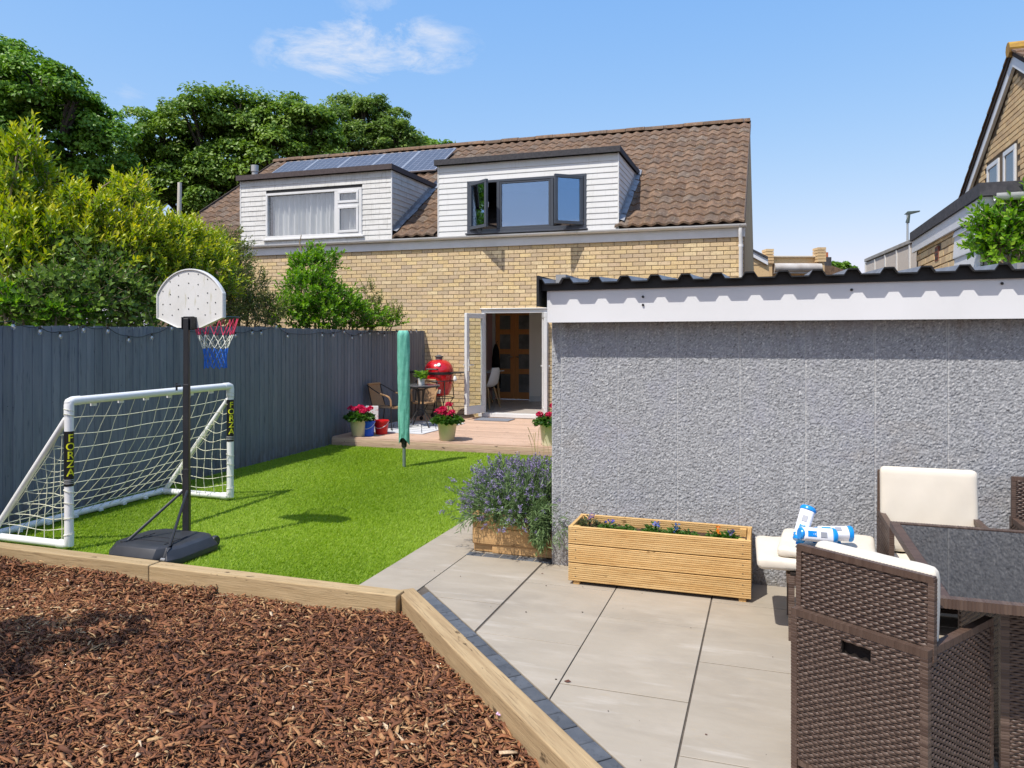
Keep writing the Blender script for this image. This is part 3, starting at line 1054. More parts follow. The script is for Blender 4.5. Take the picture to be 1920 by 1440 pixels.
# french doors
q = MB()
q.box((DX0, HY - .012, DZ1 - .075), (DX1, HY + .08, DZ1))
q.box((DX0, HY - .012, .205), (DX0 + .06, HY + .08, DZ1 - .075))
q.box((DX1 - .06, HY - .012, .205), (DX1, HY + .08, DZ1 - .075))
q.box((DX0 - .03, HY - .10, .13), (DX1 + .03, HY + .09, .204))
q.box((DX0 - .02, HY - .05, DZ1 + .001), (DX1 + .02, HY + .0, DZ1 + .018))
df = q.build("door_frame", WHITE, house, bevel=.004)
def leaf_door(hx, U, w_, left):
    U = V3(U).normalized()
    O = Vector((hx, HY - .05, .215))
    h_ = DZ1 - .075 - .225
    if not left:
        O = O + U * w_
        U = -U
    m_ = MB()
    m_.frame(O, U, w_, h_, .09, .06, bars=(.085, .085, .15, .095))
    d_ = m_.build("french_door", WHITE, house, bevel=.006)
    nn = U.cross(Vector((0, 0, 1)))
    pane(O + U * .083 + Vector((0, 0, .148)) - nn * .03, U, w_ - .166, h_ - .241, "glass_pane", GLASS_CLEAR, d_, .02)
    m_ = MB()
    hz = Vector((0, 0, .92))
    e = O + (U * .045 if left is False else U * (w_ - .045)) + hz
    for sg in (.012, -.072):
        m_.obox(e + nn * sg, U * .016, nn * .006, Vector((0, 0, .11)))
        m_.obox(e + nn * (sg + (.03 if sg > 0 else -.03)) + U * (.05 if left is False else -.05), U * .06, nn * .009, Vector((0, 0, .009)))
    m_.build("handle", M("door_handle_white", (.75, .75, .74), rough=.3), d_)
    return d_
leaf_door(DX0 + .05, (-.16, -.56, 0), .585, True)
leaf_door(DX1 - .05, (.20, -.55, 0), .585, False)

q = MB()
q.frame((KX0, HY + .02, KZ0), (1, 0, 0), KX1 - KX0, KZ1 - KZ0, .06, .07)
q.box((KX0 - .04, HY - .04, KZ0 - .035), (KX1 + .04, HY + .09, KZ0 - .001))
kw = q.build("window", WHITE, house, bevel=.004)  # frame of the added window that lets daylight into the room
pane((KX0 + .061, HY + .055, KZ0 + .061), (1, 0, 0), KX1 - KX0 - .122, KZ1 - KZ0 - .122, par=kw, mat=GLASS_CLEAR)
# the room behind, seen through the doors
q = MB()
q.box((-8.2, HY + .272, .10), (-1.2, 17.0, .19))
q.build("room_floor", FLOORM, house)
q = MB()
q.box((-8.2, 16.8, .19), (-6.06, 16.9, 2.6))
q.box((-8.22, HY + .272, .19), (-8.12, 16.8, 2.6))
q.build("room_wall", MAUVE, house)
q = MB()
q.box((-5.12, 16.45, .19), (-1.2, 16.9, 2.6))
q.box((-6.058, 16.801, 2.32), (-5.121, 16.9, 2.6))
q.box((-1.35, HY + .272, .19), (-1.2, 16.44, 2.6))
q.build("room_wall", CREAM, house)
q = MB()
q.box((-8.2, HY + .272, 2.601), (-1.2, 17.0, 2.7))
q.build("ceiling", CREAM, house)
q = MB()
q.box((-5.11, 16.435, .191), (-1.36, 16.449, .31))
q.box((-6.13, 16.79, .191), (-6.06, 16.799, 2.39))
q.box((-6.06, 16.79, 2.32), (-5.121, 16.799, 2.39))
q.build("skirting", WHITE, house)
q = MB()
q.box((-4.78, 16.43, 1.33), (-4.68, 16.449, 1.45))
q.build("thermostat", M("thermostat_black", (.03, .03, .035), rough=.3), house, bevel=.004)
PANE_REFL = M("door_pane_painted_reflection", (.26, .265, .26), (.14, .145, .145), sc=2.2, lo=.4, hi=.6, rough=.12, spec=.6)  # pale grey of reflections put into the pane colour
DG = M("dark_glass", (.07, .072, .075), rough=.08, spec=.6)
for x0 in (-6.055, -5.59):
    q = MB()
    w_ = .462
    q.box((x0, 16.81, .20), (x0 + .10, 16.85, 2.315))
    q.box((x0 + w_ - .10, 16.81, .20), (x0 + w_, 16.85, 2.315))
    zs = [.20, .42, .80, .94, 1.30, 1.44, 1.78, 1.92, 2.17, 2.315]
    zs = [.20, .36, .78, .90, 1.24, 1.36, 1.70, 1.82, 2.14, 2.315]
    for k in range(0, 10, 2):
        q.box((x0 + .10, 16.81, zs[k]), (x0 + w_ - .10, 16.85, zs[k + 1]))
    d_ = q.build("interior_door", OAK, house, bevel=.004)
    for k in range(1, 9, 2):
        pane((x0 + .10, 16.832, zs[k]), (1, 0, 0), w_ - .20, zs[k + 1] - zs[k], "glass_pane", PANE_REFL, d_, .01)
    q = MB()
    hx = x0 + (w_ - .05 if x0 < -5.8 else .05)
    q.tube([(hx, 16.808, 1.18), (hx, 16.77, 1.18), (hx + (-.09 if x0 < -5.8 else .09), 16.765, 1.18)], .011, 8)
    q.build("handle", M("satin_steel", (.6, .6, .6), metal=.9, rough=.3), d_, smooth=True)

# solar panels: each lies on the roof by itself
PV = M("solar_cell", (.075, .085, .115), (.10, .11, .14), sc=5, rough=.3, spec=.35)
PVF = M("panel_frame", (.50, .52, .55), rough=.35, metal=.5)
names = ["solar panel nearest the flue pipe", "second solar panel from the flue pipe", "middle solar panel of the row of five", "second solar panel from the right dormer", "solar panel nearest the right dormer"]
for k in range(5):
    x0 = -12.36 + k * .992
    y0, y1 = 16.46, 17.72
    U = Vector((0, math.cos(SLOPE), math.sin(SLOPE)))
    Nn = Vector((0, -math.sin(SLOPE), math.cos(SLOPE)))
    O = Vector((x0, y0, zr(y0))) + Nn * .10
    Lp = (y1 - y0) / math.cos(SLOPE)
    t_ = thing("solar_panel", names[k] + " on the tiled roof", "solar panel", tuple(O), group="solar panels on the tiled roof")
    q = MB()
    X = Vector((1, 0, 0))
    q.obox(O + X * .49 + U * Lp / 2, X * .465, U * (Lp / 2 - .025), Nn * .012)
    q.build("cell_sheet", PV, t_)
    q = MB()
    for (a_, b_) in ((0, .024), (.956, .98)):
        q.obox(O + X * (a_ + b_) / 2 + U * Lp / 2, X * .012, U * Lp / 2, Nn * .018)
    for s_ in (.0125, Lp - .0125):
        q.obox(O + X * .49 + U * s_, X * .465, U * .0125, Nn * .018)
    q.build("panel_frame", PVF, t_)
    q = MB()
    for i in range(1, 6):
        q.obox(O + X * (.025 + .93 * i / 6) + U * Lp / 2 + Nn * .0135, X * .004, U * (Lp / 2 - .026), Nn * .001)
    for i in range(1, 10):
        q.obox(O + X * .49 + U * (Lp * i / 10) + Nn * .0155, X * .46, U * .003, Nn * .0008)
    q.build("cell_grid", PVF, t_)
# ------------------------------------------------------------------ garage of pebble-dashed concrete panels
GX0, GX1, GY, GYB = -1.523, 1.56, 5.456, 8.6
garage = thing("concrete_garage", "low grey pebble dashed garage with white fascia and black corrugated roof edge", "garage", (0, GY, 0))
DASH = M("grey_pebble_dash", (.34, .34, .35), rc=[(.13, .13, .136), (.265, .27, .28), (.35, .355, .365), (.425, .43, .435), (.64, .635, .62)], rough=.85, spec=.3, bump=.6, bs=300, bdist=.003, own=False,
         c2=(.33, .335, .375), sc=3.2, lo=.52, hi=.75, c3=(.31, .28, .255), sc3=1.6, st3=(.6, 1, 1), lo3=.64, hi3=.85)
stain(DASH, (.17, .145, .11), 9, (1, 1, .6), .34, .62, (.0, .24), .85)
stain(DASH, (.21, .175, .145), 5, (3, 1, .3), .48, .70, (1.84, 1.52), .75)
stain(DASH, (.20, .20, .205), 4, (4, 1, .22), .60, .76, None, .5)
CONC = M("grey_concrete", (.33, .33, .33), (.25, .25, .25), sc=8, rough=.95, bump=.3)
q = MB()
q.box((GX0 + .02, GY + .03, -.05), (GX1 - .02, GY + .10, 2.04))
q.box((GX0 + .003, GY + .10, -.05), (GX0 + .08, GYB, 2.15))
q.box((GX1 - .08, GY + .10, -.05), (GX1 - .003, GYB, 2.15))
q.box((GX0 + .08, GYB - .08, -.05), (GX1 - .08, GYB, 2.15))
gw = q.build("garage_wall", CONC, garage)
joints = [GX0, -1.452] + [-1.033 + .4215 * k for k in range(6)] + [GX1]
def dash_panel(x0, x1, z0, z1, step, name, parent):
    nx_, nz_ = max(2, int((x1 - x0) / step)), int((z1 - z0) / step)
    # scattered chips: a Voronoi-like field made by stamping discs on the grid
    H = rng.normal(0, .0006, (nz_ + 1, nx_ + 1))
    Rn = np.full((nz_ + 1, nx_ + 1), .35) + rng.normal(0, .05, (nz_ + 1, nx_ + 1))
    cnt = int((x1 - x0) * (z1 - z0) / .000048)
    ci = rng.integers(0, nz_ + 1, cnt)
    cj = rng.integers(0, nx_ + 1, cnt)
    hh = rng.uniform(.0012, .0052, cnt)
    cr = np.clip(rng.normal(.5, .24, cnt), 0, .98)
    offs = [[(0, 0), (0, 1)], [(0, 0), (1, 0)], [(0, 0), (0, 1), (1, 0), (1, 1)], [(0, 0)], [(0, 0), (1, 1)], [(0, 0), (0, 1), (1, 1)]]
    sel = rng.integers(0, len(offs), cnt)
    for k, of in enumerate(offs):
        m_ = sel == k
        for (di, dj) in of:
            a_, b_ = np.minimum(ci[m_] + di, nz_), np.minimum(cj[m_] + dj, nx_)
            H[a_, b_] = hh[m_]
            Rn[a_, b_] = cr[m_]
    xs, zs = np.meshgrid(np.linspace(x0, x1, nx_ + 1), np.linspace(z0, z1, nz_ + 1))
    jx = rng.uniform(-.4, .4, xs.shape) * step
    jz = rng.uniform(-.4, .4, xs.shape) * step
    for A_ in (jx, jz):
        A_[0] = A_[-1] = 0
        A_[:, 0] = A_[:, -1] = 0
    edge = np.minimum(xs - x0, x1 - xs)
    Yv = GY - H * np.clip(edge / .006, .2, 1) + .0035 * np.exp(-(edge / .0035) ** 2)
    Rn = np.where((edge < .006) & (rng.uniform(size=Rn.shape) < .8), .80, Rn)
    V = np.stack([xs + jx, Yv, zs + jz], 2).reshape(-1, 3)
    i, j = np.meshgrid(np.arange(nz_), np.arange(nx_), indexing="ij")
    b = (i * (nx_ + 1) + j).ravel()
    F = np.stack([b, b + 1, b + nx_ + 2, b + nx_ + 1], 1)
    o = big(name, V, F, np.clip(Rn, 0, 1).ravel(), DASH, parent)
    return o
for k in range(len(joints) - 1):
    dash_panel(joints[k] + .0004, joints[k + 1] - .0004, -.02, 1.86, .0050, "wall_panel", garage)
# white fascia board with its end return and dark bolts
FASC = M("white_fascia", (.74, .74, .745), (.70, .70, .70), sc=2, rough=.42)
q = MB()
fy = 5.316
q.prism([(GX0 + .02, fy, 1.786), (GX1 + .02, fy, 1.796), (GX1 + .02, fy, 2.05), (GX0 + .02, fy, 2.024)], (0, .018, 0))
q.prism([(GX0 + .003, fy + .002, 1.787), (GX0 + .003, GY + .5, 1.84), (GX0 + .003, GY + .5, 2.03), (GX0 + .003, fy + .002, 2.022)], (.016, 0, 0))
q.prism([(GX0 + .02, fy + .018, 1.80), (GX1 + .02, fy + .018, 1.80), (GX1 + .02, GY - .01, 1.80), (GX0 + .02, GY - .01, 1.80)], (0, 0, .012))
q.build("fascia_board", FASC, garage)
for (bx_, bz_) in ((-.826, 1.962), (-.826, 1.905), (.503, 1.985), (1.337, 2.008)):
    q = MB()
    q.lathe([(.0, 0), (.0085, .001), (.009, .006), (.006, .011), (0, .012)], 10, (0, 0, 0), M4=Matrix.Rotation(math.pi / 2, 4, "X"))
    m_ = MB()
    m_.add([(x + bx_, y + fy - .0005, z + bz_) for x, y, z in q.v], q.f, .5)
    m_.build("bolt", BLACK, garage, smooth=True)
# box-profile sheets, rising gently to the back
ROOFG = M("grey_roof_sheet", (.24, .25, .27), (.17, .175, .19), sc=6, rough=.5, spec=.4, metal=.2)
SHB = M("black_roof_edge", (.012, .012, .013), rough=.55)
ry0 = 5.240
def prof_z(x):
    s = ((x + 1.359 + .1035) % .207) / .207 - .5      # peak centres at -1.359 + k*0.207
    a_ = abs(s) * .207
    return .037 * min(1, max(0, (.052 - a_) / .024))
bps = []
x = -1.555
kx = []
for k in range(-1, 15):
    c = -1.359 + .207 * k
    for o_ in (-.052, -.028, .028, .052):
        if -1.555 < c + o_ < 1.60: kx.append(c + o_)
kx = [-1.555] + kx + [1.60]
def sheet_z(x, y):
    return 2.062 + .008 * (x + 1.5) + .045 * (y - ry0) + prof_z(x)
sheets = [(-1.555, -.63), (-.63, .37), (.37, 1.60)]
for (sa, sb) in sheets:
    xs = [x for x in kx if sa <= x <= sb]
    if xs[0] > sa: xs = [sa] + xs
    if xs[-1] < sb: xs = xs + [sb]
    q = MB()
    V, F = [], []
    for x in xs:
        for y in (ry0, ry0 + .7, 6.9, GYB + .1):
            V.append((x, y, sheet_z(x, y) + .0015))
    for i in range(len(xs) - 1):
        for j in range(3):
            F.append((i * 4 + j, i * 4 + 4 + j, i * 4 + 5 + j, i * 4 + 1 + j))
    n0 = len(V)
    V += [(v[0], v[1], v[2] - .004) for v in V]
    F += [tuple(n0 + i for i in reversed(f)) for f in F]
    q.add(V, F)
    sh_ = q.build("roof_sheet", ROOFG, garage)
    q = MB()
    n1 = len(xs)
    V = [(x, ry0 - .001, sheet_z(x, ry0) + .0035) for x in xs] + [(x, ry0 - .001, sheet_z(x, ry0) - .006) for x in xs]
    V += [(x, ry0 + .006, z_) for x, y_, z_ in V]
    F = []
    for i in range(n1 - 1):
        F += [(i, i + 1, n1 + i + 1, n1 + i), (2 * n1 + i, i, i + 1, 2 * n1 + i + 1)]
    q.add(V, F)
    q.build("sheet_edge", SHB, sh_)
q = MB()
V, F = [], []
for x in kx:
    V += [(x, 5.298, sheet_z(x, 5.298) - .004), (x, 5.298, 2.014 + .008 * (x + 1.5)), (x, 5.312, sheet_z(x, 5.312) - .004), (x, 5.312, 2.014 + .008 * (x + 1.5))]
for i in range(len(kx) - 1):
    a_, b_ = 4 * i, 4 * i + 4
    F += [(a_, a_ + 1, b_ + 1, b_), (a_ + 2, b_ + 2, b_ + 3, a_ + 3), (a_, b_, b_ + 2, a_ + 2), (a_ + 1, a_ + 3, b_ + 3, b_ + 1)]
q.add(V, F)
q.box((-1.575, ry0 - .006, 1.90), (-1.557, GY + .25, 2.12))
q.build("roof_edge_trim", SHB, garage)

# ------------------------------------------------------------------ boundary fence
fence = thing("board_fence", "slate grey feather edge board fence along the lawn", "fence", (-6.4, 8, 0))
pr_f = []
y = .6
while y < 13.60:
    wv = .097 + random.uniform(-.002, .002)
    hb = 1.79 + .012 * math.sin(y * .9) + random.uniform(-.006, .006) - .012 * (y > 9)
    q = MB()
    tl_ = random.uniform(-.004, .004)
    x0 = -6.418 + random.uniform(-.002, .002)
    q.prism([(x0, y - .012, -.06), (x0 + .013, y - .008, -.06), (x0 + .013, y, -.06), (x0 + .007, y + wv, -.06), (x0, y + wv, -.06)], (tl_ * .5, tl_, hb + .06), r=random.random())
    q.build("fence_board", FENCE, fence)
    y += wv
q = MB()
for zz in (.35, 1.0, 1.6):
    q.box((-6.47, .6, zz), (-6.42, 13.6, zz + .07))
q.build("fence_rail", FENCE, fence)
for yy in np.arange(.7, 13.8, 1.83):
    q = MB()
    q.box((-6.55, yy, -.1), (-6.471, yy + .09, 1.74))
    q.build("fence_post", FENCE, fence)
# a few knots and nail heads read as dark dots on the boards
q = MB()
for _ in range(70):
    yy, zz = random.uniform(3.5, 13), random.choice([.42, 1.05, 1.64]) + random.uniform(-.02, .02)
    q.box((-6.4, yy, zz), (-6.3985, yy + .006, zz + .006))
q.build("nail_heads", BLACK, fence, kind="stuff")

# ------------------------------------------------------------------ festoon lights hung along the fence
BULB = glass_mat("clear_bulb_glass", (.92, .93, .95), .18)
FIL = M("bulb_inner", (.75, .74, .70), rough=.3)
bl = [(5.021, 1.774), (5.281, 1.727), (5.493, 1.683), (5.754, 1.744), (6.042, 1.733), (6.311, 1.641), (6.627, 1.667), (6.918, 1.767), (7.456, 1.679), (8.003, 1.687), (8.331, 1.721), (8.517, 1.718), (8.844, 1.807), (9.104, 1.675),
      (9.979, 1.69), (10.282, 1.689), (10.601, 1.74), (10.844, 1.648), (11.121, 1.689), (11.42, 1.716), (11.709, 1.721), (11.94, 1.684), (12.4, 1.735), (12.985, 1.742), (13.221, 1.76)]
lights = thing("string_lights", "clear festoon bulbs on black cable looped along the fence top", "string lights", (-6.36, 8, 1.7))
path = []
for i, (yy, zz) in enumerate([(4.3, 1.79)] + bl):
    if i:
        py_, pz_ = prev
        for k in range(1, 5):
            s_ = k / 5
            path.append((-6.372, py_ + (yy - py_) * s_, pz_ + (zz + .045 - pz_) * s_ - .028 * math.sin(math.pi * s_)))
    path.append((-6.372, yy, zz + .045))
    prev = (yy, zz + .045)
q = MB()
q.tube(path, .0042, 5)
q.build("cable", BLACK, lights)
for (yy, zz) in bl:
    q = MB()
    q.lathe([(.0, .045), (.011, .044), (.012, .022), (.010, .018), (0, .018)], 9, (-6.366, yy, zz))
    so = q.build("bulb_socket", BLACK, lights, smooth=True)
    q = MB()
    q.lathe([(0, -.034), (.010, -.031), (.018, -.022), (.0215, -.008), (.018, .006), (.011, .018), (0, .0185)], 12, (-6.366, yy, zz))
    q.build("bulb", BULB, lights, smooth=True)
    q = MB()
    q.lathe([(0, -.016), (.007, -.008), (.007, .004), (.003, .014), (0, .015)], 8, (-6.366, yy, zz))
    q.build("bulb_stem", FIL, lights, smooth=True)

# ------------------------------------------------------------------ timber deck
deck = thing("timber_deck", "low weathered timber deck in front of the open french doors", "deck", (-4, 12, 0))
yy = 10.30
while yy < HY - .11:
    q = MB()
    wv = .118
    V = []
    gro = 7
    sec = []
    for k in range(gro):
        s0 = .004 + (wv - .008) * k / gro
        s1 = .004 + (wv - .008) * (k + .62) / gro
        s2 = .004 + (wv - .008) * (k + .81) / gro
        sec += [(s0, .125), (s1, .125), (s2, .1215)]
    sec += [(wv - .004, .125), (wv - .001, .122), (wv - .001, .10), (.001, .10), (.001, .122)]
    dz = random.uniform(-.0015, .0015)
    q.prism([(-6.39, yy + a_, b_ + dz) for a_, b_ in sec], (6.39 - 1.45, 0, 0), r=random.random())
    q.build("deck_board", DECK, deck)
    yy += .1225
for zz in (.062, .0):
    q = MB()
    q.box((-6.39, 10.272 + (.004 if zz else 0), zz - .015), (-1.45, 10.298, zz + .045))
    q.build("riser_board", DECK, deck, bevel=.003)
q = MB()
q.box((-6.3, 10.45, -.3), (-1.5, HY - .05, .095))
q.build("deck_frame", M("dark_joist", (.05, .035, .025), rough=.95), deck)
# ------------------------------------------------------------------ football goal
PVCW = M("white_pvc_tube", (.82, .82, .80), (.70, .72, .68), sc=4, lo=.5, hi=.8, rough=.35)
NETM = M("cream_net_cord", (.70, .68, .52), (.62, .63, .46), sc=5, rough=.85)
YEL = M("yellow_print", (.72, .72, .02), rough=.5)
goal = thing("football_goal", "small white tube football goal with cream net in front of the fence", "football goal", (-5.7, 5.55, 0))
GX, GB, G0, G1, GH, GR = -5.25, -6.12, 4.61, 6.52, 1.17, .034
def tube_part(name, pts, rad, mat=PVCW, par=goal, n=14):
    m_ = MB()
    m_.tube(pts, rad, n)
    return m_.build(name, mat, par, smooth=True)
posts = []
for yy in (G0, G1):
    posts.append(tube_part("post", [(GX, yy, .034), (GX, yy, GH)], GR))
    m_ = MB()
    sg = 1 if yy == G0 else -1
    m_.tube([(GX, yy, GH - .11), (GX, yy, GH - .03), (GX, yy + sg * .004, GH - .008), (GX, yy + sg * .03, GH), (GX, yy + sg * .10, GH)], GR + .003, 14)
    m_.build("elbow", PVCW, goal, smooth=True)
    m_ = MB()
    m_.tube([(GX, yy, .12), (GX, yy, .037), (GX - .035, yy, .034), (GX - .1, yy, .034)], GR + .003, 14)
    m_.build("elbow", PVCW, goal, smooth=True)
    tube_part("side_bar", [(GX - .03, yy, .034), (GB, yy, .034)], .031)
    tube_part("stay", [(GX - .03, yy, GH - .14), (GB + .04, yy, .05)], .024)
    m_ = MB()
    m_.tube([(GB + .05, yy, .034), (GB, yy, .034), (GB, yy + sg * .06, .034)], .036, 12)
    m_.build("elbow", PVCW, goal, smooth=True)
tube_part("crossbar", [(GX, G0 + .03, GH), (GX, G1 - .03, GH)], GR)
tube_part("back_bar", [(GB, G0, .034), (GB, G1, .034)], .031)
# black wraps lettered in yellow, letters stacked down the post
def letters(txt, size, mat, par, O, right, up, name="lettering", squash=1.0, ext=.0008):
    cu = bpy.data.curves.new("lettering", "FONT")
    cu.body = txt
    cu.size = size
    cu.align_x = "CENTER"
    cu.align_y = "CENTER"
    cu.extrude = ext
    cu.offset = .0010
    ob = bpy.data.objects.new("lettering", cu)
    dg = bpy.context.evaluated_depsgraph_get()
    me = bpy.data.meshes.new_from_object(ob)
    bpy.data.objects.remove(ob)
    bpy.data.curves.remove(cu)
    right, up = V3(right).normalized(), V3(up).normalized()
    nn = right.cross(up)
    Mx = Matrix((( right.x * squash, up.x, nn.x, 0), (right.y * squash, up.y, nn.y, 0), (right.z * squash, up.z, nn.z, 0), (0, 0, 0, 1)))
    off = V3(O) - ORG.get(par.name, Vector((0, 0, 0)))
    bm = bmesh.new()
    bm.from_mesh(me)
    bmesh.ops.triangulate(bm, faces=bm.faces)
    bmesh.ops.subdivide_edges(bm, edges=bm.edges, cuts=3, use_grid_fill=True)
    bm.to_mesh(me)
    bm.free()
    me.transform(Matrix.Translation(off) @ Mx)
    me.materials.clear()
    me.materials.append(mat)
    return link(name, me, par)
WRAP = M("black_wrap", (.012, .012, .012), rough=.4)
for pi_, (yy, ztop, zbot) in enumerate(((G0, .935, .50), (G1, 1.03, .60))):
    w_ = MB()
    w_.lathe([(GR + .001, zbot), (GR + .0022, zbot + .001), (GR + .0022, ztop - .001), (GR + .001, ztop)], 16, (GX, yy, 0))
    wr = w_.build("post_wrap", WRAP, posts[pi_], smooth=True)
    toc = Vector((.75, -.66, 0)).normalized() if pi_ == 0 else Vector((.70, -.71, 0)).normalized()
    toc = (Vector((-.0, 0, 0)) - Vector((GX, yy, 0))).normalized()
    rt = Vector((0, 0, 1)).cross(toc)
    toc = (toc + rt * .35).normalized()
    rt = Vector((0, 0, 1)).cross(toc)
    for k, ch in enumerate("FORZA"):
        zc = ztop - .055 - k * .068
        # each letter is bent round the tube: cut as a flat print set just proud of it
        lt = letters(ch, .082, YEL, posts[pi_], Vector((GX, yy, zc)), rt, (0, 0, 1), "lettering", 1.0)
        me = lt.data
        off = Vector((GX, yy, 0)) - ORG[posts[pi_].name]
        for v in me.vertices:
            rel = v.co - off
            xx = rel.dot(rt)
            ang = xx / GR
            p = toc * (GR + .0035 + rel.dot(toc) * .2) * math.cos(ang) + rt * (GR + .0035) * math.sin(ang)
            v.co = Vector((off.x + p.x, off.y + p.y, v.co.z))
    m_ = MB()
    for k in range(3):
        m_.lathe([(GR + .002, 0), (GR + .003, .001), (GR + .003, .005), (GR + .002, .006)], 16, (GX, yy, zbot + .02 + .014 * k))
    m_.build("print_stripe", M("grey_print", (.35, .36, .36), rough=.5), posts[pi_], smooth=True)
# net: sloping back, two sides, wound loosely; knotted squares
q = MB()
CR = .0032
def net_pt(u, v):
    """u across the mouth, v from crossbar down to the back bar"""
    yy = G0 + (G1 - G0) * u
    sag = math.sin(math.pi * v) * (.10 + .05 * math.sin(math.pi * u))
    x = GX + (GB - GX) * (v ** 1.05) + sag * .55
    z = GH - .02 + (.05 - GH) * v - sag * .55
    wob = .012 * math.sin(13 * u + 7 * v) + .010 * math.sin(23 * v + 5 * u)
    return Vector((x + wob, yy + .014 * math.sin(9 * v + 4 * u * 3) + .035 * v * math.sin(6 * u), z + wob * .7))
NU, NV = 14, 10
for i in range(NU + 1):
    q.tube([net_pt(i / NU, k / 26) for k in range(27)], CR, 4, False)
for j in range(1, NV + 1):
    q.tube([net_pt(k / 34, j / NV) for k in range(35)], CR, 4, False)
for yy, sg in ((G0, 1), (G1, -1)):
    for j in range(1, 11):
        z = .05 + (GH - .12) * j / 11
        xe = GX + (GB - GX) * (1 - (z - .05) / (GH - .16))
        pts_ = []
        for k in range(13):
            s_ = k / 12
            x = GX + (xe - GX) * s_
            pts_.append((x, yy + sg * .05 * math.sin(math.pi * s_) + .01 * math.sin(5 * s_ + j), z - .025 * math.sin(math.pi * s_) + .01 * math.sin(9 * s_ + j)))
        if abs(xe - GX) > .03: q.tube(pts_, CR, 4, False)
    for i in range(1, 9):
        x = GX + (GB - GX) * i / 9
        zt = .05 + (GH - .16) * (1 - i / 9)
        q.tube([(x + .012 * math.sin(7 * k / 12 + i), yy + sg * .05 * math.sin(math.pi * i / 9) * math.sin(math.pi * (.2 + .6 * k / 12)), .04 + (zt - .04) * k / 12) for k in range(13)], CR, 4, False)
    # cord lacing round the post
    for zc in (.12, .24, .36, .46, 1.06, 1.10):
        q.tube([(GX + (GR + .005) * math.cos(a_ * .52), yy + (GR + .005) * math.sin(a_ * .52), zc + .012 * math.sin(a_ * .52 + zc * 9)) for a_ in range(13)], CR * .8, 4, False)
q.build("net", NETM, goal)
q = MB()
for k in range(6):
    yy = G0 + .25 + k * .28
    for (x, z) in ((GX - .02, GH - .045), (GB + .03, .015)):
        q.obox((x, yy, z), (.014, 0, 0), (0, .02, 0), (0, 0, .012))
q.build("net_clips", PVCW, goal, kind="stuff")

# ------------------------------------------------------------------ basketball hoop
PLB = M("black_moulded_plastic", (.030, .032, .037), (.04, .042, .048), sc=8, rough=.42, spec=.45)
BOARD = M("weathered_white_board", (.70, .69, .66), (.62, .61, .56), sc=5, st=(1, 1, .5), lo=.45, hi=.75, c3=(.42, .40, .24), sc3=9, st3=(2.2, 2.2, .5), lo3=.62, hi3=.76, rough=.45)
hoop = thing("basketball_hoop", "portable basketball hoop with white backboard on a black pole and base", "basketball hoop", (-4.45, 5.0, 0))
bx0, bx1, by0, by1 = -4.80, -4.12, 4.48, 5.06
q = MB()
def ringpoly(ins, z, ch=.09):
    a_, b_, c_, d_ = bx0 + ins, bx1 - ins, by0 + ins, by1 - ins
    return [(a_ + ch, c_, z), (-4.30, c_, z), (-4.26, c_ + (.06 if z < .145 else .03), z), (-4.23, c_ + (.06 if z < .145 else .03), z), (-4.19, c_, z), (b_ - ch * .5, c_, z), (b_, c_ + ch, z), (b_, d_ - ch, z), (b_ - ch, d_, z), (a_ + ch, d_, z), (a_, d_ - ch, z), (a_, c_ + ch, z)]
lv_ = [(0, .004), (0, .045), (.018, .075), (.035, .105), (.06, .118), (.075, .121)]
V, F = [], []
for ins, z in lv_:
    V += ringpoly(ins, z)
for k in range(len(lv_) - 1):
    for j in range(12):
        F.append((k * 12 + j, k * 12 + (j + 1) % 12, (k + 1) * 12 + (j + 1) % 12, (k + 1) * 12 + j))
F.append(tuple(range(60, 72)))
F.append(tuple(range(11, -1, -1)))
q.add(V, F)
hb_ = q.build("base", PLB, hoop, smooth=True, bevel=.008, seg=2, sharp=.9)
q = MB()
q.obox((-4.46, 4.76, .1225), (.19, 0, 0), (0, .006, 0), (0, 0, .003))
q.obox((-4.46, 4.66, .1225), (.19, 0, 0), (0, .005, 0), (0, 0, .003))
q.obox((-4.62, 4.72, .1225), (.005, 0, 0), (0, .12, 0), (0, 0, .003))
q.obox((-4.30, 4.72, .1225), (.005, 0, 0), (0, .12, 0), (0, 0, .003))
q.lathe([(0, .119), (.028, .119), (.028, .128), (.022, .131), (0, .131)], 14, (-4.66, 4.58, 0))
q.build("base_ribs", PLB, hb_)
q = MB()
for sx in (-4.74, -4.20):
    q.lathe([(0, -.02), (.04, -.02), (.045, -.012), (.045, .012), (.04, .02), (0, .02)], 16, (sx, 5.03, .046), M4=Matrix.Rotation(math.pi / 2, 4, "Y"))
    q.build("wheel", PLB, hoop, smooth=True)
    q = MB()
POLE = M("black_pole_paint", (.016, .017, .02), (.028, .028, .03), sc=12, st=(1, 1, .3), rough=.38, spec=.5)
q = MB()
ang = math.radians(20)
ca_, sa_ = math.cos(ang), math.sin(ang)
def sq(c, h0, h1, w_):
    q.obox((c[0], c[1], (h0 + h1) / 2), (ca_ * w_, sa_ * w_, 0), (-sa_ * w_, ca_ * w_, 0), (0, 0, (h1 - h0) / 2))
sq((-4.45, 5.0), .05, .62, .026)
sq((-4.45, 5.0), .60, 1.30, .0235)
sq((-4.45, 5.0), 1.28, 1.83, .021)
q.build("pole", POLE, hoop, bevel=.005, seg=2)
q = MB()
q.tube([(-4.475, 4.965, 1.29), (-4.50, 4.94, 1.29)], .012, 8)
q.tube([(-4.50, 4.945, 1.25), (-4.50, 4.945, 1.31)], .008, 8)
q.build("height_pin", POLE, hoop)
q = MB()
q.obox((-4.45, 5.025, 1.79), (.045, 0, 0), (0, .012, 0), (0, 0, .055))
q.obox((-4.405, 5.03, 1.79), (.004, 0, 0), (0, .035, 0), (0, 0, .05))
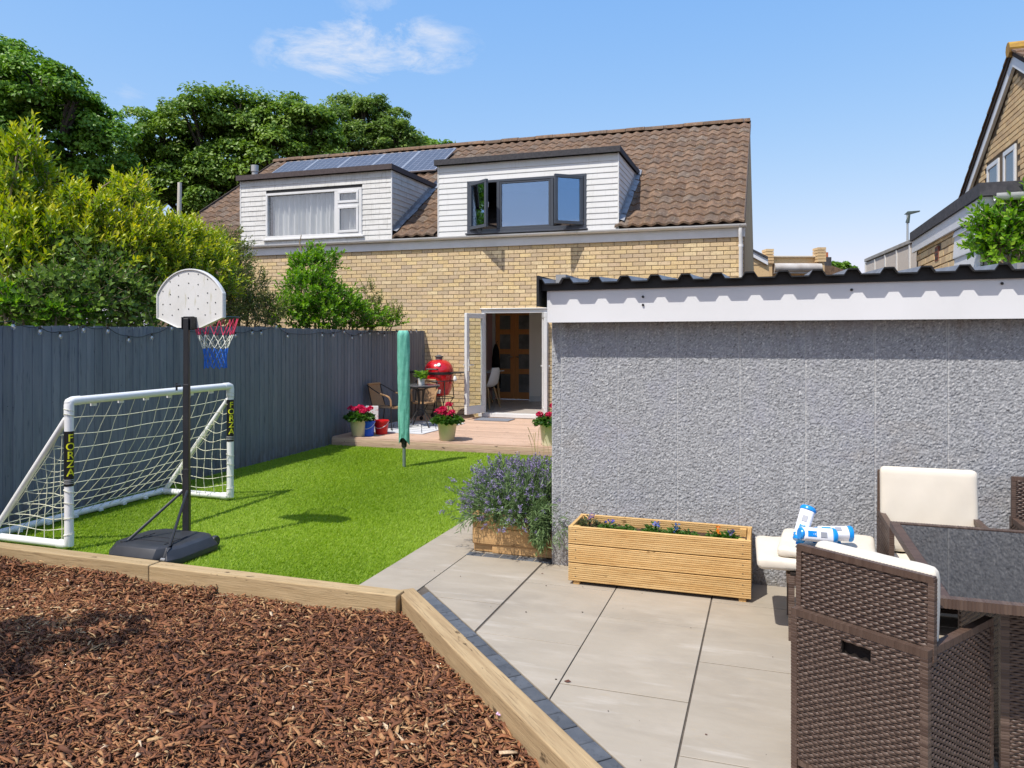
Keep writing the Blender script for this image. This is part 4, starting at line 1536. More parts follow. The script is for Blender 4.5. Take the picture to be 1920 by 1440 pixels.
q.obox((-4.495, 5.03, 1.79), (.004, 0, 0), (0, .035, 0), (0, 0, .05))
q.build("bracket", BLACK, hoop)
for (sx, ex) in ((-4.47, -4.68), (-4.43, -4.21)):
    q = MB()
    q.tube([(sx, 4.985, .44), (sx + (ex - sx) * .96, 4.985 - .445, .075), (ex, 4.50, .04)], .012, 8)
    q.build("strut", POLE, hoop, smooth=True)
    q = MB()
    q.tube([(ex - .02, 4.495, .045), (ex + .02, 4.495, .045)], .013, 8)
    q.build("strut_bolt", M("zinc_bolt", (.6, .58, .54), metal=.8, rough=.4), hoop, smooth=True)
# backboard: faces away from the lens, hollow moulding with a raised rim and a grid of holes
yb_ = 5.055
bc = (-4.472, yb_)
def bpt(x, z, y=yb_):
    return (bc[0] + x, y, z)
def outline(k):
    o = [(-.12 * k, 1.755 + .02 * (1 - k)), (.12 * k, 1.755 + .02 * (1 - k)), (.335 * k, 1.835 + .01 * (1 - k))]
    o += [(.335 * k, 2.03)]
    Ra, sg_ = .3762, math.asin(.335 / .3762)
    for i in range(1, 20):
        a_ = math.pi / 2 - sg_ + 2 * sg_ * i / 20
        o.append((Ra * k * math.cos(a_), 2.03 + (Ra * math.sin(a_) - .1711) * k))
    o += [(-.335 * k, 2.03), (-.335 * k, 1.835 + .01 * (1 - k))]
    return o
q = MB()
V, F = [], []
rings = [(1.0, yb_ + .03), (1.0, yb_), (.985, yb_ - .006), (.955, yb_ - .006), (.945, yb_ + .004)]
for k_, y_ in rings:
    V += [bpt(x, z, y_) for x, z in outline(k_)]
nb = len(outline(1))
for k in range(len(rings) - 1):
    for j in range(nb):
        F.append((k * nb + j, k * nb + (j + 1) % nb, (k + 1) * nb + (j + 1) % nb, (k + 1) * nb + j))
F.append(tuple((len(rings) - 1) * nb + j for j in range(nb)))
F.append(tuple(range(nb - 1, -1, -1)))
q.add(V, F)
bk = q.build("backboard", BOARD, hoop, smooth=True, sharp=.35)
q = MB()
for (hx, hz) in [(434, 150), (340, 165), (527, 157), (257, 218), (615, 205), (436, 236), (339, 253), (526, 250), (187, 304), (692, 297), (258, 334), (339, 356), (433, 369), (525, 351), (615, 328), (187, 424), (257, 424), (614, 415), (689, 415), (337, 471), (436, 469), (525, 468), (185, 516), (277, 524), (592, 524), (690, 516)]:
    x = (hx - 445) / 4.8 / 132 * .665
    z = 2.0 - (hz - 366) / 4.8 / 231
    q.lathe([(0, -.0015), (.0052, -.0015), (.0052, .0015), (0, .0015)], 8, bpt(x, z, yb_ + .0032), M4=Matrix.Rotation(math.pi / 2, 4, "X"))
q.build("backboard_holes", BLACK, bk, kind="stuff")
RIM = M("dark_green_rim", (.015, .03, .022), rough=.4)
rc_ = Vector((-4.50, 5.40, 1.845))
q = MB()
q.tube([rc_ + Vector((.19 * math.cos(a_), .19 * math.sin(a_), 0)) for a_ in [2 * math.pi * i / 36 for i in range(36)]], .009, 8, closed=True)
q.tube([(-4.56, 5.09, 1.83), (-4.56, 5.23, 1.845)], .008, 6)
q.tube([(-4.44, 5.09, 1.83), (-4.44, 5.23, 1.845)], .008, 6)
q.obox((-4.43, 5.09, 1.82), (.09, 0, 0), (0, .004, 0), (0, 0, .05))
q.build("rim", RIM, hoop, smooth=True)
def ringp(i, n_, rad, z, off=0):
    a_ = 2 * math.pi * (i + off) / n_
    return rc_ + Vector((rad * math.cos(a_), rad * math.sin(a_), z + .004 * math.sin(3 * a_)))
lvn = [(.187, -.008), (.145, -.15), (.120, -.21), (.100, -.265), (.090, -.325), (.088, -.375), (.092, -.435)]
sect = [("pink_red_cord", (.70, .05, .13), 0, 1), ("white_cord", (.72, .72, .62), 1, 3), ("blue_cord", (.03, .16, .62), 3, 6)]
q3 = []
for nm, colr, l0, l1 in sect:
    q = MB()
    for l in range(l0, l1):
        (r0, z0_), (r1, z1_) = lvn[l], lvn[l + 1]
        for i in range(12):
            o0, o1 = (l % 2) * .5, ((l + 1) % 2) * .5
            for s_ in (-.5, .5):
                a_ = ringp(i, 12, r0, z0_, o0)
                b_ = ringp(i, 12, r1, z1_, o0 + s_)
                q.tube([a_, (a_ + b_) / 2 + Vector((0, 0, -.006)), b_], .0033 if l0 < 3 else .004, 4, False)
    q.build("net", M(nm, colr, rough=.8), hoop)

# ------------------------------------------------------------------ covered rotary washing line
GREEN = M("teal_cover_cloth", (.13, .44, .33), (.19, .52, .41), sc=14, lo=.35, hi=.65, rough=.6, spec=.35, bump=.6, bs=22, bst=(1, 1, .35), bdist=.02)
line = thing("washing_line", "closed rotary washing line under a teal green cover on the lawn", "washing line", (-4.44, 8.857, 0))
q = MB()
V, F = [], []
nz, na = 40, 24
for j in range(nz + 1):
    s_ = j / nz
    for i in range(na):
        a_ = 2 * math.pi * i / na
        base_r = .070 + .012 * s_
        rr_ = base_r * (1 + .10 * math.cos(4 * a_ + .6) + .04 * math.sin(11 * a_ + 9 * s_) + .05 * math.sin(7 * a_ - 14 * s_))
        if s_ > .97: rr_ *= max(.02, 1 - (s_ - .97) / .03 * .3)
        z = .33 + 1.42 * s_ - (.05 * (1 - min(1, s_ * 12)) * math.sin(2 * a_ + 1.2))
        V.append((-4.44 + rr_ * math.cos(a_) - .012 * s_, 8.857 + rr_ * math.sin(a_), z))
for j in range(nz):
    for i in range(na):
        F.append((j * na + i, j * na + (i + 1) % na, (j + 1) * na + (i + 1) % na, (j + 1) * na + i))
F.append(tuple(nz * na + i for i in range(na)))
q.add(V, F)
cov = q.build("cover", GREEN, line, smooth=True, sharp=1.2)
q = MB()
q.tube([(-4.44 + .070 * math.cos(-2.05), 8.857 + .086 * math.sin(-2.05), .40 + .1 * k) for k in range(14)], .0045, 5)
q.build("zip", M("pale_green_zip", (.35, .60, .48), rough=.5), cov)
q = MB()
q.tube([(-4.44, 8.857, -.02), (-4.44, 8.857, 1.70)], .021, 12)
q.build("pole", M("green_grey_pole", (.20, .25, .22), rough=.45, metal=.3), line, smooth=True)
q = MB()
q.lathe([(.026, .25), (.034, .26), (.036, .33), (.05, .40), (0, .42)], 12, (-4.44, 8.857, 0))
for i in range(4):
    a_ = 2 * math.pi * i / 4 + .5
    q.tube([(-4.44 + .04 * math.cos(a_), 8.857 + .04 * math.sin(a_), .31), (-4.44 + .05 * math.cos(a_), 8.857 + .05 * math.sin(a_), 1.6)], .009, 6)
q.build("folded_arms", BLACK, line, smooth=True)

# ------------------------------------------------------------------ deck furniture and pots
DKZ = .126
GERL = leaf_mat("geranium_leaf", [(.03, .085, .012), (.06, .15, .02), (.10, .21, .035)])
GERF = leaf_mat("geranium_petal", [(.48, .004, .05), (.66, .012, .09), (.72, .03, .15)], trans=.3, rough=.6)
POT = M("stone_cream_pot", (.76, .72, .50), (.68, .63, .43), sc=6, rough=.5)
SOIL = M("potting_soil", (.05, .03, .02), (.09, .055, .035), sc=60, rough=1, bump=1, bs=90, bdist=.01)
def flower_pot(x, y, label, heads, H=.27, R0=.105, R1=.148, mirror=1):
    t_ = thing("flower_pot", label, "flower pot", (x, y, DKZ), group="potted geraniums on the deck")
    q = MB()
    nn_ = 36
    V, F = [], []
    prf = [(R0, 0), (R0 + .004, .003), (R1 * .985, H - .012), (R1, H - .01), (R1, H), (R1 - .012, H), (R1 - .02, H - .03)]
    for r_, z in prf:
        for i in range(nn_):
            a_ = 2 * math.pi * i / nn_
            pl = 1 - .018 * abs(math.sin(4.5 * a_)) * (1 - z / H)
            V.append((x + r_ * pl * math.cos(a_), y + r_ * pl * math.sin(a_), DKZ + z))
    for k in range(len(prf) - 1):
        for i in range(nn_):
            F.append((k * nn_ + i, k * nn_ + (i + 1) % nn_, (k + 1) * nn_ + (i + 1) % nn_, (k + 1) * nn_ + i))
    F.append(tuple(range(nn_ - 1, -1, -1)))
    q.add(V, F)
    q.build("pot", POT, t_, smooth=True, sharp=.8)
    q = MB()
    q.lathe([(0, H - .03), (R1 - .016, H - .03), (R1 - .017, H - .035)], 20, (x, y, DKZ))
    q.build("soil", SOIL, t_)
    n_ = 420
    th_ = rng.uniform(0, 2 * np.pi, n_)
    rr_ = R1 * 1.45 * np.sqrt(rng.uniform(0, 1, n_))
    zz_ = DKZ + H - .02 + rng.uniform(0, .15, n_) * (1.15 - rr_ / (R1 * 1.7)) + .02
    P = np.stack([x + rr_ * np.cos(th_), y + rr_ * np.sin(th_), zz_], 1)
    T = unit(np.stack([np.cos(th_), np.sin(th_), rng.uniform(-.5, .6, n_)], 1) + rng.normal(0, .5, (n_, 3)))
    N = unit(np.stack([np.cos(th_) * .4, np.sin(th_) * .4, np.ones(n_)], 1) + rng.normal(0, .4, (n_, 3)))
    V, F, R = leaf_cards(P, T, N, rng.uniform(.045, .075, n_), rng.uniform(.05, .075, n_), np.clip(rng.normal(.45, .25, n_), 0, 1), .1)
    big("leaves", V, F, R, GERL, t_)
    q = MB()
    for (hx, hy, hz, hr) in heads:
        q.tube([(x + hx * .3, y + hy * .3, DKZ + H - .03), (x + hx, y + hy, DKZ + H + hz)], .004, 5)
    q.build("stems", M("geranium_stem", (.10, .16, .04), rough=.7), t_)
    for (hx, hy, hz, hr) in heads:
        n_ = 130
        d_ = rand_dirs(n_, -.35)
        P = np.array([x + hx, y + hy, DKZ + H + hz]) + d_ * hr * rng.uniform(.55, 1, (n_, 1)) * np.array([1, 1, .75])
        T = unit(rng.normal(size=(n_, 3)) + d_ * .6)
        V, F, R = leaf_cards(P, T, d_ + rng.normal(0, .3, (n_, 3)), rng.uniform(.018, .03, n_), rng.uniform(.018, .028, n_), np.clip(rng.normal(.5, .25, n_), 0, 1), .1)
        big("flower_head", V, F, R, GERF, t_)
flower_pot(-6.02, 10.47, "cream pot of pink red geraniums beside the blue bucket", [(-.13, -.02, .16, .05), (-.05, -.05, .15, .055), (.02, .0, .17, .06), (.09, -.06, .12, .055), (.14, -.02, .14, .05), (-.02, .08, .17, .05), (.16, .05, .16, .045)], .26)
flower_pot(-4.53, 10.45, "cream pot of red geraniums standing alone at the deck's front edge", [(-.12, -.05, .16, .05), (-.03, -.08, .14, .06), (.06, -.07, .12, .06), (.03, .0, .26, .05), (-.08, .03, .19, .045), (.0, -.1, .19, .045), (.09, -.02, .15, .045)], .27)
flower_pot(-2.945, 10.47, "cream pot of red geraniums half hidden by the garage corner", [(-.14, -.05, .13, .05), (.02, -.08, .13, .062), (.05, -.02, .26, .05), (.12, .0, .16, .05)], .30, .115, .15)
def bucket(x, y, colr, label, H, R0, R1):
    t_ = thing("bucket", label, "bucket", (x, y, DKZ), group="plastic buckets on the deck")
    mt = M(label.split()[0] + "_plastic", colr, rough=.35)
    q = MB()
    q.lathe([(R0, 0), (R0 + .003, .002), (R1 - .003, H - .03), (R1 + .006, H - .028), (R1 + .007, H - .004), (R1 + .002, H), (R1 - .006, H - .002), (R0 - .003, .006), (0, .006)], 30, (x, y, DKZ))
    q.build("body", mt, t_, smooth=True)
    q = MB()
    q.tube([(x + (R1 + .006) * math.cos(a_), y + .02 - (R1 + .01) * math.sin(a_), DKZ + H - .02 - .10 * math.sin(a_)) for a_ in [math.pi * i / 14 for i in range(15)]], .004, 6)
    q.build("handle", WHITE, t_, smooth=True)
bucket(-5.885, 10.52, (.01, .10, .62), "blue plastic bucket beside the first geranium pot", .235, .075, .098)
bucket(-5.80, 10.78, (.62, .012, .015), "red plastic bucket behind the blue bucket", .22, .09, .115)
# white patterned card leaning behind the pot
q = MB()
q.obox((-6.02, 10.86, DKZ + .215), (.105, .03, 0), (-.004, .012, 0), (0, 0, .215))
o = q.build("storage_box", M("white_spotted_card", (.74, .72, .70), c3=(.55, .12, .12), sc=3, sc3=18, lo3=.62, hi3=.65, rough=.6), None, loc=(-6.02, 10.86, DKZ), bevel=.004)
tag(o, "narrow white box with red spots behind the left geranium pot", "box")

# rug
RUGM = M("pale_rug", (.62, .63, .64), (.56, .57, .58), sc=30, rough=.95, bump=.4, bs=200)
rug = thing("outdoor_rug", "pale grey patterned rug under the round bistro table", "rug", (-5.75, 11.7, DKZ), rz=-.05)
q = MB()
q.box((-6.33, 10.96, DKZ + .001), (-5.12, 12.55, DKZ + .010))
q.build("rug_cloth", RUGM, rug)
q = MB()
for k in range(9):
    c0 = -6.25 + .27 * (k % 4)
    y0_ = 11.05 + .5 * (k // 4)
    q.prism([(c0, y0_, DKZ + .0105), (c0 + .014, y0_, DKZ + .0105), (c0 + .25, y0_ + .45, DKZ + .0105), (c0 + .236, y0_ + .45, DKZ + .0105)], (0, 0, .001))
    q.prism([(c0 + .25, y0_, DKZ + .012), (c0 + .264, y0_, DKZ + .012), (c0 + .02, y0_ + .45, DKZ + .012), (c0 + .006, y0_ + .45, DKZ + .012)], (0, 0, .001))
q.build("rug_pattern", M("rug_line", (.10, .11, .12), rough=.95), rug)
q = MB()
q.box((-5.12, 13.02, DKZ), (-4.45, 13.42, DKZ + .014))
tag(q.build("doormat", M("grey_mat", (.16, .18, .22), (.22, .23, .26), sc=60, rough=1), None, loc=(-4.8, 13.2, DKZ), bevel=.003), "flat grey blue doormat below the open french doors", "doormat")

# bistro set
RATT = M("tan_rattan", (.45, .27, .13), (.36, .20, .09), sc=50, st=(1, 1, 3), rough=.6, bump=.8, bs=120)
DKM = M("dark_tube_metal", (.02, .018, .017), rough=.4, spec=.5)
def weave_sheet(pt, nu, nv, amp, name, mat, par):
    """woven sheet: strands go over and under along a curved surface pt(u, v)"""
    V, F = [], []
    for j in range(nv):
        for i in range(nu * 2 + 1):
            u = i / (nu * 2)
            off = amp * math.cos(math.pi * i / 1.0 + math.pi * j) * (1 if i % 2 == 0 else 1)
            for s_ in (.06, .94):
                p, nrm = pt(u, (j + s_) / nv)
                V.append(Vector(p) + Vector(nrm) * off)
    k = 2 * (nu * 2 + 1)
    for j in range(nv):
        for i in range(nu * 2):
            b = j * k + i * 2
            F.append((b, b + 2, b + 3, b + 1))
    m_ = MB()
    m_.add(V, F)
    o_ = m_.build(name, mat, par, smooth=True, sharp=1.5)
    return o_
def bistro_chair(x, y, rz, label):
    """local: seat faces +X, origin on the floor under the seat's centre"""
    t_ = thing("rattan_chair", label, "chair", (x, y, DKZ + .01), rz=rz, group="rattan bistro chairs", local=True)
    def seatp(u, v):
        return (-.20 + .41 * u, -.22 + .44 * v, .43 - .018 * math.sin(math.pi * u) - .012 * math.sin(math.pi * v)), (0, 0, 1)
    weave_sheet(seatp, 14, 16, .004, "seat", RATT, t_)
    def backp(u, v):
        cv = .03 * math.cos(math.pi * (v - .5))
        return (-.21 - .12 * u - cv - .02 * math.sin(math.pi * u), -.20 + .40 * v, .43 + .44 * u), (1, 0, .25)
    weave_sheet(backp, 14, 14, .004, "backrest", RATT, t_)
    q = MB()
    q.tube([backp(1, v / 8)[0] for v in range(9)], .022, 8)
    q.build("top_roll", RATT, t_, smooth=True)
    q = MB()
    q.tube([(.21, -.22 + .44 * v / 6, .425 - .012 * math.sin(math.pi * v / 6)) for v in range(7)], .02, 8)
    q.build("seat_roll", RATT, t_, smooth=True)
    for sy in (-1, 1):
        q = MB()
        q.tube([(-.34, sy * .22, .86), (-.20, sy * .25, .79), (.02, sy * .265, .68), (.14, sy * .265, .655), (.20, sy * .255, .62), (.225, sy * .24, .53), (.22, sy * .235, .42), (.235, sy * .245, .0)], .011, 8)
        q.build("leg", DKM, t_, smooth=True)
        q = MB()
        q.tube([(-.33, sy * .21, .87), (-.22, sy * .215, .43), (-.25, sy * .23, .25), (-.30, sy * .24, .0)], .011, 8)
        q.build("leg", DKM, t_, smooth=True)
        q = MB()
        q.tube([(.0, sy * .265, .69), (.13, sy * .267, .665), (.19, sy * .258, .635), (.222, sy * .245, .57), (.226, sy * .24, .46)], .019, 8)
        q.build("armrest", RATT, t_, smooth=True)
    q = MB()
    q.tube([(-.22, -.22, .42), (.21, -.22, .42)], .01, 6)
    q.tube([(-.22, .22, .42), (.21, .22, .42)], .01, 6)
    q.tube([(-.22, -.22, .42), (-.22, .22, .42)], .01, 6)
    q.build("seat_frame", DKM, t_)
    t_.scale = (.86, .86, .84)
    return t_
bistro_chair(-6.02, 11.42, -.10, "tan rattan chair by the fence facing the green washing line")
bistro_chair(-5.82, 12.42, -1.25, "tan rattan chair mostly hidden behind the bistro table")
tb = thing("bistro_table", "round grey glass bistro table with splayed dark legs", "table", (-5.60, 11.80, DKZ + .01), local=True)
q = MB()
q.lathe([(0, .69), (.315, .69), (.325, .694), (.328, .702), (.322, .709), (0, .711)], 40)
q.build("table_top", M("smoked_table_glass", (.11, .11, .115), rough=.18, spec=.5), tb, smooth=True)
q = MB()
q.tube([(.31 * math.cos(a_), .31 * math.sin(a_), .681) for a_ in [2 * math.pi * i / 28 for i in range(28)]], .010, 6, closed=True)
q.build("rim", DKM, tb, smooth=True)
for k in range(4):
    a_ = math.pi / 4 + k * math.pi / 2 + .2
    q = MB()
    ps = [(.21, .68), (.07, .62), (.045, .45), (.05, .32), (.12, .20), (.21, .07), (.26, .0)]
    q.tube([(r_ * math.cos(a_), r_ * math.sin(a_), z) for r_, z in ps], .011, 8)
    q.build("leg", DKM, tb, smooth=True)
q = MB()
for z in (.28, .62):
    q.tube([(.055 * math.cos(a_), .055 * math.sin(a_), z) for a_ in [2 * math.pi * i / 16 for i in range(16)]], .008, 6, closed=True)
q.build("leg_ring", DKM, tb)
hp = thing("potted_plant", "small bright green plant in a white pot on the bistro table", "potted plant", (-5.58, 11.78, DKZ + .722))
q = MB()
q.lathe([(.045, 0), (.05, .002), (.062, .11), (.055, .11), (.05, .09), (0, .09)], 22, (-5.58, 11.78, DKZ + .722))
q.build("pot", WHITE, hp, smooth=True)
n_ = 110
th_ = rng.uniform(0, 2 * np.pi, n_)
P = np.stack([-5.58 + .04 * np.cos(th_), 11.78 + .04 * np.sin(th_), np.full(n_, DKZ + .80) + rng.uniform(0, .12, n_)], 1)
T = unit(np.stack([np.cos(th_), np.sin(th_), rng.uniform(.1, 1.4, n_)], 1))
V, F, R = leaf_cards(P, T, np.tile([[0, 0, 1.]], (n_, 1)), rng.uniform(.07, .13, n_), rng.uniform(.025, .045, n_), rng.uniform(0, 1, n_))
big("leaves", V, F, R, leaf_mat("bright_leaf", [(.06, .16, .02), (.16, .32, .04), (.30, .45, .08)]), hp)

# kamado barbecue
RED = M("red_ceramic_glaze", (.55, .006, .012), (.48, .005, .01), sc=12, rough=.22, spec=.55, coat=.5)
bbq = thing("kamado_barbecue", "glossy red egg-shaped barbecue on a black wheeled stand by the house wall", "barbecue", (-5.80, 13.0, DKZ), local=True)
q = MB()
q.lathe([(0, .44), (.15, .44), (.19, .46), (.235, .56), (.262, .70), (.268, .80), (.266, .845)], 40)
q.build("bowl", RED, bbq, smooth=True)
q = MB()
q.lathe([(.272, .872), (.276, .89), (.266, .945), (.240, 1.005), (.195, 1.06), (.13, 1.095), (.075, 1.108), (0, 1.11)], 40)
q.build("lid", RED, bbq, smooth=True)
q = MB()
q.lathe([(.262, .835), (.276, .838), (.278, .868), (.276, .885), (.262, .888)], 40)
q.build("band", DKM, bbq, smooth=True)
q = MB()
q.lathe([(.06, 1.103), (.065, 1.108), (.06, 1.145), (.075, 1.15), (.078, 1.17), (.04, 1.185), (.03, 1.197), (0, 1.198)], 20)
q.build("vent_cap", M("cast_grey", (.10, .10, .10), rough=.5), bbq, smooth=True)
q = MB()
mm = Matrix.Rotation(math.radians(62), 4, "X")
q.lathe([(0, 0), (.036, 0), (.038, .008), (.03, .016), (0, .018)], 18, (.09, -.212, 1.015), M4=mm)
q.build("thermometer", M("gauge_face", (.78, .78, .74), rough=.2, metal=.2), bbq, smooth=True)
q = MB()
q.tube([(-.10, -.27, .93), (-.10, -.33, .94), (.10, -.33, .94), (.10, -.27, .93)], .013, 8)
q.build("lid_handle", DKM, bbq, smooth=True)
q = MB()
q.obox((.04, -.215, .53), (.085, 0, 0), (0, .012, 0), (0, .012, .038))
dr = q.build("draft_door", M("brushed_steel", (.55, .52, .47), metal=.6, rough=.35), bbq, bevel=.004)
q = MB()
q.obox((-.015, -.229, .525), (.02, 0, 0), (0, .003, 0), (0, 0, .024))
q.build("door_vent", BLACK, dr)
for sx in (-1, 1):
    q = MB()
    q.box((sx * .30 if sx > 0 else -.58, -.13, .862), (.47 if sx > 0 else -.30, .13, .886))
    q.build("side_shelf", DKM, bbq, bevel=.004)
    q = MB()
    q.tube([(sx * .31, 0, .86), (sx * .44, 0, .86), (sx * .44, 0, .80)], .009, 6)
    q.build("shelf_bracket", DKM, bbq)
for k in range(4):
    a_ = math.pi / 4 + k * math.pi / 2
    q = MB()
    q.tube([(.275 * math.cos(a_), .275 * math.sin(a_), .72), (.285 * math.cos(a_), .285 * math.sin(a_), .50), (.30 * math.cos(a_), .30 * math.sin(a_), .40), (.22 * math.cos(a_), .22 * math.sin(a_), .30), (.34 * math.cos(a_), .34 * math.sin(a_), .06)], .010, 8)
    q.build("stand_leg", DKM, bbq, smooth=True)
    q = MB()
    q.lathe([(0, -.012), (.035, -.012), (.038, 0), (.035, .012), (0, .012)], 14, (.345 * math.cos(a_), .345 * math.sin(a_), .037), M4=Matrix.Rotation(math.pi / 2, 4, "X"))
    q.build("castor", BLACK, bbq, smooth=True)
q = MB()
for z, r_ in ((.72, .278), (.40, .27)):
    q.tube([(r_ * math.cos(a_), r_ * math.sin(a_), z) for a_ in [2 * math.pi * i / 32 for i in range(32)]], .008, 6, closed=True)
q.build("stand_ring", DKM, bbq, smooth=True)
# festoon bulb hanging from the right shelf
o = thing("hanging_bulb", "single clear bulb dangling under the barbecue's right shelf", "bulb", (-5.42, 12.86, .84))
q = MB()
q.tube([(-5.42, 12.86, .985), (-5.42, 12.86, .94)], .008, 6)
q.build("bulb_socket", BLACK, o)
q = MB()
q.lathe([(0, .84), (.02, .845), (.035, .87), (.037, .89), (.02, .93), (.012, .945), (0, .945)], 14, (-5.42, 12.86, 0))
q.build("bulb", FIL, o, smooth=True)

# dining corner seen inside the doors
WSH = M("white_chair_shell", (.72, .72, .74), rough=.4)
BEECH = M("beech_leg", (.55, .36, .18), (.48, .30, .14), sc=6, st=(1, 1, .2), rough=.5)
def shell_chair(x, y, rz, label):
    t_ = thing("dining_chair", label, "chair", (x, y, .191), rz=rz, group="white shell dining chairs", local=True)
    prof_ = [(.22, .44), (.19, .455), (.10, .44), (-.04, .425), (-.14, .44), (-.20, .50), (-.235, .60), (-.265, .72), (-.275, .80), (-.27, .83)]
    V, F = [], []
    nv = 12
    for k, (px__, pz__) in enumerate(prof_):
        hw = .22 if k < 6 else .20 - .02 * (k - 6)
        for j in range(nv + 1):
            s_ = j / nv * 2 - 1
            up = .05 * abs(s_) ** 2.2
            if k < 5: V.append((px__, hw * s_, pz__ + up))
            else: V.append((px__ + up * .8, hw * s_, pz__))
    m0_ = len(V)
    V += [(a_ - .006, b_, c_ - .008) for a_, b_, c_ in V]
    for k in range(len(prof_) - 1):
        for j in range(nv):
            b = k * (nv + 1) + j
            F += [(b, b + 1, b + nv + 2, b + nv + 1), (m0_ + b, m0_ + b + nv + 1, m0_ + b + nv + 2, m0_ + b + 1)]
    q = MB()
    q.add(V, F)
    q.build("shell", WSH, t_, smooth=True, sharp=1)
    for sx in (-1, 1):
        for sy in (-1, 1):
            q = MB()
            q.tube([(sx * .12, sy * .12, .42), (sx * .22, sy * .22, 0)], [.017, .011], 8)
            q.build("leg", BEECH, t_, smooth=True)
    q = MB()
    q.tube([(-.14, -.14, .36), (.14, .14, .36)], .006, 6)
    q.tube([(-.14, .14, .36), (.14, -.14, .36)], .006, 6)
    q.build("brace", BLACK, t_)
shell_chair(-5.53, 14.75, math.radians(170), "white shell chair with beech legs just inside the open door")
shell_chair(-6.05, 15.7, math.radians(60), "white shell chair farther in beside the pale table")
tb = thing("dining_table", "white topped dining table with angled beech legs inside the doorway", "table", (-6.1, 15.25, .191))
q = MB()
q.box((-6.75, 14.75, .905), (-5.42, 15.6, .93))
q.build("table_top", WSH, tb, bevel=.004)
for (a_, b_) in ((-5.50, 14.85), (-5.50, 15.5), (-6.67, 14.85), (-6.67, 15.5)):
    q = MB()
    sx = .06 if a_ > -6 else -.06
    q.tube([(a_ - sx, b_, .905), (a_ + sx * .2, b_, .191)], [.028, .018], 10)
    q.build("leg", BEECH, tb, smooth=True)
coat = thing("black_coat", "black coat hanging at the left edge of the oak doors", "coat", (-6.02, 16.66, .5))
q = MB()
V, F = [], []
for k, (z, w_, d_) in enumerate([(.45, .12, .06), (.8, .11, .06), (1.15, .09, .05), (1.35, .07, .045), (1.47, .03, .03)]):
    for i in range(12):
        a_ = 2 * math.pi * i / 12
        V.append((-6.0 + w_ * math.cos(a_) * (1 + .15 * math.sin(5 * a_)), 16.68 + d_ * math.sin(a_), z))
for k in range(4):
    for i in range(12):
        F.append((k * 12 + i, k * 12 + (i + 1) % 12, k * 12 + 12 + (i + 1) % 12, k * 12 + 12 + i))
F += [tuple(range(11, -1, -1)), tuple(48 + i for i in range(12))]
q.add(V, F)
q.build("cloth", M("black_cloth", (.012, .012, .014), rough=.9), coat, smooth=True)
q = MB()
q.tube([(-6.0, 16.68, 1.46), (-6.0, 16.74, 1.53), (-6.0, 16.80, 1.53)], .006, 6)
q.build("hook", BLACK, coat)

# ------------------------------------------------------------------ lavender planter
lp = thing("sleeper_planter", "orange pine sleeper planter at the garage corner holding lavender", "planter", (-1.87, 5.9, 0))
lx0, lx1, ly0, ly1 = -2.195, -1.532, 5.555, 6.62
zz = [.004, .068, .196, .305]
q = MB()
q.box((lx0 + .16, ly0 + .012, zz[0]), (lx1, ly0 + .10, zz[1] - .002))
q.box((lx0 + .001, ly0 + .03, zz[0]), (lx0 + .158, ly0 + .10, zz[1] - .002))
q.build("sleeper", PINE, lp, bevel=.004)
for k in (1, 2):
    q = MB()
    q.box((lx0, ly0 + random.uniform(0, .003), zz[k] + .001), (lx1, ly0 + .10, zz[k + 1] - .001))
    q.build("sleeper", PINE, lp, bevel=.005)
for k in range(3):
    for (xa_, xb_) in ((lx0 + .002, lx0 + .10), (lx1 - .10, lx1 - .002)):
        q = MB()
        q.box((xa_, ly0 + .102, zz[k] + .001), (xb_, ly1, zz[k + 1] - .001))
        q.build("sleeper", PINE, lp, bevel=.005)
q = MB()
q.box((lx0 + .10, ly0 + .10, .0), (lx1 - .10, ly1 - .02, .26))
q.build("soil", SOIL, lp)
lav = thing("lavender_bush", "bushy lavender in full purple flower spilling over the pine planter", "lavender", (-1.87, 5.95, .26))
LAVL = leaf_mat("lavender_leaf", [(.10, .17, .065), (.17, .265, .10), (.26, .36, .15)], trans=.25, rough=.6)
LAVF = leaf_mat("lavender_flower", [(.19, .15, .30), (.30, .25, .42), (.42, .37, .53)], trans=.2, rough=.7)
cen = np.array([-1.87, 5.93, .24])
ns = 1500
th_ = rng.uniform(0, 2 * np.pi, ns)
ph = np.arccos(1 - rng.uniform(0, 1, ns) * .86)
d_ = np.stack([np.sin(ph) * np.cos(th_) * 1.05, np.sin(ph) * np.sin(th_) * .85, np.cos(ph) * .86 + .10], 1)
ln = rng.uniform(.34, .50, ns) * (1 - .16 * np.sin(ph) ** 4)
front = (d_[:, 1] < -.45) & (d_[:, 2] < .45)
ln = ln * np.where(d_[:, 0] > .35, .88, 1.0)
b0 = cen + np.stack([np.clip(.14 * rng.normal(size=ns), -.25, .25), .16 * rng.normal(size=ns), np.zeros(ns)], 1)
tipp = b0 + d_ * ln[:, None] + np.stack([np.zeros(ns), np.zeros(ns), -.10 * (np.sin(ph) ** 3)], 1)
# nothing grows through the garage wall: stems beyond the wall plane fold forward
def keep_out(Pt):
    inside = (Pt[:, 0] > -1.56) & (Pt[:, 1] > 5.40)
    k_ = Pt.copy()
    k_[:, 0] = np.where(inside, -1.57 - .1 * rng.uniform(size=len(Pt)), Pt[:, 0])
    return k_
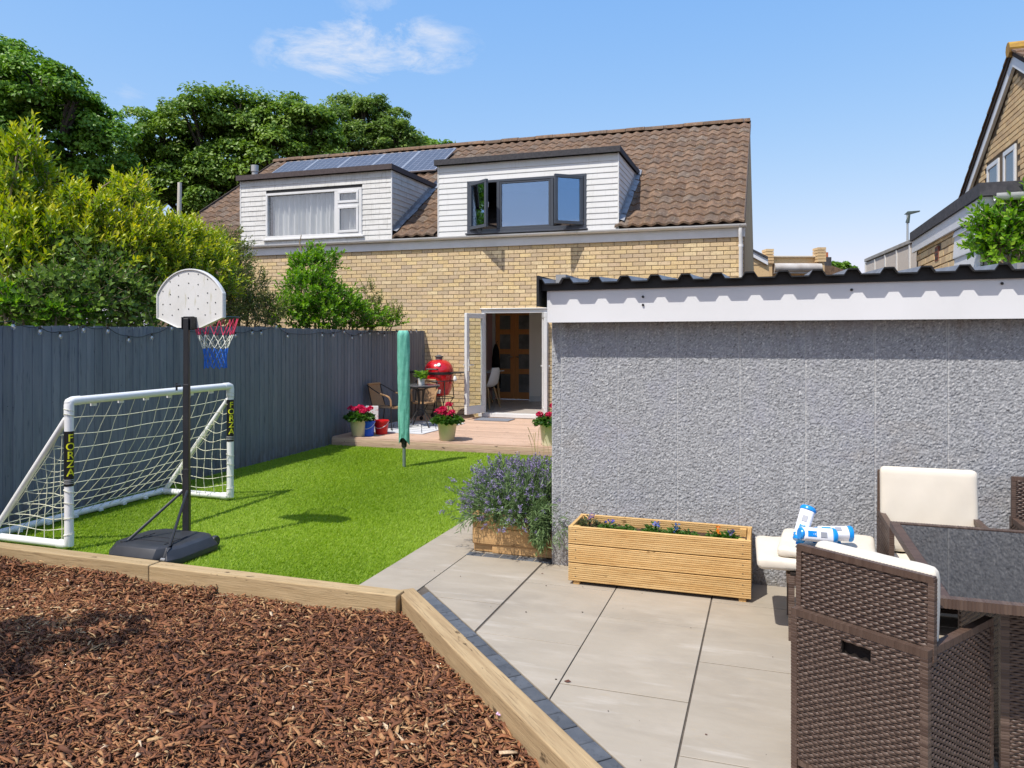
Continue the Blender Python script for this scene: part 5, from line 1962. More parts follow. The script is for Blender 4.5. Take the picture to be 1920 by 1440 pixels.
# the nearest side flops forward past the garage corner
spill = np.arange(ns) % 11 == 0
b0[spill] = np.array([-1.62, 5.62, .27]) + rng.normal(0, .05, (spill.sum(), 3)) * np.array([1, .6, .3])
sd = unit(np.stack([rng.uniform(.1, 1.0, spill.sum()), rng.uniform(-1.0, -.35, spill.sum()), rng.uniform(-.55, .75, spill.sum())], 1))
d_[spill] = sd
ln[spill] = rng.uniform(.14, .36, spill.sum())
ph[spill] = .9
tipp[spill] = b0[spill] + sd * ln[spill][:, None] - np.array([0, 0, .05])
tipp[:, 2] = np.maximum(tipp[:, 2], .06)
tipp = keep_out(tipp)
midp = (b0 + tipp) / 2 + np.array([0, 0, .05])
Tm = unit(tipp - midp)
# stems as slender crossed blades
def slender(A, B, w0):
    n_ = len(A)
    T_ = unit(B - A)
    s_ = unit(np.cross(T_, rng.normal(size=(n_, 3)))) * w0
    V = np.stack([A - s_, A + s_, B + s_ * .5, B - s_ * .5], 1).reshape(-1, 3)
    F = np.arange(4 * n_).reshape(-1, 4)
    return V, F
V1, F1 = slender(b0, midp, .0022)
V2, F2 = slender(midp, tipp, .0018)
big("stems", np.concatenate([V1, V2]), np.concatenate([F1, F2 + len(V1)]), np.full(len(V1) + len(V2), .35), LAVL, lav)
# narrow grey green leaves fill the mound
n_ = 56000
k_ = rng.integers(0, ns, n_)
s_ = rng.uniform(.12, .86, n_)[:, None]
P = np.where(s_ < .5, b0[k_] + (midp[k_] - b0[k_]) * s_ * 2, midp[k_] + (tipp[k_] - midp[k_]) * (s_ - .5) * 2) + rng.normal(0, .018, (n_, 3))
P = keep_out(P)
T = unit(Tm[k_] + rng.normal(0, .55, (n_, 3)))
V, F, R = leaf_cards(P, T, rng.normal(size=(n_, 3)), rng.uniform(.035, .07, n_), rng.uniform(.005, .010, n_), np.clip(rng.normal(.5, .25, n_), 0, 1))
big("foliage", V, F, R, LAVL, lav)
# flower spikes: whorls of small florets round the stem tips
sel = np.where((d_[:, 2] > .12) & (rng.uniform(size=ns) < np.clip(.30 + 1.0 * d_[:, 2], .1, 1)) & ~spill)[0]
nf = 26
kk = np.repeat(sel, nf)
s_ = rng.uniform(-.05, .012, len(kk))
P = tipp[kk] + Tm[kk] * s_[:, None] + rng.normal(0, .0055, (len(kk), 3))
P = keep_out(P)
T = unit(rng.normal(size=(len(kk), 3)) + Tm[kk] * .5)
V, F, R = leaf_cards(P, T, rng.normal(size=(len(kk), 3)), rng.uniform(.010, .017, len(kk)), rng.uniform(.007, .011, len(kk)), np.clip(rng.normal(.5, .28, len(kk)), 0, 1))
big("flowers", V, F, R, LAVF, lav)

# ------------------------------------------------------------------ long trough of decking boards
pt_ = thing("trough_planter", "long golden trough of ribbed decking boards holding bedding plants", "planter", (-.70, 5.23, 0))
tx0, tx1, ty0, ty1 = -1.293, -.105, 5.05, 5.425
def ribbed(x0, x1, z0, z1, y, face, name="board", mat=PLANTER):
    """board with grooves along it: face=-1 looks to the lens; along X"""
    m_ = MB()
    k = 8
    sec = [(.0, z0 + .003), (.003, z0)] if False else []
    h_ = z1 - z0
    for i in range(k):
        a_, b_, c_ = z0 + .004 + (h_ - .008) * i / k, z0 + .004 + (h_ - .008) * (i + .66) / k, z0 + .004 + (h_ - .008) * (i + .83) / k
        sec += [(0, a_), (0, z0 + .004 + (h_ - .008) * (i + .60) / k), (.0045, z0 + .004 + (h_ - .008) * (i + .66) / k), (.0045, z0 + .004 + (h_ - .008) * (i + .92) / k)]
    sec += [(0, z1 - .004), (.003, z1), (.024, z1), (.024, z0), (.003, z0)]
    m_.prism([(x0, y - face * d__, z__) for d__, z__ in sec], (x1 - x0, 0, 0), r=random.random())
    return m_.build(name, mat, pt_)
zs_ = [.022, .148, .274, .398]
for k in range(3):
    ribbed(tx0, tx1, zs_[k] + .003, zs_[k + 1] - .004, ty0, -1)
    ribbed(tx0, tx1, zs_[k] + .001, zs_[k + 1] - .0015, ty1 - .024, -1)
    for xx in (tx0 + .002, tx1 - .026):
        q = MB()
        q.box((xx, ty0 + .025, zs_[k] + .001), (xx + .024, ty1 - .025, zs_[k + 1] - .0015), r=random.random())
        q.build("end_board", PLANTER_Y, pt_, bevel=.003)
for xx in (tx0 + .03, tx1 - .075):
    q = MB()
    q.box((xx, ty0 + .012, .0), (xx + .09 - .045, ty1 - .03, .0215))
    q.build("foot", PLANTER_Y, pt_, bevel=.002)
    for yy in (ty0 + .026, ty1 - .069):
        q = MB()
        q.box((xx - .003, yy, .024), (xx + .04, yy + .043, .39))
        q.build("corner_batten", PLANTER_Y, pt_, bevel=.002)
q = MB()
for k in range(3):
    for xx in (tx0 + .05, tx1 - .05):
        for dz in (.035, .09):
            q.lathe([(0, 0), (.0042, 0), (.0042, .0012), (0, .0014)], 8, (xx, ty0 - .0001, zs_[k] + dz), M4=Matrix.Rotation(math.pi / 2, 4, "X"))
q.build("screw_heads", M("screw_zinc", (.22, .17, .11), metal=.5, rough=.5), pt_, kind="stuff")
q = MB()
V, F = [], []
nx_, ny_ = 40, 12
for j in range(ny_ + 1):
    for i in range(nx_ + 1):
        V.append((tx0 + .027 + (tx1 - tx0 - .054) * i / nx_, ty0 + .027 + (ty1 - ty0 - .054) * j / ny_, .335 + random.uniform(-.008, .012)))
for j in range(ny_):
    for i in range(nx_):
        b = j * (nx_ + 1) + i
        F.append((b, b + 1, b + nx_ + 2, b + nx_ + 1))
q.add(V, F)
q.build("soil", SOIL, pt_)
BEDL = leaf_mat("bedding_leaf", [(.035, .10, .015), (.07, .17, .025), (.13, .25, .05)])
BEDD = leaf_mat("bronze_bedding_leaf", [(.06, .07, .03), (.10, .13, .045), (.15, .12, .07)])
beds = [(-1.20, 5.24, .085, "bronze tinged trailing plant at the trough's left end", BEDD, (.25, .16, .30)),
        (-1.04, 5.18, .07, "green bedding plant with violet blue bloom, second in the trough", BEDL, (.10, .09, .40)),
        (-.91, 5.17, .055, "small plain green seedling, third from the trough's left end", BEDL, None),
        (-.735, 5.20, .075, "tallest green bedding plant with a blue flower near the trough's middle", BEDL, (.13, .16, .45)),
        (-.60, 5.20, .065, "rounded green plant just right of the trough's middle", BEDL, (.05, .12, .30)),
        (-.50, 5.16, .06, "spiky pale green seedling between the round plant and orange pansy", BEDL, None),
        (-.33, 5.17, .07, "orange flowered pansy near the trough's right end", BEDL, (.75, .22, .02)),
        (-.25, 5.20, .065, "leafy green plant filling the trough's right end", BEDL, (.12, .10, .28))]
for (x, y, s_, lab, mt, fl) in beds:
    t_ = thing("bedding_plant", lab, "bedding plant", (x, y, .338), group="bedding plants in the trough")
    n_ = 170
    th_ = rng.uniform(0, 2 * np.pi, n_)
    rr_ = s_ * np.sqrt(rng.uniform(0, 1, n_))
    P = np.stack([x + rr_ * np.cos(th_), y + rr_ * np.sin(th_), .338 + rng.uniform(.0, s_ * 1.05, n_) * (1.2 - rr_ / s_)], 1)
    T = unit(np.stack([np.cos(th_), np.sin(th_), rng.uniform(.0, 1.3, n_)], 1) + rng.normal(0, .35, (n_, 3)))
    V, F, R = leaf_cards(P, T, np.tile([[0, 0, 1.]], (n_, 1)) + rng.normal(0, .3, (n_, 3)), rng.uniform(.022, .042, n_), rng.uniform(.012, .024, n_), rng.uniform(0, 1, n_))
    big("leaves", V, F, R, mt, t_)
    if fl:
        n_ = 12
        c_ = np.array([x + s_ * .3, y - s_ * .3, .338 + s_ * 1.15])
        P = c_ + rng.normal(0, .011, (n_, 3))
        V, F, R = leaf_cards(P, rand_dirs(n_), np.tile([[0, -.6, .6]], (n_, 1)), .018, .018, rng.uniform(0, 1, n_))
        big("flower", V, F, R, leaf_mat("bedding_petal", [fl, tuple(min(1, c__ * 1.3) for c__ in fl)]), t_)
# ------------------------------------------------------------------ brown wicker dining set
WICK = M("brown_wicker", (.06, .035, .025), rc=[(.062, .037, .027), (.088, .055, .041), (.112, .073, .054), (.074, .046, .034), (.13, .087, .066)], rough=.42, spec=.5, bump=.25, bs=500, bdist=.001)
WICKD = M("wicker_backing", (.018, .012, .009), rough=.8)
CUSH = M("cream_cushion", (.70, .64, .54), (.66, .60, .50), sc=5, rough=.85, bump=.12, bs=350, bdist=.001)
wick_cache = {}
def weave_mesh(Wd, H, hole=None, row=.0112, stake=.021):
    """flat synthetic cane over and under uprights: local x in [0,W], z in [0,H], outward -y"""
    key = (round(Wd, 3), round(H, 3), hole)
    if key in wick_cache:
        return wick_cache[key]
    nr = int(H / row)
    row = H / nr
    ns_ = int(Wd / stake) * 5
    xs = np.linspace(0, Wd, ns_ + 1)
    V, F, R = [], [], []
    b = 0
    for r in range(nr):
        ph_ = math.pi * (r % 2) + .5 * math.sin(r * .9)
        off = .0030 * np.cos(2 * np.pi * xs / (stake * 2) + ph_)
        zc = (r + .5) * row + rng.normal(0, .0005) + .0006 * np.sin(2 * np.pi * xs / (stake * 2) + ph_)
        x_ok = np.ones(ns_, bool)
        if hole:
            if hole[1] < (r + .5) * row < hole[3]:
                x_ok = (xs[1:] <= hole[0]) | (xs[:-1] >= hole[2])
        hw = row * .50
        for dz, dy in ((-hw, .0018), (-hw * .55, -.0006), (hw * .55, -.0006), (hw, .0018)):
            V.append(np.stack([xs, -.003 - off + dy, zc + dz], 1))
        rv_ = np.repeat(rng.uniform(0, 1), 4 * (ns_ + 1))
        R.append(rv_ + .25 * np.tile(np.sin(np.arange(ns_ + 1) * .21 + r), 4))
        i = np.arange(ns_)[x_ok]
        for k in range(3):
            F.append(np.stack([b + k * (ns_ + 1) + i, b + k * (ns_ + 1) + i + 1, b + (k + 1) * (ns_ + 1) + i + 1, b + (k + 1) * (ns_ + 1) + i], 1))
        b += 4 * (ns_ + 1)
    me = bigmesh("wicker_weave", np.concatenate(V), np.concatenate(F), np.concatenate(R) % 1.0, WICK, smooth=True)
    wick_cache[key] = me
    return me
def wrap_bar(p, q_, w, name, par, h=None):
    """square bar bound with cane: many shallow rounds along its length"""
    p, q_ = V3(p), V3(q_)
    d = q_ - p
    L = d.length
    n_ = max(2, int(L / .0125))
    m_ = MB()
    d.normalize()
    up = Vector((0, 0, 1)) if abs(d.z) < .7 else Vector((0, 1, 0))
    x = d.cross(up).normalized()
    z = x.cross(d)
    hw, hh = w / 2, (h or w) / 2
    V, F = [], []
    ring = [(-1, -1), (1, -1), (1, 1), (-1, 1)]
    for i in range(n_ + 1):
        for k in (0, 1):
            if i == n_ and k: break
            t_ = (i + (.18 if k == 0 else .82)) / n_ * L if i < n_ else L
            if i == n_: t_ = L
            for (a_, b_) in ring:
                g_ = .0 if k else .0
                V.append(p + d * t_ + x * a_ * hw + z * b_ * hh)
            if k == 0 and i < n_:
                pass
    # simple ribbed profile: alternate full and slightly waisted rings
    V = []
    F = []
    m = n_ * 4
    for i in range(m + 1):
        s_ = 1.0 if i % 4 in (1, 2, 3) else .93
        t_ = L * i / m
        for (a_, b_) in ring:
            V.append(p + d * t_ + x * a_ * hw * s_ + z * b_ * hh * s_)
    for i in range(m):
        for j in range(4):
            F.append((4 * i + j, 4 * i + (j + 1) % 4, 4 * i + 4 + (j + 1) % 4, 4 * i + 4 + j))
    F += [(3, 2, 1, 0), tuple(4 * m + j for j in range(4))]
    r_ = [random.random() for _ in range(n_ + 1)]
    m_.add(V, F, 0)
    m_.r = [.35 + .3 * r_[(i // 4) // 4] for i in range(len(V))]
    return m_.build(name, WICK, par)
def panel_part(name, par, loc, rz, Wd, H, hole=None, both=False, tilt=0):
    """woven panel: dark core with cane on the outer face (and the inner face)"""
    m_ = MB()
    if hole:
        x0_, z0_, x1_, z1_ = hole
        m_.box((0, .0, 0), (x0_, .012, H)); m_.box((x1_, .0, 0), (Wd, .012, H))
        m_.box((x0_, .0, 0), (x1_, .012, z0_)); m_.box((x0_, .0, z1_), (x1_, .012, H))
    else:
        m_.box((0, .0, 0), (Wd, .012, H))
    o_ = m_.build(name, WICKD, par)
    o_.location = loc
    o_.rotation_euler = (tilt, 0, rz)
    w1 = link("wicker_weave", weave_mesh(Wd, H, hole), o_, kind="stuff")
    if both:
        w2 = link("wicker_weave", weave_mesh(Wd, H, None), o_, kind="stuff")
        w2.location = (Wd, .012, 0)
        w2.rotation_euler = (0, 0, math.pi)
    return o_
def cushion_mesh(a_, b_, c_, r=.03, puff=.012, seed=0):
    """boxed cushion: rounded edges, slightly domed faces, gentle creases"""
    nx_, ny_ = 22, 16
    rs = np.random.default_rng(seed)
    V, F = [], []
    for side in (1, -1):
        for j in range(ny_ + 1):
            for i in range(nx_ + 1):
                u, v = -math.cos(math.pi * i / nx_), -math.cos(math.pi * j / ny_)
                du, dv = max(0, abs(u) * a_ - (a_ - r)), max(0, abs(v) * b_ - (b_ - r))
                dd_ = math.hypot(du, dv) / r
                k = math.sqrt(max(0, 1 - min(1, dd_) ** 2.2))
                x, y = u * a_, v * b_
                if dd_ > 1:
                    sc_ = 1 / dd_
                    x = math.copysign(abs(u) * a_ - du + du * sc_, u)
                    y = math.copysign(abs(v) * b_ - dv + dv * sc_, v)
                z = c_ * (.55 + .45 * k) if False else c_ * (.35 + .65 * k)
                z += puff * (1 - u ** 2) * (1 - v ** 2) + .0025 * math.sin(9 * u + 5 * v + seed) * (1 - k * .5) + .0015 * math.sin(17 * u - 4 * v)
                V.append((x, y, side * z))
    N_ = (nx_ + 1) * (ny_ + 1)
    for s_ in (0, 1):
        for j in range(ny_):
            for i in range(nx_):
                b = s_ * N_ + j * (nx_ + 1) + i
                f = (b, b + 1, b + nx_ + 2, b + nx_ + 1)
                F.append(f if s_ == 0 else f[::-1])
    per = [i for i in range(nx_ + 1)] + [j * (nx_ + 1) + nx_ for j in range(1, ny_ + 1)] + [ny_ * (nx_ + 1) + i for i in range(nx_ - 1, -1, -1)] + [j * (nx_ + 1) for j in range(ny_ - 1, 0, -1)]
    for k in range(len(per)):
        p, q_ = per[k], per[(k + 1) % len(per)]
        F.append((p, N_ + p, N_ + q_, q_))
    m_ = MB()
    m_.add(V, F)
    return m_.mesh("cushion", CUSH, smooth=True, sharp=1.3)
def cushion(label, group, loc, rot, a_, b_, c_, seed, parent=None):
    me = cushion_mesh(a_, b_, c_, seed=seed)
    o_ = link("cushion", me, parent)
    o_.location = loc
    o_.rotation_euler = rot
    if label: tag(o_, label, "cushion", group)
    return o_
CW, CD, CH = .52, .52, .63
def wicker_chair(x, y, rz, label, hole=True):
    """local: outer back on the x axis from 0 to CW facing -y, seat towards +y"""
    t_ = thing("wicker_armchair", label, "armchair", (x, y, 0), rz=rz, group="brown wicker armchairs", local=True)
    hl = (.19, .475, .30, .525) if hole else None
    panel_part("back_panel", t_, (.018, .006, .045), 0, CW - .036, CH - .075, hl, both=False)
    panel_part("side_panel", t_, (CW - .006, .018, .045), math.pi / 2, CD - .036, CH - .075, None, both=True)
    panel_part("side_panel", t_, (.006, CD - .018, .045), -math.pi / 2, CD - .036, CH - .075, None, both=True)
    for (a_, b_) in ((.013, .013), (CW - .013, .013), (.013, CD - .013), (CW - .013, CD - .013)):
        wrap_bar((a_, b_, .0), (a_, b_, CH - .028), .026, "leg", t_)
    wrap_bar((.0, .015, CH - .014), (CW, .015, CH - .014), .030, "top_rail", t_, .028)
    wrap_bar((.015, .031, CH - .014), (.015, CD, CH - .014), .030, "arm_rail", t_, .028)
    wrap_bar((CW - .015, .031, CH - .014), (CW - .015, CD, CH - .014), .030, "arm_rail", t_, .028)
    wrap_bar((.028, .013, .035), (CW - .028, .013, .035), .022, "bottom_rail", t_)
    wrap_bar((.013, .028, .035), (.013, CD - .028, .035), .022, "bottom_rail", t_)
    wrap_bar((CW - .013, .028, .035), (CW - .013, CD - .028, .035), .022, "bottom_rail", t_)
    q = MB()
    q.box((.03, .03, .30), (CW - .03, CD - .02, .33))
    q.build("seat_base", WICKD, t_)
    q = MB()
    q.box((.022, .032, .331), (CW - .022, .038, CH - .06))
    q.build("slot_shade_sheet", WICKD, t_)  # dark sheet added behind the hand slot in place of shade
    # raised folding back, set forward of the outer panel
    o_ = panel_part("upper_back", t_, (.02, .040, CH - .05), 0, CW - .04, .272, None, both=True, tilt=math.radians(-2))
    wrap_bar((.008, .046, CH - .05), (.008, .052, CH + .236), .022, "back_frame", t_)
    wrap_bar((CW - .008, .046, CH - .05), (CW - .008, .052, CH + .236), .022, "back_frame", t_)
    wrap_bar((.0, .052, CH + .230), (CW, .052, CH + .230), .024, "back_frame", t_)
    return t_
# near chair, seen from behind
near_rz = math.radians(-34.9)
nc = wicker_chair(.083, 3.185, near_rz, "near wicker armchair seen from behind, hand slot in its back")
def on_near(x, y, z):
    c_, s_ = math.cos(near_rz), math.sin(near_rz)
    return (.083 + x * c_ - y * s_, 3.185 + x * s_ + y * c_, z)
cushion("cream back cushion standing in the near wicker armchair", "cream dining cushions", on_near(.268, .112, .645), (math.radians(88), 0, near_rz), .231, .24, .036, 3)
cushion("cream seat cushion lying inside the near wicker armchair", "cream dining cushions", on_near(.26, .29, .365), (0, 0, near_rz), .23, .20, .03, 4)
# two chairs with their backs to the garage wall
wicker_chair(1.155, 5.20, math.pi, "wicker armchair with a cream back cushion against the garage wall", False)
cushion("upright cream cushion against the garage wall, behind the glass table", "cream dining cushions", (.897, 5.075, .655), (math.radians(94), 0, math.pi), .258, .25, .032, 5)
cushion("cream seat cushion on the armchair by the garage wall", "cream dining cushions", (.897, 4.88, .365), (0, 0, 0), .23, .20, .03, 6)
wicker_chair(1.865, 5.20, math.pi, "bare wicker armchair cut off by the right edge", False)
# low stool carrying cushions
stl = thing("wicker_footstool", "low brown wicker stool under the stacked cream cushions", "stool", (.105, 4.50, 0), local=True)
for (a_, b_) in ((.016, .016), (.43, .016), (.016, .43), (.43, .43)):
    wrap_bar((a_, b_, 0), (a_, b_, .36), .032, "leg", stl)
for (p, q_) in (((.032, .016, .335), (.414, .016, .335)), ((.032, .43, .335), (.414, .43, .335)), ((.016, .032, .335), (.016, .414, .335)), ((.43, .032, .335), (.43, .414, .335))):
    wrap_bar(p, q_, .05, "top_rail", stl)
q = MB()
q.box((.01, .01, .362), (.436, .436, .374))
q.build("stool_top", WICKD, stl)
cushion("lower cream cushion on the stool, overhanging towards the trough", "cream dining cushions", (.215, 4.78, .412), (0, 0, math.radians(2)), .285, .26, .033, 7)
cushion("upper cream cushion on the stool, under the toy water pistols", "cream dining cushions", (.32, 4.77, .476), (0, 0, math.radians(-5)), .255, .25, .026, 8)
# glass topped table
tbl = thing("glass_dining_table", "brown wicker dining table with a dark reflective glass top", "table", (.59, 3.12, 0), local=True)
TW, TD, TZ = 1.15, 1.21, .725
for (p, q_) in (((0, .02, TZ), (TW, .02, TZ)), ((0, TD - .02, TZ), (TW, TD - .02, TZ)), ((.02, .04, TZ), (.02, TD - .04, TZ)), ((TW - .02, .04, TZ), (TW - .02, TD - .04, TZ))):
    wrap_bar(p, q_, .04, "edge_rail", tbl, .036)
q = MB()
q.box((.041, .041, TZ + .006), (TW - .041, TD - .041, TZ + .014))
q.build("glass_top", M("black_table_glass", (.012, .013, .016), rough=.035, spec=1.0), tbl, bevel=.002)
q = MB()
q.box((.05, .05, TZ - .03), (TW - .05, TD - .05, TZ + .003))
q.build("under_frame", WICKD, tbl)
for (a_, b_) in ((.27, .27), (TW - .27, .27), (.27, TD - .27), (TW - .27, TD - .27)):
    wrap_bar((a_, b_, 0), (a_, b_, TZ - .03), .03, "leg", tbl)
panel_part("side_panel", tbl, (.285, .262, .02), 0, TW - .57, .66)
panel_part("side_panel", tbl, (.262, TD - .285, .02), -math.pi / 2, TD - .57, .66)

# ------------------------------------------------------------------ toy water pistols on the cushions
TBL = M("sky_blue_plastic", (.01, .27, .72), rough=.28, spec=.5)
TWH = M("toy_white_plastic", (.76, .77, .82), rough=.3, spec=.5)
GREYP = M("toy_grey", (.32, .33, .36), rough=.4)
def rot_thing(o_, M3):
    o_.rotation_euler = M3.to_euler()
def toy(name_label, loc, M3):
    """local: barrel along +X, flared blue muzzle at -X end, blue cap at +X"""
    t_ = thing("toy_water_pistol", name_label, "toy", loc, group="toy water pistols", local=True)
    rot_thing(t_, M3)
    q = MB()
    V, F = [], []
    secs = [(-.085, .030, .026), (-.08, .036, .031), (.06, .040, .034), (.075, .041, .035)]
    for x, w_, h_ in secs:
        for i in range(16):
            a_ = 2 * math.pi * i / 16
            ca, sa = math.cos(a_), math.sin(a_)
            V.append((x, w_ * math.copysign(abs(ca) ** .6, ca), h_ * math.copysign(abs(sa) ** .6, sa)))
    for k in range(3):
        for i in range(16):
            F.append((k * 16 + i, k * 16 + (i + 1) % 16, k * 16 + 16 + (i + 1) % 16, k * 16 + 16 + i))
    F += [tuple(range(15, -1, -1)), tuple(48 + i for i in range(16))]
    q.add(V, F)
    bd = q.build("barrel", TWH, t_, smooth=True, sharp=.8)
    q = MB()
    Mx = Matrix.Rotation(math.pi / 2, 4, "Y")
    q.lathe([(.030, .0), (.043, .004), (.045, .018), (.041, .026), (0, .027)], 20, (.074, 0, 0), M4=Mx)
    q.build("end_cap", TBL, t_, smooth=True)
    q = MB()
    q.lathe([(0, -.016), (.030, -.016), (.034, -.008), (.030, .004), (0, .004)], 20, (-.086, 0, 0), M4=Mx)
    q.build("muzzle", TBL, t_, smooth=True)
    q = MB()
    for k in range(5):
        q.box((-.06 + .009 * k, -.012, .0315), (-.0555 + .009 * k, .012, .0345))
    q.box((-.066, -.016, .031), (-.016, .016, .0318))
    q.build("vent_panel", TBL, bd)
    q = MB()
    q.box((.005, -.014, .0335), (.04, .014, .0355))
    q.build("grey_label", GREYP, bd)
    # trigger grip: blue frame with a hooked foot
    q = MB()
    poly = [(-.03, -.030), (.04, -.034), (.055, -.075), (.062, -.125), (.045, -.140), (.012, -.138), (.018, -.09), (-.005, -.062), (-.03, -.055)]
    q.prism([(x, -.015, z) for x, z in poly], (0, .03, 0))
    q.build("grip", TBL, t_, bevel=.005, seg=2)
    q = MB()
    q.prism([(-.11, -.014, -.05), (-.02, -.014, -.035), (-.02, -.014, -.055), (-.06, -.014, -.072), (-.105, -.014, -.068)], (0, .028, 0))
    q.build("trigger_guard", TBL, t_, bevel=.004, seg=2)
    return t_
def basis(x, z):
    x = V3(x).normalized()
    z = V3(z)
    y = z.cross(x).normalized()
    z = x.cross(y)
    return Matrix((x, y, z)).transposed()
RIGHT = Vector((CA, SA, 0))
FWD = Vector((-SA, CA, 0))
toy("upper toy water pistol tilted up, its blue capped end against the wall", (.187, 4.60, .632), basis(RIGHT * .40 + Vector((0, 0, .75)) + FWD * .35, -FWD * .8 + Vector((0, 0, .5)) - RIGHT * .3))
toy("second toy water pistol lying flat with its barrel to the right", (.345, 4.64, .582), basis(RIGHT * 1 - FWD * .1, Vector((0, 0, 1)) - FWD * .6))
tw = toy("third toy water pistol lying in front, white side towards the patio", (.255, 4.535, .592), basis(RIGHT * 1 + FWD * .05 - Vector((0, 0, .10)), -FWD * 1 + Vector((0, 0, .35))))

# ------------------------------------------------------------------ small litter on the paving and bark
DEADL = M("dry_leaf", (.10, .035, .02), rough=.7)
for (x, y, s_, a_, lab) in ((-.93, 3.62, .018, .5, "curled dark red leaf lying on the paving beside the setts"), (-1.52, 5.20, .008, 1.2, "tiny dark seed husk on the slab before the lavender planter"), (-.25, 3.33, .006, .4, "small dark speck of grit on a wide near slab")):
    q = MB()
    q.add([(x - s_, y, .003), (x, y - s_ * .5, .002 + s_ * .2), (x + s_, y + s_ * .2, .005), (x + s_ * .1, y + s_ * .5, .002 + s_ * .5), (x - s_ * .9, y + s_ * .1, .006)], [(0, 1, 3), (1, 2, 3), (0, 3, 4)])
    tag(q.build("fallen_leaf", DEADL, None, loc=(x, y, .002)), lab, "leaf", "dry litter on the paving")
q = MB()
for k in range(5):
    a_ = 2 * math.pi * k / 5
    q.obox((-1.18 + .009 * math.cos(a_), 3.33 + .009 * math.sin(a_), -.055), (.007 * math.cos(a_), .007 * math.sin(a_), 0), (-.005 * math.sin(a_), .005 * math.cos(a_), 0), (0, 0, .002))
tag(q.build("fallen_flower", M("pale_pink_petal", (.75, .5, .72), rough=.6), None, loc=(-1.18, 3.33, -.055)), "tiny pale pink flower dropped on the bark beside the diagonal sleeper", "flower")
q = MB()
for _ in range(60):
    x, y = random.uniform(-2.4, 1.2), random.uniform(2.2, 5.3)
    if DN[0] * x + DN[1] * y < D0 + .15: continue
    s_ = random.choice([.0012, .0015, .0018, .0022, .0028, .004])
    q.obox((x, y, .002 + s_ * .3), (s_, s_ * random.uniform(-.5, .5), 0), (-s_ * .4, s_ * .6, 0), (0, 0, s_ * .35))
tag(q.build("grit", M("dark_grit", (.05, .035, .025), rough=.9), None, loc=(0, 4, 0), kind="stuff"), "scattered dark specks of grit on the paving", "grit")
# dry grass stalks by the deck's garage end
t_ = thing("grass_stalks", "thin dry grass stalks at the deck edge behind the lavender", "grass", (-2.6, 9.6, 0))
q = MB()
for k in range(16):
    x, y = -2.75 + random.uniform(-.25, .3), 9.7 + random.uniform(-.3, .3)
    dx, dy = random.uniform(-.12, .06), random.uniform(-.1, .1)
    hgt_ = random.uniform(.25, .5)
    q.tube([(x, y, -.02), (x + dx * .4, y + dy * .4, hgt_ * .6), (x + dx, y + dy, hgt_)], [.003, .0025, .005], 4)
q.build("stalks", M("straw", (.42, .33, .16), rough=.8), t_)
# ------------------------------------------------------------------ neighbouring buildings
ext = thing("flat_roof_extension", "neighbour's flat roofed brick extension with white fascia beyond the garage", "extension", (1.64, 7.05, 0))
EX, EYN, EYF, EZT = 1.64, 7.05, 10.05, 2.905
BR2 = M("tan_brick", (.5, .35, .2), rc=[(.64, .45, .24), (.74, .54, .29), (.68, .47, .24), (.56, .39, .22), (.72, .52, .28)], c3=(.34, .24, .13), sc3=30, lo3=.55, hi3=.75, rough=.9, bump=.5, bs=100)
MORT2 = M("brown_mortar", (.15, .11, .07), rough=.95)
q = MB()
q.box((EX + .012, EYN + .02, -.4), (3.18, EYF - .02, 2.70))
xw = q.build("wall", MORT2, ext)
q_full = MB()
q_full.box((.0, -.1075, .005), (.03, .1075, .070), r=0)
b_mesh = q_full.mesh("brick", BR2, bevel=.003)
r_ = 0
z = 1.8
while z < 2.66:
    y = EYN + 1.02 + (.1125 if r_ % 2 else 0)
    while y + .1075 < EYF - .02:
        if not (z < 2.58 and z > 2.44 and 8.72 < y < 8.93):
            o = link("brick", b_mesh, xw)
            o.location = Vector((EX + random.uniform(-.002, .002), y, z)) - ORG[ext.name]
        y += .225
    z += .075
    r_ += 1
q = MB()
q.box((EX - .006, 8.74, 2.455), (EX + .02, 8.90, 2.60))
ab = q.build("air_brick", M("terracotta_vent", (.22, .07, .045), rough=.8), ext)
q = MB()
for k in range(3):
    for j in range(2):
        q.box((EX - .008, 8.755 + .07 * j, 2.47 + .042 * k), (EX - .0055, 8.81 + .07 * j, 2.495 + .042 * k))
q.build("vent_slots", BLACK, ab)
q = MB()
q.box((EX - .03, EYN - .05, 2.66), (EX - .005, EYF + .03, EZT - .105))
q.box((EX - .03, EYN - .075, 2.66), (3.4, EYN - .051, EZT - .105))
q.build("fascia_board", FASC, ext, bevel=.003)
q = MB()
q.box((EX - .05, EYN - .09, EZT - .104), (EX - .02, EYF + .05, EZT))
q.box((EX - .05, EYN - .12, EZT - .104), (3.5, EYN - .091, EZT))
q.box((EX - .019, EYN - .09, EZT - .03), (3.2, EYF + .05, EZT - .012))
q.build("felt_roof", FELT, ext)
q = MB()
q.prism([(EX + .05, EYN - .14 + py, EZT - .10 + pz) for py, pz in prof], (1.8, 0, 0))
q.build("gutter", GUT, ext, smooth=True, sharp=.9)
q = MB()
q.box((EX - .02, EYN + .0, 1.2), (EX + .010, EYN + .05, 2.655))
q.box((EX + .0, EYN - .0, 1.2), (3.18, EYN + .018, 2.655))
q.build("corner_board", WHITE, ext)
z = 1.6
while z < 2.62:
    q = MB()
    z1 = min(z + .20, 2.655)
    q.prism([(EX + .010, EYN + .052, z), (EX - .016, EYN + .052, z), (EX - .016, EYN + .052, z + .012), (EX - .002, EYN + .052, z1), (EX + .010, EYN + .052, z1)], (0, .93, 0))
    q.build("cladding_board", CLAD, ext)
    z += .20

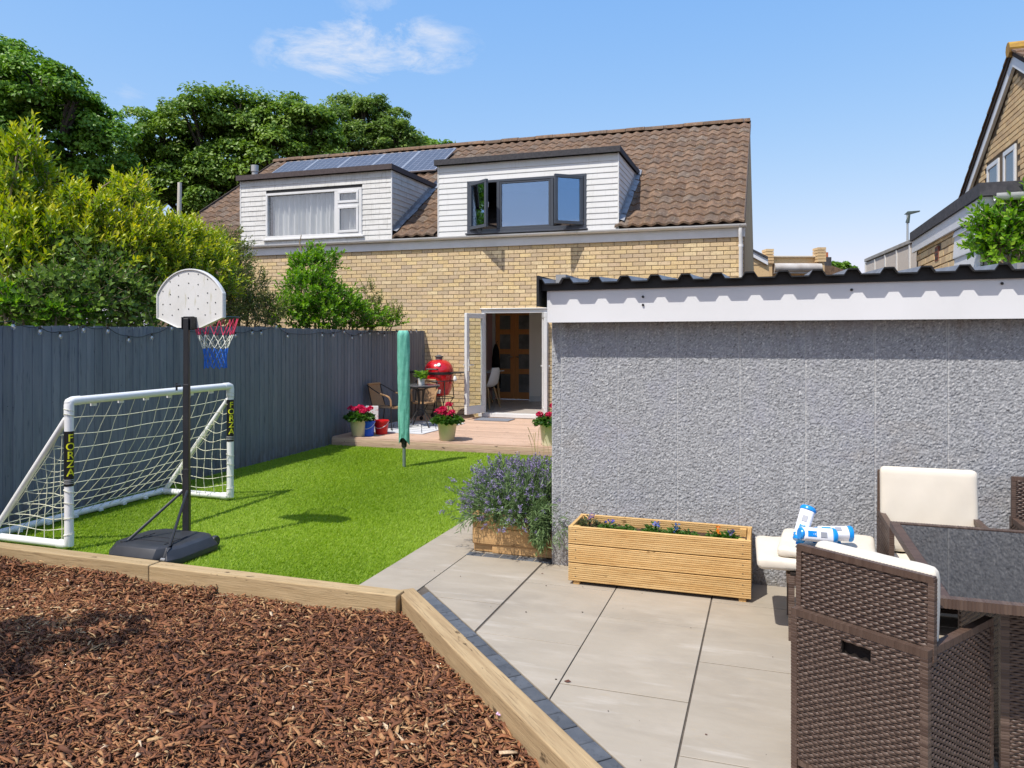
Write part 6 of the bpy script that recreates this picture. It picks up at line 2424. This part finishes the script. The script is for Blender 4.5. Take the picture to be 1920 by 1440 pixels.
nh = thing("gabled_neighbour_house", "tall brick gable end with white bargeboard at the right edge", "house", (3.2, 12.06, 0))
NX, PY, PZ = 3.2, 12.02, 5.55
sl2 = (5.62 - 4.175) / (14.813 - 12.06)
yl, yh = PY - 5.2, PY + 5.2
zl = PZ - sl2 * 5.2
q = MB()
q.prism([(NX + .012, yl + .1, -.4), (NX + .012, yl + .1, zl - .05), (NX + .012, PY, PZ - .16), (NX + .012, yh - .1, zl - .05), (NX + .012, yh - .1, -.4)], (6, 0, 0))
nw = q.build("gable_wall", MORT2, nh)
cells2 = []
z = -.3
r_ = 0
wins = [(12.88, 13.50, 3.60, 4.29), (12.08, 12.64, 3.60, 4.31)]
while z < PZ - .3:
    y = yl + (.1125 if r_ % 2 else 0)
    while y < yh:
        zr_ = PZ - .20 - sl2 * (abs(y - PY) + .11)
        if z + .07 < zr_ and not any(a_ - .1 < y < b_ + .1 and c_ - .02 < z + .03 < d_ + .02 for a_, b_, c_, d_ in wins):
            cells2.append((y, z))
        y += .225
    z += .075
    r_ += 1
def seen2(y, z):
    d = -SA * NX + CA * y
    px = 960 + 1431 * (CA * NX + SA * y) / d
    py = 627 - 1431 * (z - 1.7) / d
    return px < 1925 and py > 60 and py < 350 - (px - 1843) * .16
vis2 = [c_ for c_ in cells2 if seen2(*c_)]
vis2.sort(key=lambda c_: c_[0] ** 2 + c_[1] ** 2)
one2 = set(vis2[:298])
rest = MB()
for (y, z) in cells2:
    if (y, z) in one2:
        o = link("brick", b_mesh, nw)
        o.location = Vector((NX + random.uniform(-.002, .002), y, z)) - ORG[nh.name]
    else:
        rest.box((NX, y - .1075, z + .005), (NX + .03, y + .1075, z + .07))
rest.build("brickwork", BR2, nw, kind="stuff")
for (a_, b_, c_, d_) in wins:
    q = MB()
    q.frame((NX - .012, b_, c_), (0, -1, 0), b_ - a_, d_ - c_, .07, .05)
    wf = q.build("window", WHITE, nh, bevel=.004)
    q = MB()
    q.box((NX + .002, a_ + .07, c_ + .07), (NX + .010, b_ - .07, d_ - .07))
    q.build("pane", DG, wf)
    q = MB()
    q.box((NX - .04, a_ - .03, c_ - .03), (NX + .03, b_ + .03, c_ - .002))
    q.build("sill", WHITE, wf)
q = MB()
for sg in (1, -1):
    ye = PY + sg * 5.25
    ze = PZ - sl2 * 5.25
    q.prism([(NX - .05, PY, PZ - .05), (NX - .05, ye, ze - .05), (NX - .05, ye, ze - .20), (NX - .05, PY, PZ - .205)], (.045, 0, 0))
q.build("bargeboard", FASC, nh)
q = MB()
for sg in (1, -1):
    ye = PY + sg * 5.3
    ze = PZ - sl2 * 5.3
    q.prism([(NX - .07, PY, PZ + .03), (NX - .07, ye, ze + .03), (NX - .07, ye, ze - .045), (NX - .07, PY, PZ - .045)], (6.1, 0, 0))
nr = q.build("roof", ROOFD, nh)
for sg in (1, -1):
    L = 5.25
    n_ = int(L * math.hypot(1, sl2) / .30)
    for k in range(n_):
        s0, s1 = k / n_ * L, (k + 1.12) / n_ * L
        m_ = MB()
        hh = random.uniform(.085, .105)
        m_.prism([(NX - .09, PY + sg * s0, PZ + .032 - sl2 * s0), (NX - .09, PY + sg * s1, PZ + .032 - sl2 * s1), (NX - .09, PY + sg * s1, PZ + .032 + .04 - sl2 * s1), (NX - .09, PY + sg * s0, PZ + .032 + .014 - sl2 * s0)], (.30, 0, 0))
        m_.build("roof_tile", TILE, nr)
q = MB()
q.tube([(NX - .11, PY, PZ + .03), (NX + 6, PY, PZ + .03)], .10, 10)
q.build("ridge_tile", M("lichened_ridge", (.45, .28, .05), (.30, .16, .06), sc=9, rough=.95), nr, smooth=True)

# pale panelled outbuilding
ob = thing("panelled_outbuilding", "long pale panelled garage with white battens and grey coping behind", "outbuilding", (2.9, 17, 0))
Pn, Pf = Vector((2.93, 16.8, 0)), Vector((2.438, 21.919, 0))
dv = (Pf - Pn).normalized()
nv_ = Vector((-dv.y, dv.x, 0))
if nv_.x > 0: nv_ = -nv_
PEB = M("pale_render", (.74, .67, .59), (.66, .59, .52), sc=25, rough=.9, bump=.4, bs=80)
L = (Pf - Pn).length
q = MB()
q.obox((Pn + Pf) / 2 - nv_ * 1.5 + Vector((0, 0, 1.7)), dv * L / 2, nv_ * 1.49, (0, 0, 1.88))
q.build("wall_core", PEB, ob)
for k in range(5):
    a_, b_ = L * k / 5, L * (k + 1) / 5
    q = MB()
    q.obox(Pn + dv * (a_ + b_) / 2 + Vector((0, 0, 1.7)), dv * ((b_ - a_) / 2 - .035), nv_ * .02, (0, 0, 1.88))
    q.build("wall_panel", PEB, ob)
    q = MB()
    q.obox(Pn + dv * b_ + Vector((0, 0, 1.7)), dv * .032, nv_ * .04, (0, 0, 1.88))
    q.build("batten", WHITE, ob)
q = MB()
q.obox((Pn + Pf) / 2 - nv_ * 1.4 + Vector((0, 0, 3.64)), dv * (L / 2 + .05), nv_ * 1.45, (0, 0, .045))
q.build("coping", M("grey_coping", (.34, .33, .31), (.45, .43, .40), sc=3, rough=.8), ob, bevel=.01)

# brick house glimpsed past the gable end
dh = thing("distant_brick_house", "distant low brick house with stepped pillars and a brown roof", "house", (.8, 27.5, 0))
def face_box(px0, px1, py0, py1, d0, depth, name, mat, par=dh, bev=0):
    """block whose front stands d0 metres out, spanning the given bearing and heights"""
    u0, u1 = (px0 - 960) / 1431, (px1 - 960) / 1431
    z1_, z0_ = 1.7 + (627 - py0) / 1431 * d0, 1.7 + (627 - py1) / 1431 * d0
    p_ = Vector((-SA * d0, CA * d0, 0))
    m_ = MB()
    a_, b_ = p_ + RIGHT * u0 * d0, p_ + RIGHT * u1 * d0
    m_.prism([(a_.x, a_.y, z0_), (b_.x, b_.y, z0_), (b_.x, b_.y, z1_), (a_.x, a_.y, z1_)], FWD * depth)
    return m_.build(name, mat, par, bevel=bev)
face_box(1395, 1442, 492, 640, 26.2, 5, "wall", BR2)
def slope_bar(name, pts4, d0, depth, mat):
    m_ = MB()
    P = []
    for px, py in pts4:
        P.append(Vector((-SA * d0, CA * d0, 0)) + RIGHT * ((px - 960) / 1431 * d0) + Vector((0, 0, 1.7 + (627 - py) / 1431 * d0)))
    m_.prism(P, FWD * depth)
    return m_.build(name, mat, dh)
slope_bar("gable_wall", [(1398, 474), (1442, 496), (1398, 496)], 26.18, 4, BR2)
slope_bar("bargeboard", [(1396, 462), (1440, 485), (1440, 497), (1396, 473)], 26.1, .1, FASC)
slope_bar("verge", [(1396, 459), (1440, 481), (1440, 485), (1396, 462)], 26.05, .2, FELT)
for k, (a_, b_, t_) in enumerate(((1437, 1451, 466), (1534, 1549, 463))):
    pl = face_box(a_ + 2, b_ - 3, 492, 640, 26.9, .45, "pillar", BR2)
    for j in range(5):
        face_box(a_, b_, t_ + 5.6 * j + .6, t_ + 5.6 * j + 5.2, 26.85, .5, "brick", BR2, pl)
face_box(1449, 1536, 482, 640, 27.2, 4, "wall", BR2)
face_box(1449, 1536, 479.5, 482.4, 27.1, .3, "coping", M("stone_coping", (.55, .48, .38), rough=.9), bev=.01)
for (y0_, rad) in ((502, .16), (511, .05)):
    d0 = 26.95
    m_ = MB()
    p_ = Vector((-SA * d0, CA * d0, 1.7 + (627 - y0_) / 1431 * d0))
    m_.tube([p_ + RIGHT * (1451 - 960) / 1431 * d0, p_ + RIGHT * (1539 - 960) / 1431 * d0], rad, 12)
    m_.build("drain_pipe", M("pale_pipe", (.55, .52, .48), (.40, .36, .32), sc=2, rough=.5), dh, smooth=True)
slope_bar("roof", [(1540, 498), (1560, 498), (1612, 516), (1612, 640), (1540, 640)], 27.8, 5, TILE)
ch = face_box(1549, 1559, 482, 520, 28.2, .6, "chimney", FELT)
face_box(1548, 1553, 473, 481.8, 28.25, .15, "chimney_pot", M("terracotta_pot", (.45, .14, .06), rough=.8), ch)

# lamp post
lpst = thing("street_lamp", "slim grey street lamp with a small flat head against the sky", "street lamp", (6.9, 44.5, 0))
q = MB()
q.tube([(6.9, 44.5, -.3), (6.9, 44.5, 4), (6.9, 44.5, 8.0)], [.09, .07, .05], 10)
q.build("post", M("galvanised_post", (.40, .42, .42), rough=.5, metal=.3), lpst, smooth=True)
q = MB()
q.prism([(6.75, 44.4, 8.0), (7.0, 44.45, 7.98), (7.5, 44.55, 8.12), (7.5, 44.55, 8.17), (6.9, 44.45, 8.14)], (0, .2, 0))
q.tube([(6.9, 44.5, 7.55), (6.98, 44.5, 8.0)], [.10, .06], 8)
q.build("lamp_head", M("lamp_grey_green", (.06, .08, .07), rough=.5), lpst)
# weathered pole among the trees
up = thing("timber_pole", "pale weathered timber pole standing among the dark trees", "pole", (-12.7, 14.0, 0))
q = MB()
q.tube([(-12.72, 14.0, -.3), (-12.7, 14.02, 3.5), (-12.68, 14.03, 5.15)], [.06, .055, .045], 9)
q.build("post", M("bleached_timber", (.66, .62, .53), (.52, .48, .40), sc=6, st=(4, 4, .4), rough=.9), up, smooth=True)

# ------------------------------------------------------------------ trees
BARK = M("tree_bark", (.085, .065, .048), (.05, .04, .03), sc=6, st=(3, 3, .6), rough=.95, bump=.8, bs=12, bdist=.03)
def crown(lobes, nclump, per, cr, L, Wd, zmin=None):
    """leaf clumps on the shells of lobes; returns cards. lobes: (centre, radii)"""
    areas = np.array([r[0] * r[1] + r[1] * r[2] + r[0] * r[2] for _, r in lobes])
    pick = rng.choice(len(lobes), nclump, p=areas / areas.sum())
    C_ = np.array([c for c, _ in lobes])[pick]
    Rr = np.array([r for _, r in lobes])[pick]
    d = rand_dirs(nclump, -.55)
    sh = rng.uniform(.45, 1.0, (nclump, 1)) ** .75
    cc = C_ + d * Rr * sh
    csz = cr * rng.uniform(.4, 1.3, nclump)
    k = np.repeat(np.arange(nclump), per)
    n = len(k)
    # each clump is a leafy cap: leaves lie on its upper shell like shingles, shading its own underside
    dd_ = rand_dirs(n, -.25)
    dd_ = unit(dd_ + .55 * d[k] + np.array([0, 0, .15]))
    wob = 1 + .22 * np.sin(dd_[:, 0] * 5 + k) * np.cos(dd_[:, 1] * 6 + 2 * k)
    off = dd_ * (csz[k] * wob * rng.uniform(.62, 1.08, n))[:, None] * np.array([1, 1, .72])
    P = cc[k] + off
    N = unit(dd_ + np.array([0, 0, .35]) + rng.normal(0, .38, (n, 3)))
    T = unit(np.cross(N, rng.normal(size=(n, 3))) + .5 * dd_ - np.array([0, 0, .25]))
    cl = rng.normal(0, .12, nclump)
    R = np.clip(.45 + cl[k] + rng.normal(0, .17, n), 0, 1)
    return leaf_cards(P, T, N, L * rng.uniform(.7, 1.3, n), Wd * rng.uniform(.7, 1.3, n), R)
OAKL = leaf_mat("oak_leaf", [(.075, .16, .020), (.135, .27, .030), (.20, .36, .042), (.28, .45, .075)], trans=.32)
OAKL2 = leaf_mat("oak_leaf_olive", [(.08, .155, .020), (.15, .26, .034), (.22, .34, .05), (.31, .43, .085)], trans=.32)
ASHL = leaf_mat("pale_tree_leaf", [(.085, .15, .028), (.16, .265, .05), (.24, .35, .075), (.33, .43, .11)], trans=.4)
def tree(label, base, lobes, nclump, per, cr, L, Wd, mat, tr=.3, name="broadleaf_tree"):
    t_ = thing(name, label, "tree", base, group="trees beyond the houses")
    V, F, R = crown(lobes, nclump, per, cr, L, Wd)
    big("crown", V, F, R, mat, t_)
    q = MB()
    top = np.mean([c for c, _ in lobes], axis=0)
    fork = Vector((base[0], base[1], base[2] + (top[2] - base[2]) * .45))
    q.tube([base, (base[0] + .1, base[1], base[2] + 1.0), fork], [tr * 1.3, tr, tr * .8], 10)
    for c, r in lobes:
        c = Vector([float(x) for x in c])
        m_ = (fork + c) / 2 + Vector((random.uniform(-.4, .4), random.uniform(-.4, .4), random.uniform(-.1, .4)))
        q.tube([fork, m_, c], [tr * .5, tr * .33, tr * .15], 7)
        for k in range(5):
            d_ = rand_dirs(1, -.2)[0]
            e = c + Vector((d_[0] * r[0], d_[1] * r[1], d_[2] * r[2])) * .8
            q.tube([c - (c - m_) * random.uniform(0, .5), (c + e) / 2 + Vector((0, 0, .15)), e], [tr * .16, tr * .10, tr * .04], 5)
    q.build("trunk", BARK, t_, smooth=True)
    return t_
def P_(px, py, d):
    r = Vector((-SA, CA, 0)) + RIGHT * ((px - 960) / 1431)
    return (r.x * d, r.y * d, 1.7 + (627 - py) / 1431 * d)
def lobes_at(d, L):
    """(px, py, radius px) circles in the photograph's framing become lobes at roughly distance d"""
    o_ = []
    for (px, py, rp, dd_) in L:
        r_ = rp / 1431 * (d + dd_)
        o_.append((P_(px, py, d + dd_), (r_, r_, r_ * .92)))
    return o_
t1 = lobes_at(20, [(0, 190, 85, 0), (75, 180, 72, -.5), (60, 285, 95, 0), (150, 265, 70, .3), (185, 300, 52, .6), (-70, 230, 120, .5), (110, 370, 80, .5), (190, 370, 50, 1), (-30, 360, 100, 0), (30, 140, 42, .5), (140, 215, 45, -.3)])
tree("tall dark green oak at the upper left corner", P_(40, 760, 20.5)[:2] + (-.3,), t1, 320, 260, .50, .115, .082, OAKL, .36)
t2 = lobes_at(25, [(300, 270, 62, 0), (370, 245, 62, -.4), (450, 232, 56, 0), (520, 240, 58, .4), (580, 262, 52, .5), (420, 320, 90, .5), (330, 350, 80, .5), (500, 310, 75, .3), (270, 330, 50, .6), (600, 300, 40, .8), (400, 390, 70, 0), (300, 410, 60, 0)])
tree("broad rounded oak between the tall dark tree and the ridge", P_(430, 720, 25.5)[:2] + (-.3,), t2, 400, 230, .54, .128, .088, OAKL2, .36)
t3 = lobes_at(29, [(630, 255, 48, 0), (690, 235, 40, .3), (735, 235, 32, .5), (660, 290, 55, .3), (720, 285, 50, .3), (760, 290, 30, .6), (610, 300, 40, .8), (640, 212, 22, .5), (745, 262, 28, 0), (708, 205, 15, .2), (755, 240, 12, .1), (680, 208, 16, 0), (772, 268, 14, .3), (620, 232, 18, .4)])
tree("lighter feathery tree rising behind the solar panels", P_(690, 700, 29.5)[:2] + (-.3,), t3, 230, 150, .46, .14, .062, ASHL, .26)
t4 = lobes_at(32, [(790, 286, 22, 0), (815, 284, 16, .3), (835, 290, 16, 0), (770, 290, 20, .3)])
tree("low dark treetop just showing above the ridge", P_(800, 700, 32.5)[:2] + (-.3,), t4, 60, 80, .30, .17, .10, OAKL, .2)
t5 = lobes_at(60, [(1570, 503, 9, 0), (1585, 503, 8, .3), (1562, 500, 7, 0), (1597, 508, 7, 0)])
tree("small dark treetop peeping over the distant brown roof", P_(1578, 640, 60)[:2] + (-.3,), t5, 40, 26, .25, .25, .16, OAKL, .2)

# ------------------------------------------------------------------ shrubs over the fence
def shoots(cc, rad, n, nleaf, slen, L, Wd, lean=.5, up=.55, open_=.9, seedtip=.55, droop=0):
    """leafy shoots springing from lobes' surfaces; young leaf colour towards each tip"""
    areas = np.array([r[0] * r[1] + r[1] * r[2] + r[0] * r[2] for r in rad])
    pick = rng.choice(len(cc), n, p=areas / areas.sum())
    C_, R_ = np.array(cc)[pick], np.array(rad)[pick]
    d = rand_dirs(n, -.6)
    base = C_ + d * R_ * rng.uniform(.62, 1.0, (n, 1))
    dirn = unit(d * lean + np.array([0, 0, up]) + rng.normal(0, .33, (n, 3)))
    ln_ = slen * rng.uniform(.6, 1.3, n)
    k = np.repeat(np.arange(n), nleaf)
    t_ = np.tile(np.arange(nleaf) / (nleaf - 1), n)
    P = base[k] + dirn[k] * (ln_[k] * t_)[:, None]
    P[:, 2] -= droop * (t_ ** 2) * ln_[k]
    ga = np.tile(np.arange(nleaf) * 2.4, n) + np.repeat(rng.uniform(0, 6.28, n), nleaf)
    a1 = unit(np.cross(dirn, np.array([[.3, .2, .9]]) + rng.normal(0, .1, (n, 3))))
    a2 = np.cross(dirn, a1)
    side = a1[k] * np.cos(ga)[:, None] + a2[k] * np.sin(ga)[:, None]
    spread = open_ * (1.05 - .6 * t_)
    T = unit(side * spread[:, None] + dirn[k] * (1.05 - spread * .35)[:, None])
    N = unit(dirn[k] * 1.0 - side * .6 + rng.normal(0, .2, (len(k), 3)))
    tone = rng.normal(0, .14, n)
    R = np.clip(.22 + tone[k] + seedtip * t_ ** 1.6 + rng.normal(0, .09, len(k)), 0, 1)
    V, F, Rr = leaf_cards(P, T, N, L * rng.uniform(.75, 1.2, len(k)), Wd * rng.uniform(.8, 1.2, len(k)), R, .12)
    V2, F2 = slender(base, base + dirn * ln_[:, None], .004)
    return (V, F, Rr), (V2, F2)
TWIG = M("pale_twig", (.34, .26, .17), (.24, .17, .10), sc=12, rough=.85)
LAUR = leaf_mat("laurel_leaf", [(.075, .155, .014), (.165, .285, .022), (.30, .41, .03), (.48, .52, .04), (.64, .60, .07)], trans=.35, rough=.33, spec=.45)
GOLD = leaf_mat("golden_leaf", [(.10, .19, .016), (.22, .34, .026), (.38, .47, .034), (.56, .58, .045), (.70, .63, .07)], trans=.38, rough=.36, spec=.4)
BRAM = leaf_mat("bramble_leaf", [(.065, .13, .022), (.125, .22, .038), (.20, .30, .058), (.30, .40, .095)], trans=.3, rough=.4)
OLIV = leaf_mat("olive_shrub_leaf", [(.055, .09, .018), (.12, .165, .034), (.21, .25, .05), (.35, .35, .09)], trans=.32, rough=.45)
CLIM = leaf_mat("bright_climber_leaf", [(.05, .125, .010), (.10, .25, .016), (.18, .37, .026), (.32, .49, .045)], trans=.4, rough=.35)
def shrub(label, lob, n, nleaf, slen, L, Wd, mat, base, name="garden_shrub", cat="shrub", branches=(), **kw):
    t_ = thing(name, label, cat, base, group="shrubs growing over the fence" if name == "garden_shrub" else None)
    (V, F, R), (V2, F2) = shoots([c for c, _ in lob], [r for _, r in lob], n, nleaf, slen, L, Wd, **kw)
    # nothing pokes through the fence below its top
    def keep(Vv):
        Vv = Vv.copy()
        m_ = (Vv[:, 0] > -6.52) & (Vv[:, 2] < 1.84) & (Vv[:, 0] < -5) & (Vv[:, 1] < 13.6)
        Vv[m_, 0] = -6.55
        return Vv
    big("foliage", keep(V), F, R, mat, t_)
    q = MB()
    for c, r in lob:
        c = Vector([float(v) for v in c])
        b = Vector(base) + Vector((random.uniform(-.15, .15), random.uniform(-.15, .15), 0))
        q.tube([b, (b + c) / 2 + Vector((random.uniform(-.1, .1), random.uniform(-.1, .1), .1)), c], [.035, .022, .010], 6)
    for br in branches:
        q.tube([P_(*p) for p in br], [.016, .012, .006][:len(br)] if len(br) == 3 else .010, 6)
    q.build("stems", TWIG, t_, smooth=True)
    big("twigs", keep(V2), F2, np.full(len(V2), .5), TWIG, t_, kind="stuff")
    return t_
def LB(*L):
    o_ = []
    for (px, py, rp, d) in L:
        r_ = rp / 1431 * d
        o_.append((P_(px, py, d), (r_, r_ * .9, r_)))
    return o_
shrub("tall yellow tipped laurel spire at the far left", LB((40, 290, 22, 8.6), (45, 345, 42, 8.7), (30, 420, 62, 8.8), (70, 480, 70, 8.6), (-30, 450, 80, 8.9), (10, 540, 85, 8.4), (36, 262, 10, 8.6)), 1000, 13, .26, .095, .034, LAUR, (-8.0, 5.6, 0), up=.9)
shrub("dense dark green hedge mass behind the golden shrub", LB((20, 520, 95, 11.5), (120, 500, 95, 11.5), (220, 510, 90, 11.8), (310, 510, 85, 12), (390, 510, 60, 12.5), (60, 590, 70, 11), (180, 590, 70, 11), (125, 605, 38, 10.3), (235, 605, 38, 10.6), (20, 605, 38, 10.2), (300, 590, 70, 11.6), (390, 590, 55, 12.2), (-60, 560, 100, 11)), 1500, 9, .24, .095, .055, BRAM, (-10.0, 8.0, 0), up=.3, seedtip=.4)
shrub("golden leaved shrub with pale bare branches over the left fence", LB((135, 395, 32, 8.8), (185, 420, 42, 8.9), (255, 372, 22, 9.2), (225, 370, 20, 9.2), (170, 475, 60, 8.9), (260, 462, 58, 9.2), (330, 472, 46, 9.6), (300, 490, 55, 9.4), (215, 500, 60, 9.0)), 950, 11, .20, .080, .030, GOLD, (-7.9, 6.8, 0),
      branches=[[(165, 395, 8.8), (185, 355, 8.9), (208, 340, 9.0)], [(60, 530, 8.4), (80, 480, 8.4), (92, 465, 8.4)], [(120, 450, 8.6), (150, 425, 8.7), (175, 432, 8.8)]], up=.7)
shrub("yellow green leafy shrub just left of the hoop's backboard", LB((350, 465, 40, 9.9), (395, 480, 36, 10.4), (330, 520, 60, 9.5), (390, 530, 60, 10.0), (270, 540, 60, 9.2)), 950, 11, .17, .065, .025, LAUR, (-7.6, 8.0, 0), up=.5)
shrub("dark bramble thicket hanging over the fence, left of the hoop", LB((120, 560, 58, 8.2), (190, 560, 60, 8.5), (255, 575, 45, 8.8), (60, 575, 50, 8.1), (150, 500, 50, 8.6), (230, 520, 45, 8.9)), 950, 8, .22, .065, .045, BRAM, (-7.2, 7.0, 0), up=.1, droop=.4, seedtip=.35)
shrub("fresh green sprays flopping over the fence top", LB((40, 585, 30, 7.95), (105, 590, 26, 8.0), (150, 588, 22, 8.15), (180, 598, 14, 8.2), (5, 575, 40, 7.9)), 200, 9, .17, .075, .028, CLIM, (-6.9, 5.9, 0), up=.25, droop=.5)
shrub("olive brown twiggy shrub between the backboard and the house", LB((425, 462, 26, 10.8), (448, 492, 28, 11.1), (425, 520, 42, 10.7), (470, 550, 34, 11.2), (440, 580, 48, 10.8), (505, 588, 28, 11.4), (480, 598, 34, 11.2), (400, 580, 50, 10.3)), 1150, 10, .18, .05, .017, OLIV, (-7.5, 9.5, 0), up=.4)
shrub("bright green climber reaching up the brick wall to the gutter", LB((575, 562, 48, 12.2), (630, 578, 42, 12.5), (600, 600, 40, 12.2), (660, 600, 32, 12.7), (545, 597, 34, 12.0), (585, 518, 34, 12.5), (612, 500, 24, 12.6), (590, 482, 14, 12.6), (560, 500, 14, 12.5), (700, 604, 24, 13.1), (735, 608, 15, 13.6)), 1150, 10, .17, .062, .034, CLIM, (-7.3, 11.2, 0), up=.4,
      branches=[[(565, 470, 12.5), (562, 455, 12.5), (565, 440, 12.5)]])
shrub("loose grey green shrub beside the fence end by the house wall", LB((690, 555, 18, 13.2), (700, 590, 28, 13.2), (740, 595, 18, 13.7), (720, 605, 20, 13.5), (670, 600, 25, 12.9)), 260, 9, .16, .045, .017, OLIV, (-7.2, 12.6, 0), up=.4)
shrub("bright leafy climber over the garage roof by the extension", LB((1870, 425, 34, 6.05), (1905, 440, 40, 6.0), (1850, 460, 30, 6.1), (1890, 480, 34, 6.0), (1930, 420, 45, 6.0), (1855, 410, 14, 6.1)), 330, 9, .13, .055, .030, CLIM, (1.95, 6.6, 0), name="climbing_shrub", up=.3)
# garden tree just out of shot on the left: its shade falls across the bark
tree("young leafy tree in the bark bed shading its left side", (-4.75, 1.95, -.12), [((-4.72, 2.0, 2.0), (.42, .42, .36)), ((-5.0, 1.75, 2.3), (.45, .45, .36)), ((-4.5, 2.05, 2.5), (.34, .34, .3)), ((-4.8, 2.3, 1.75), (.30, .30, .25)), ((-4.85, 1.45, 2.6), (.5, .5, .4))], 72, 30, .09, .085, .05, OAKL, .035, "young_tree")
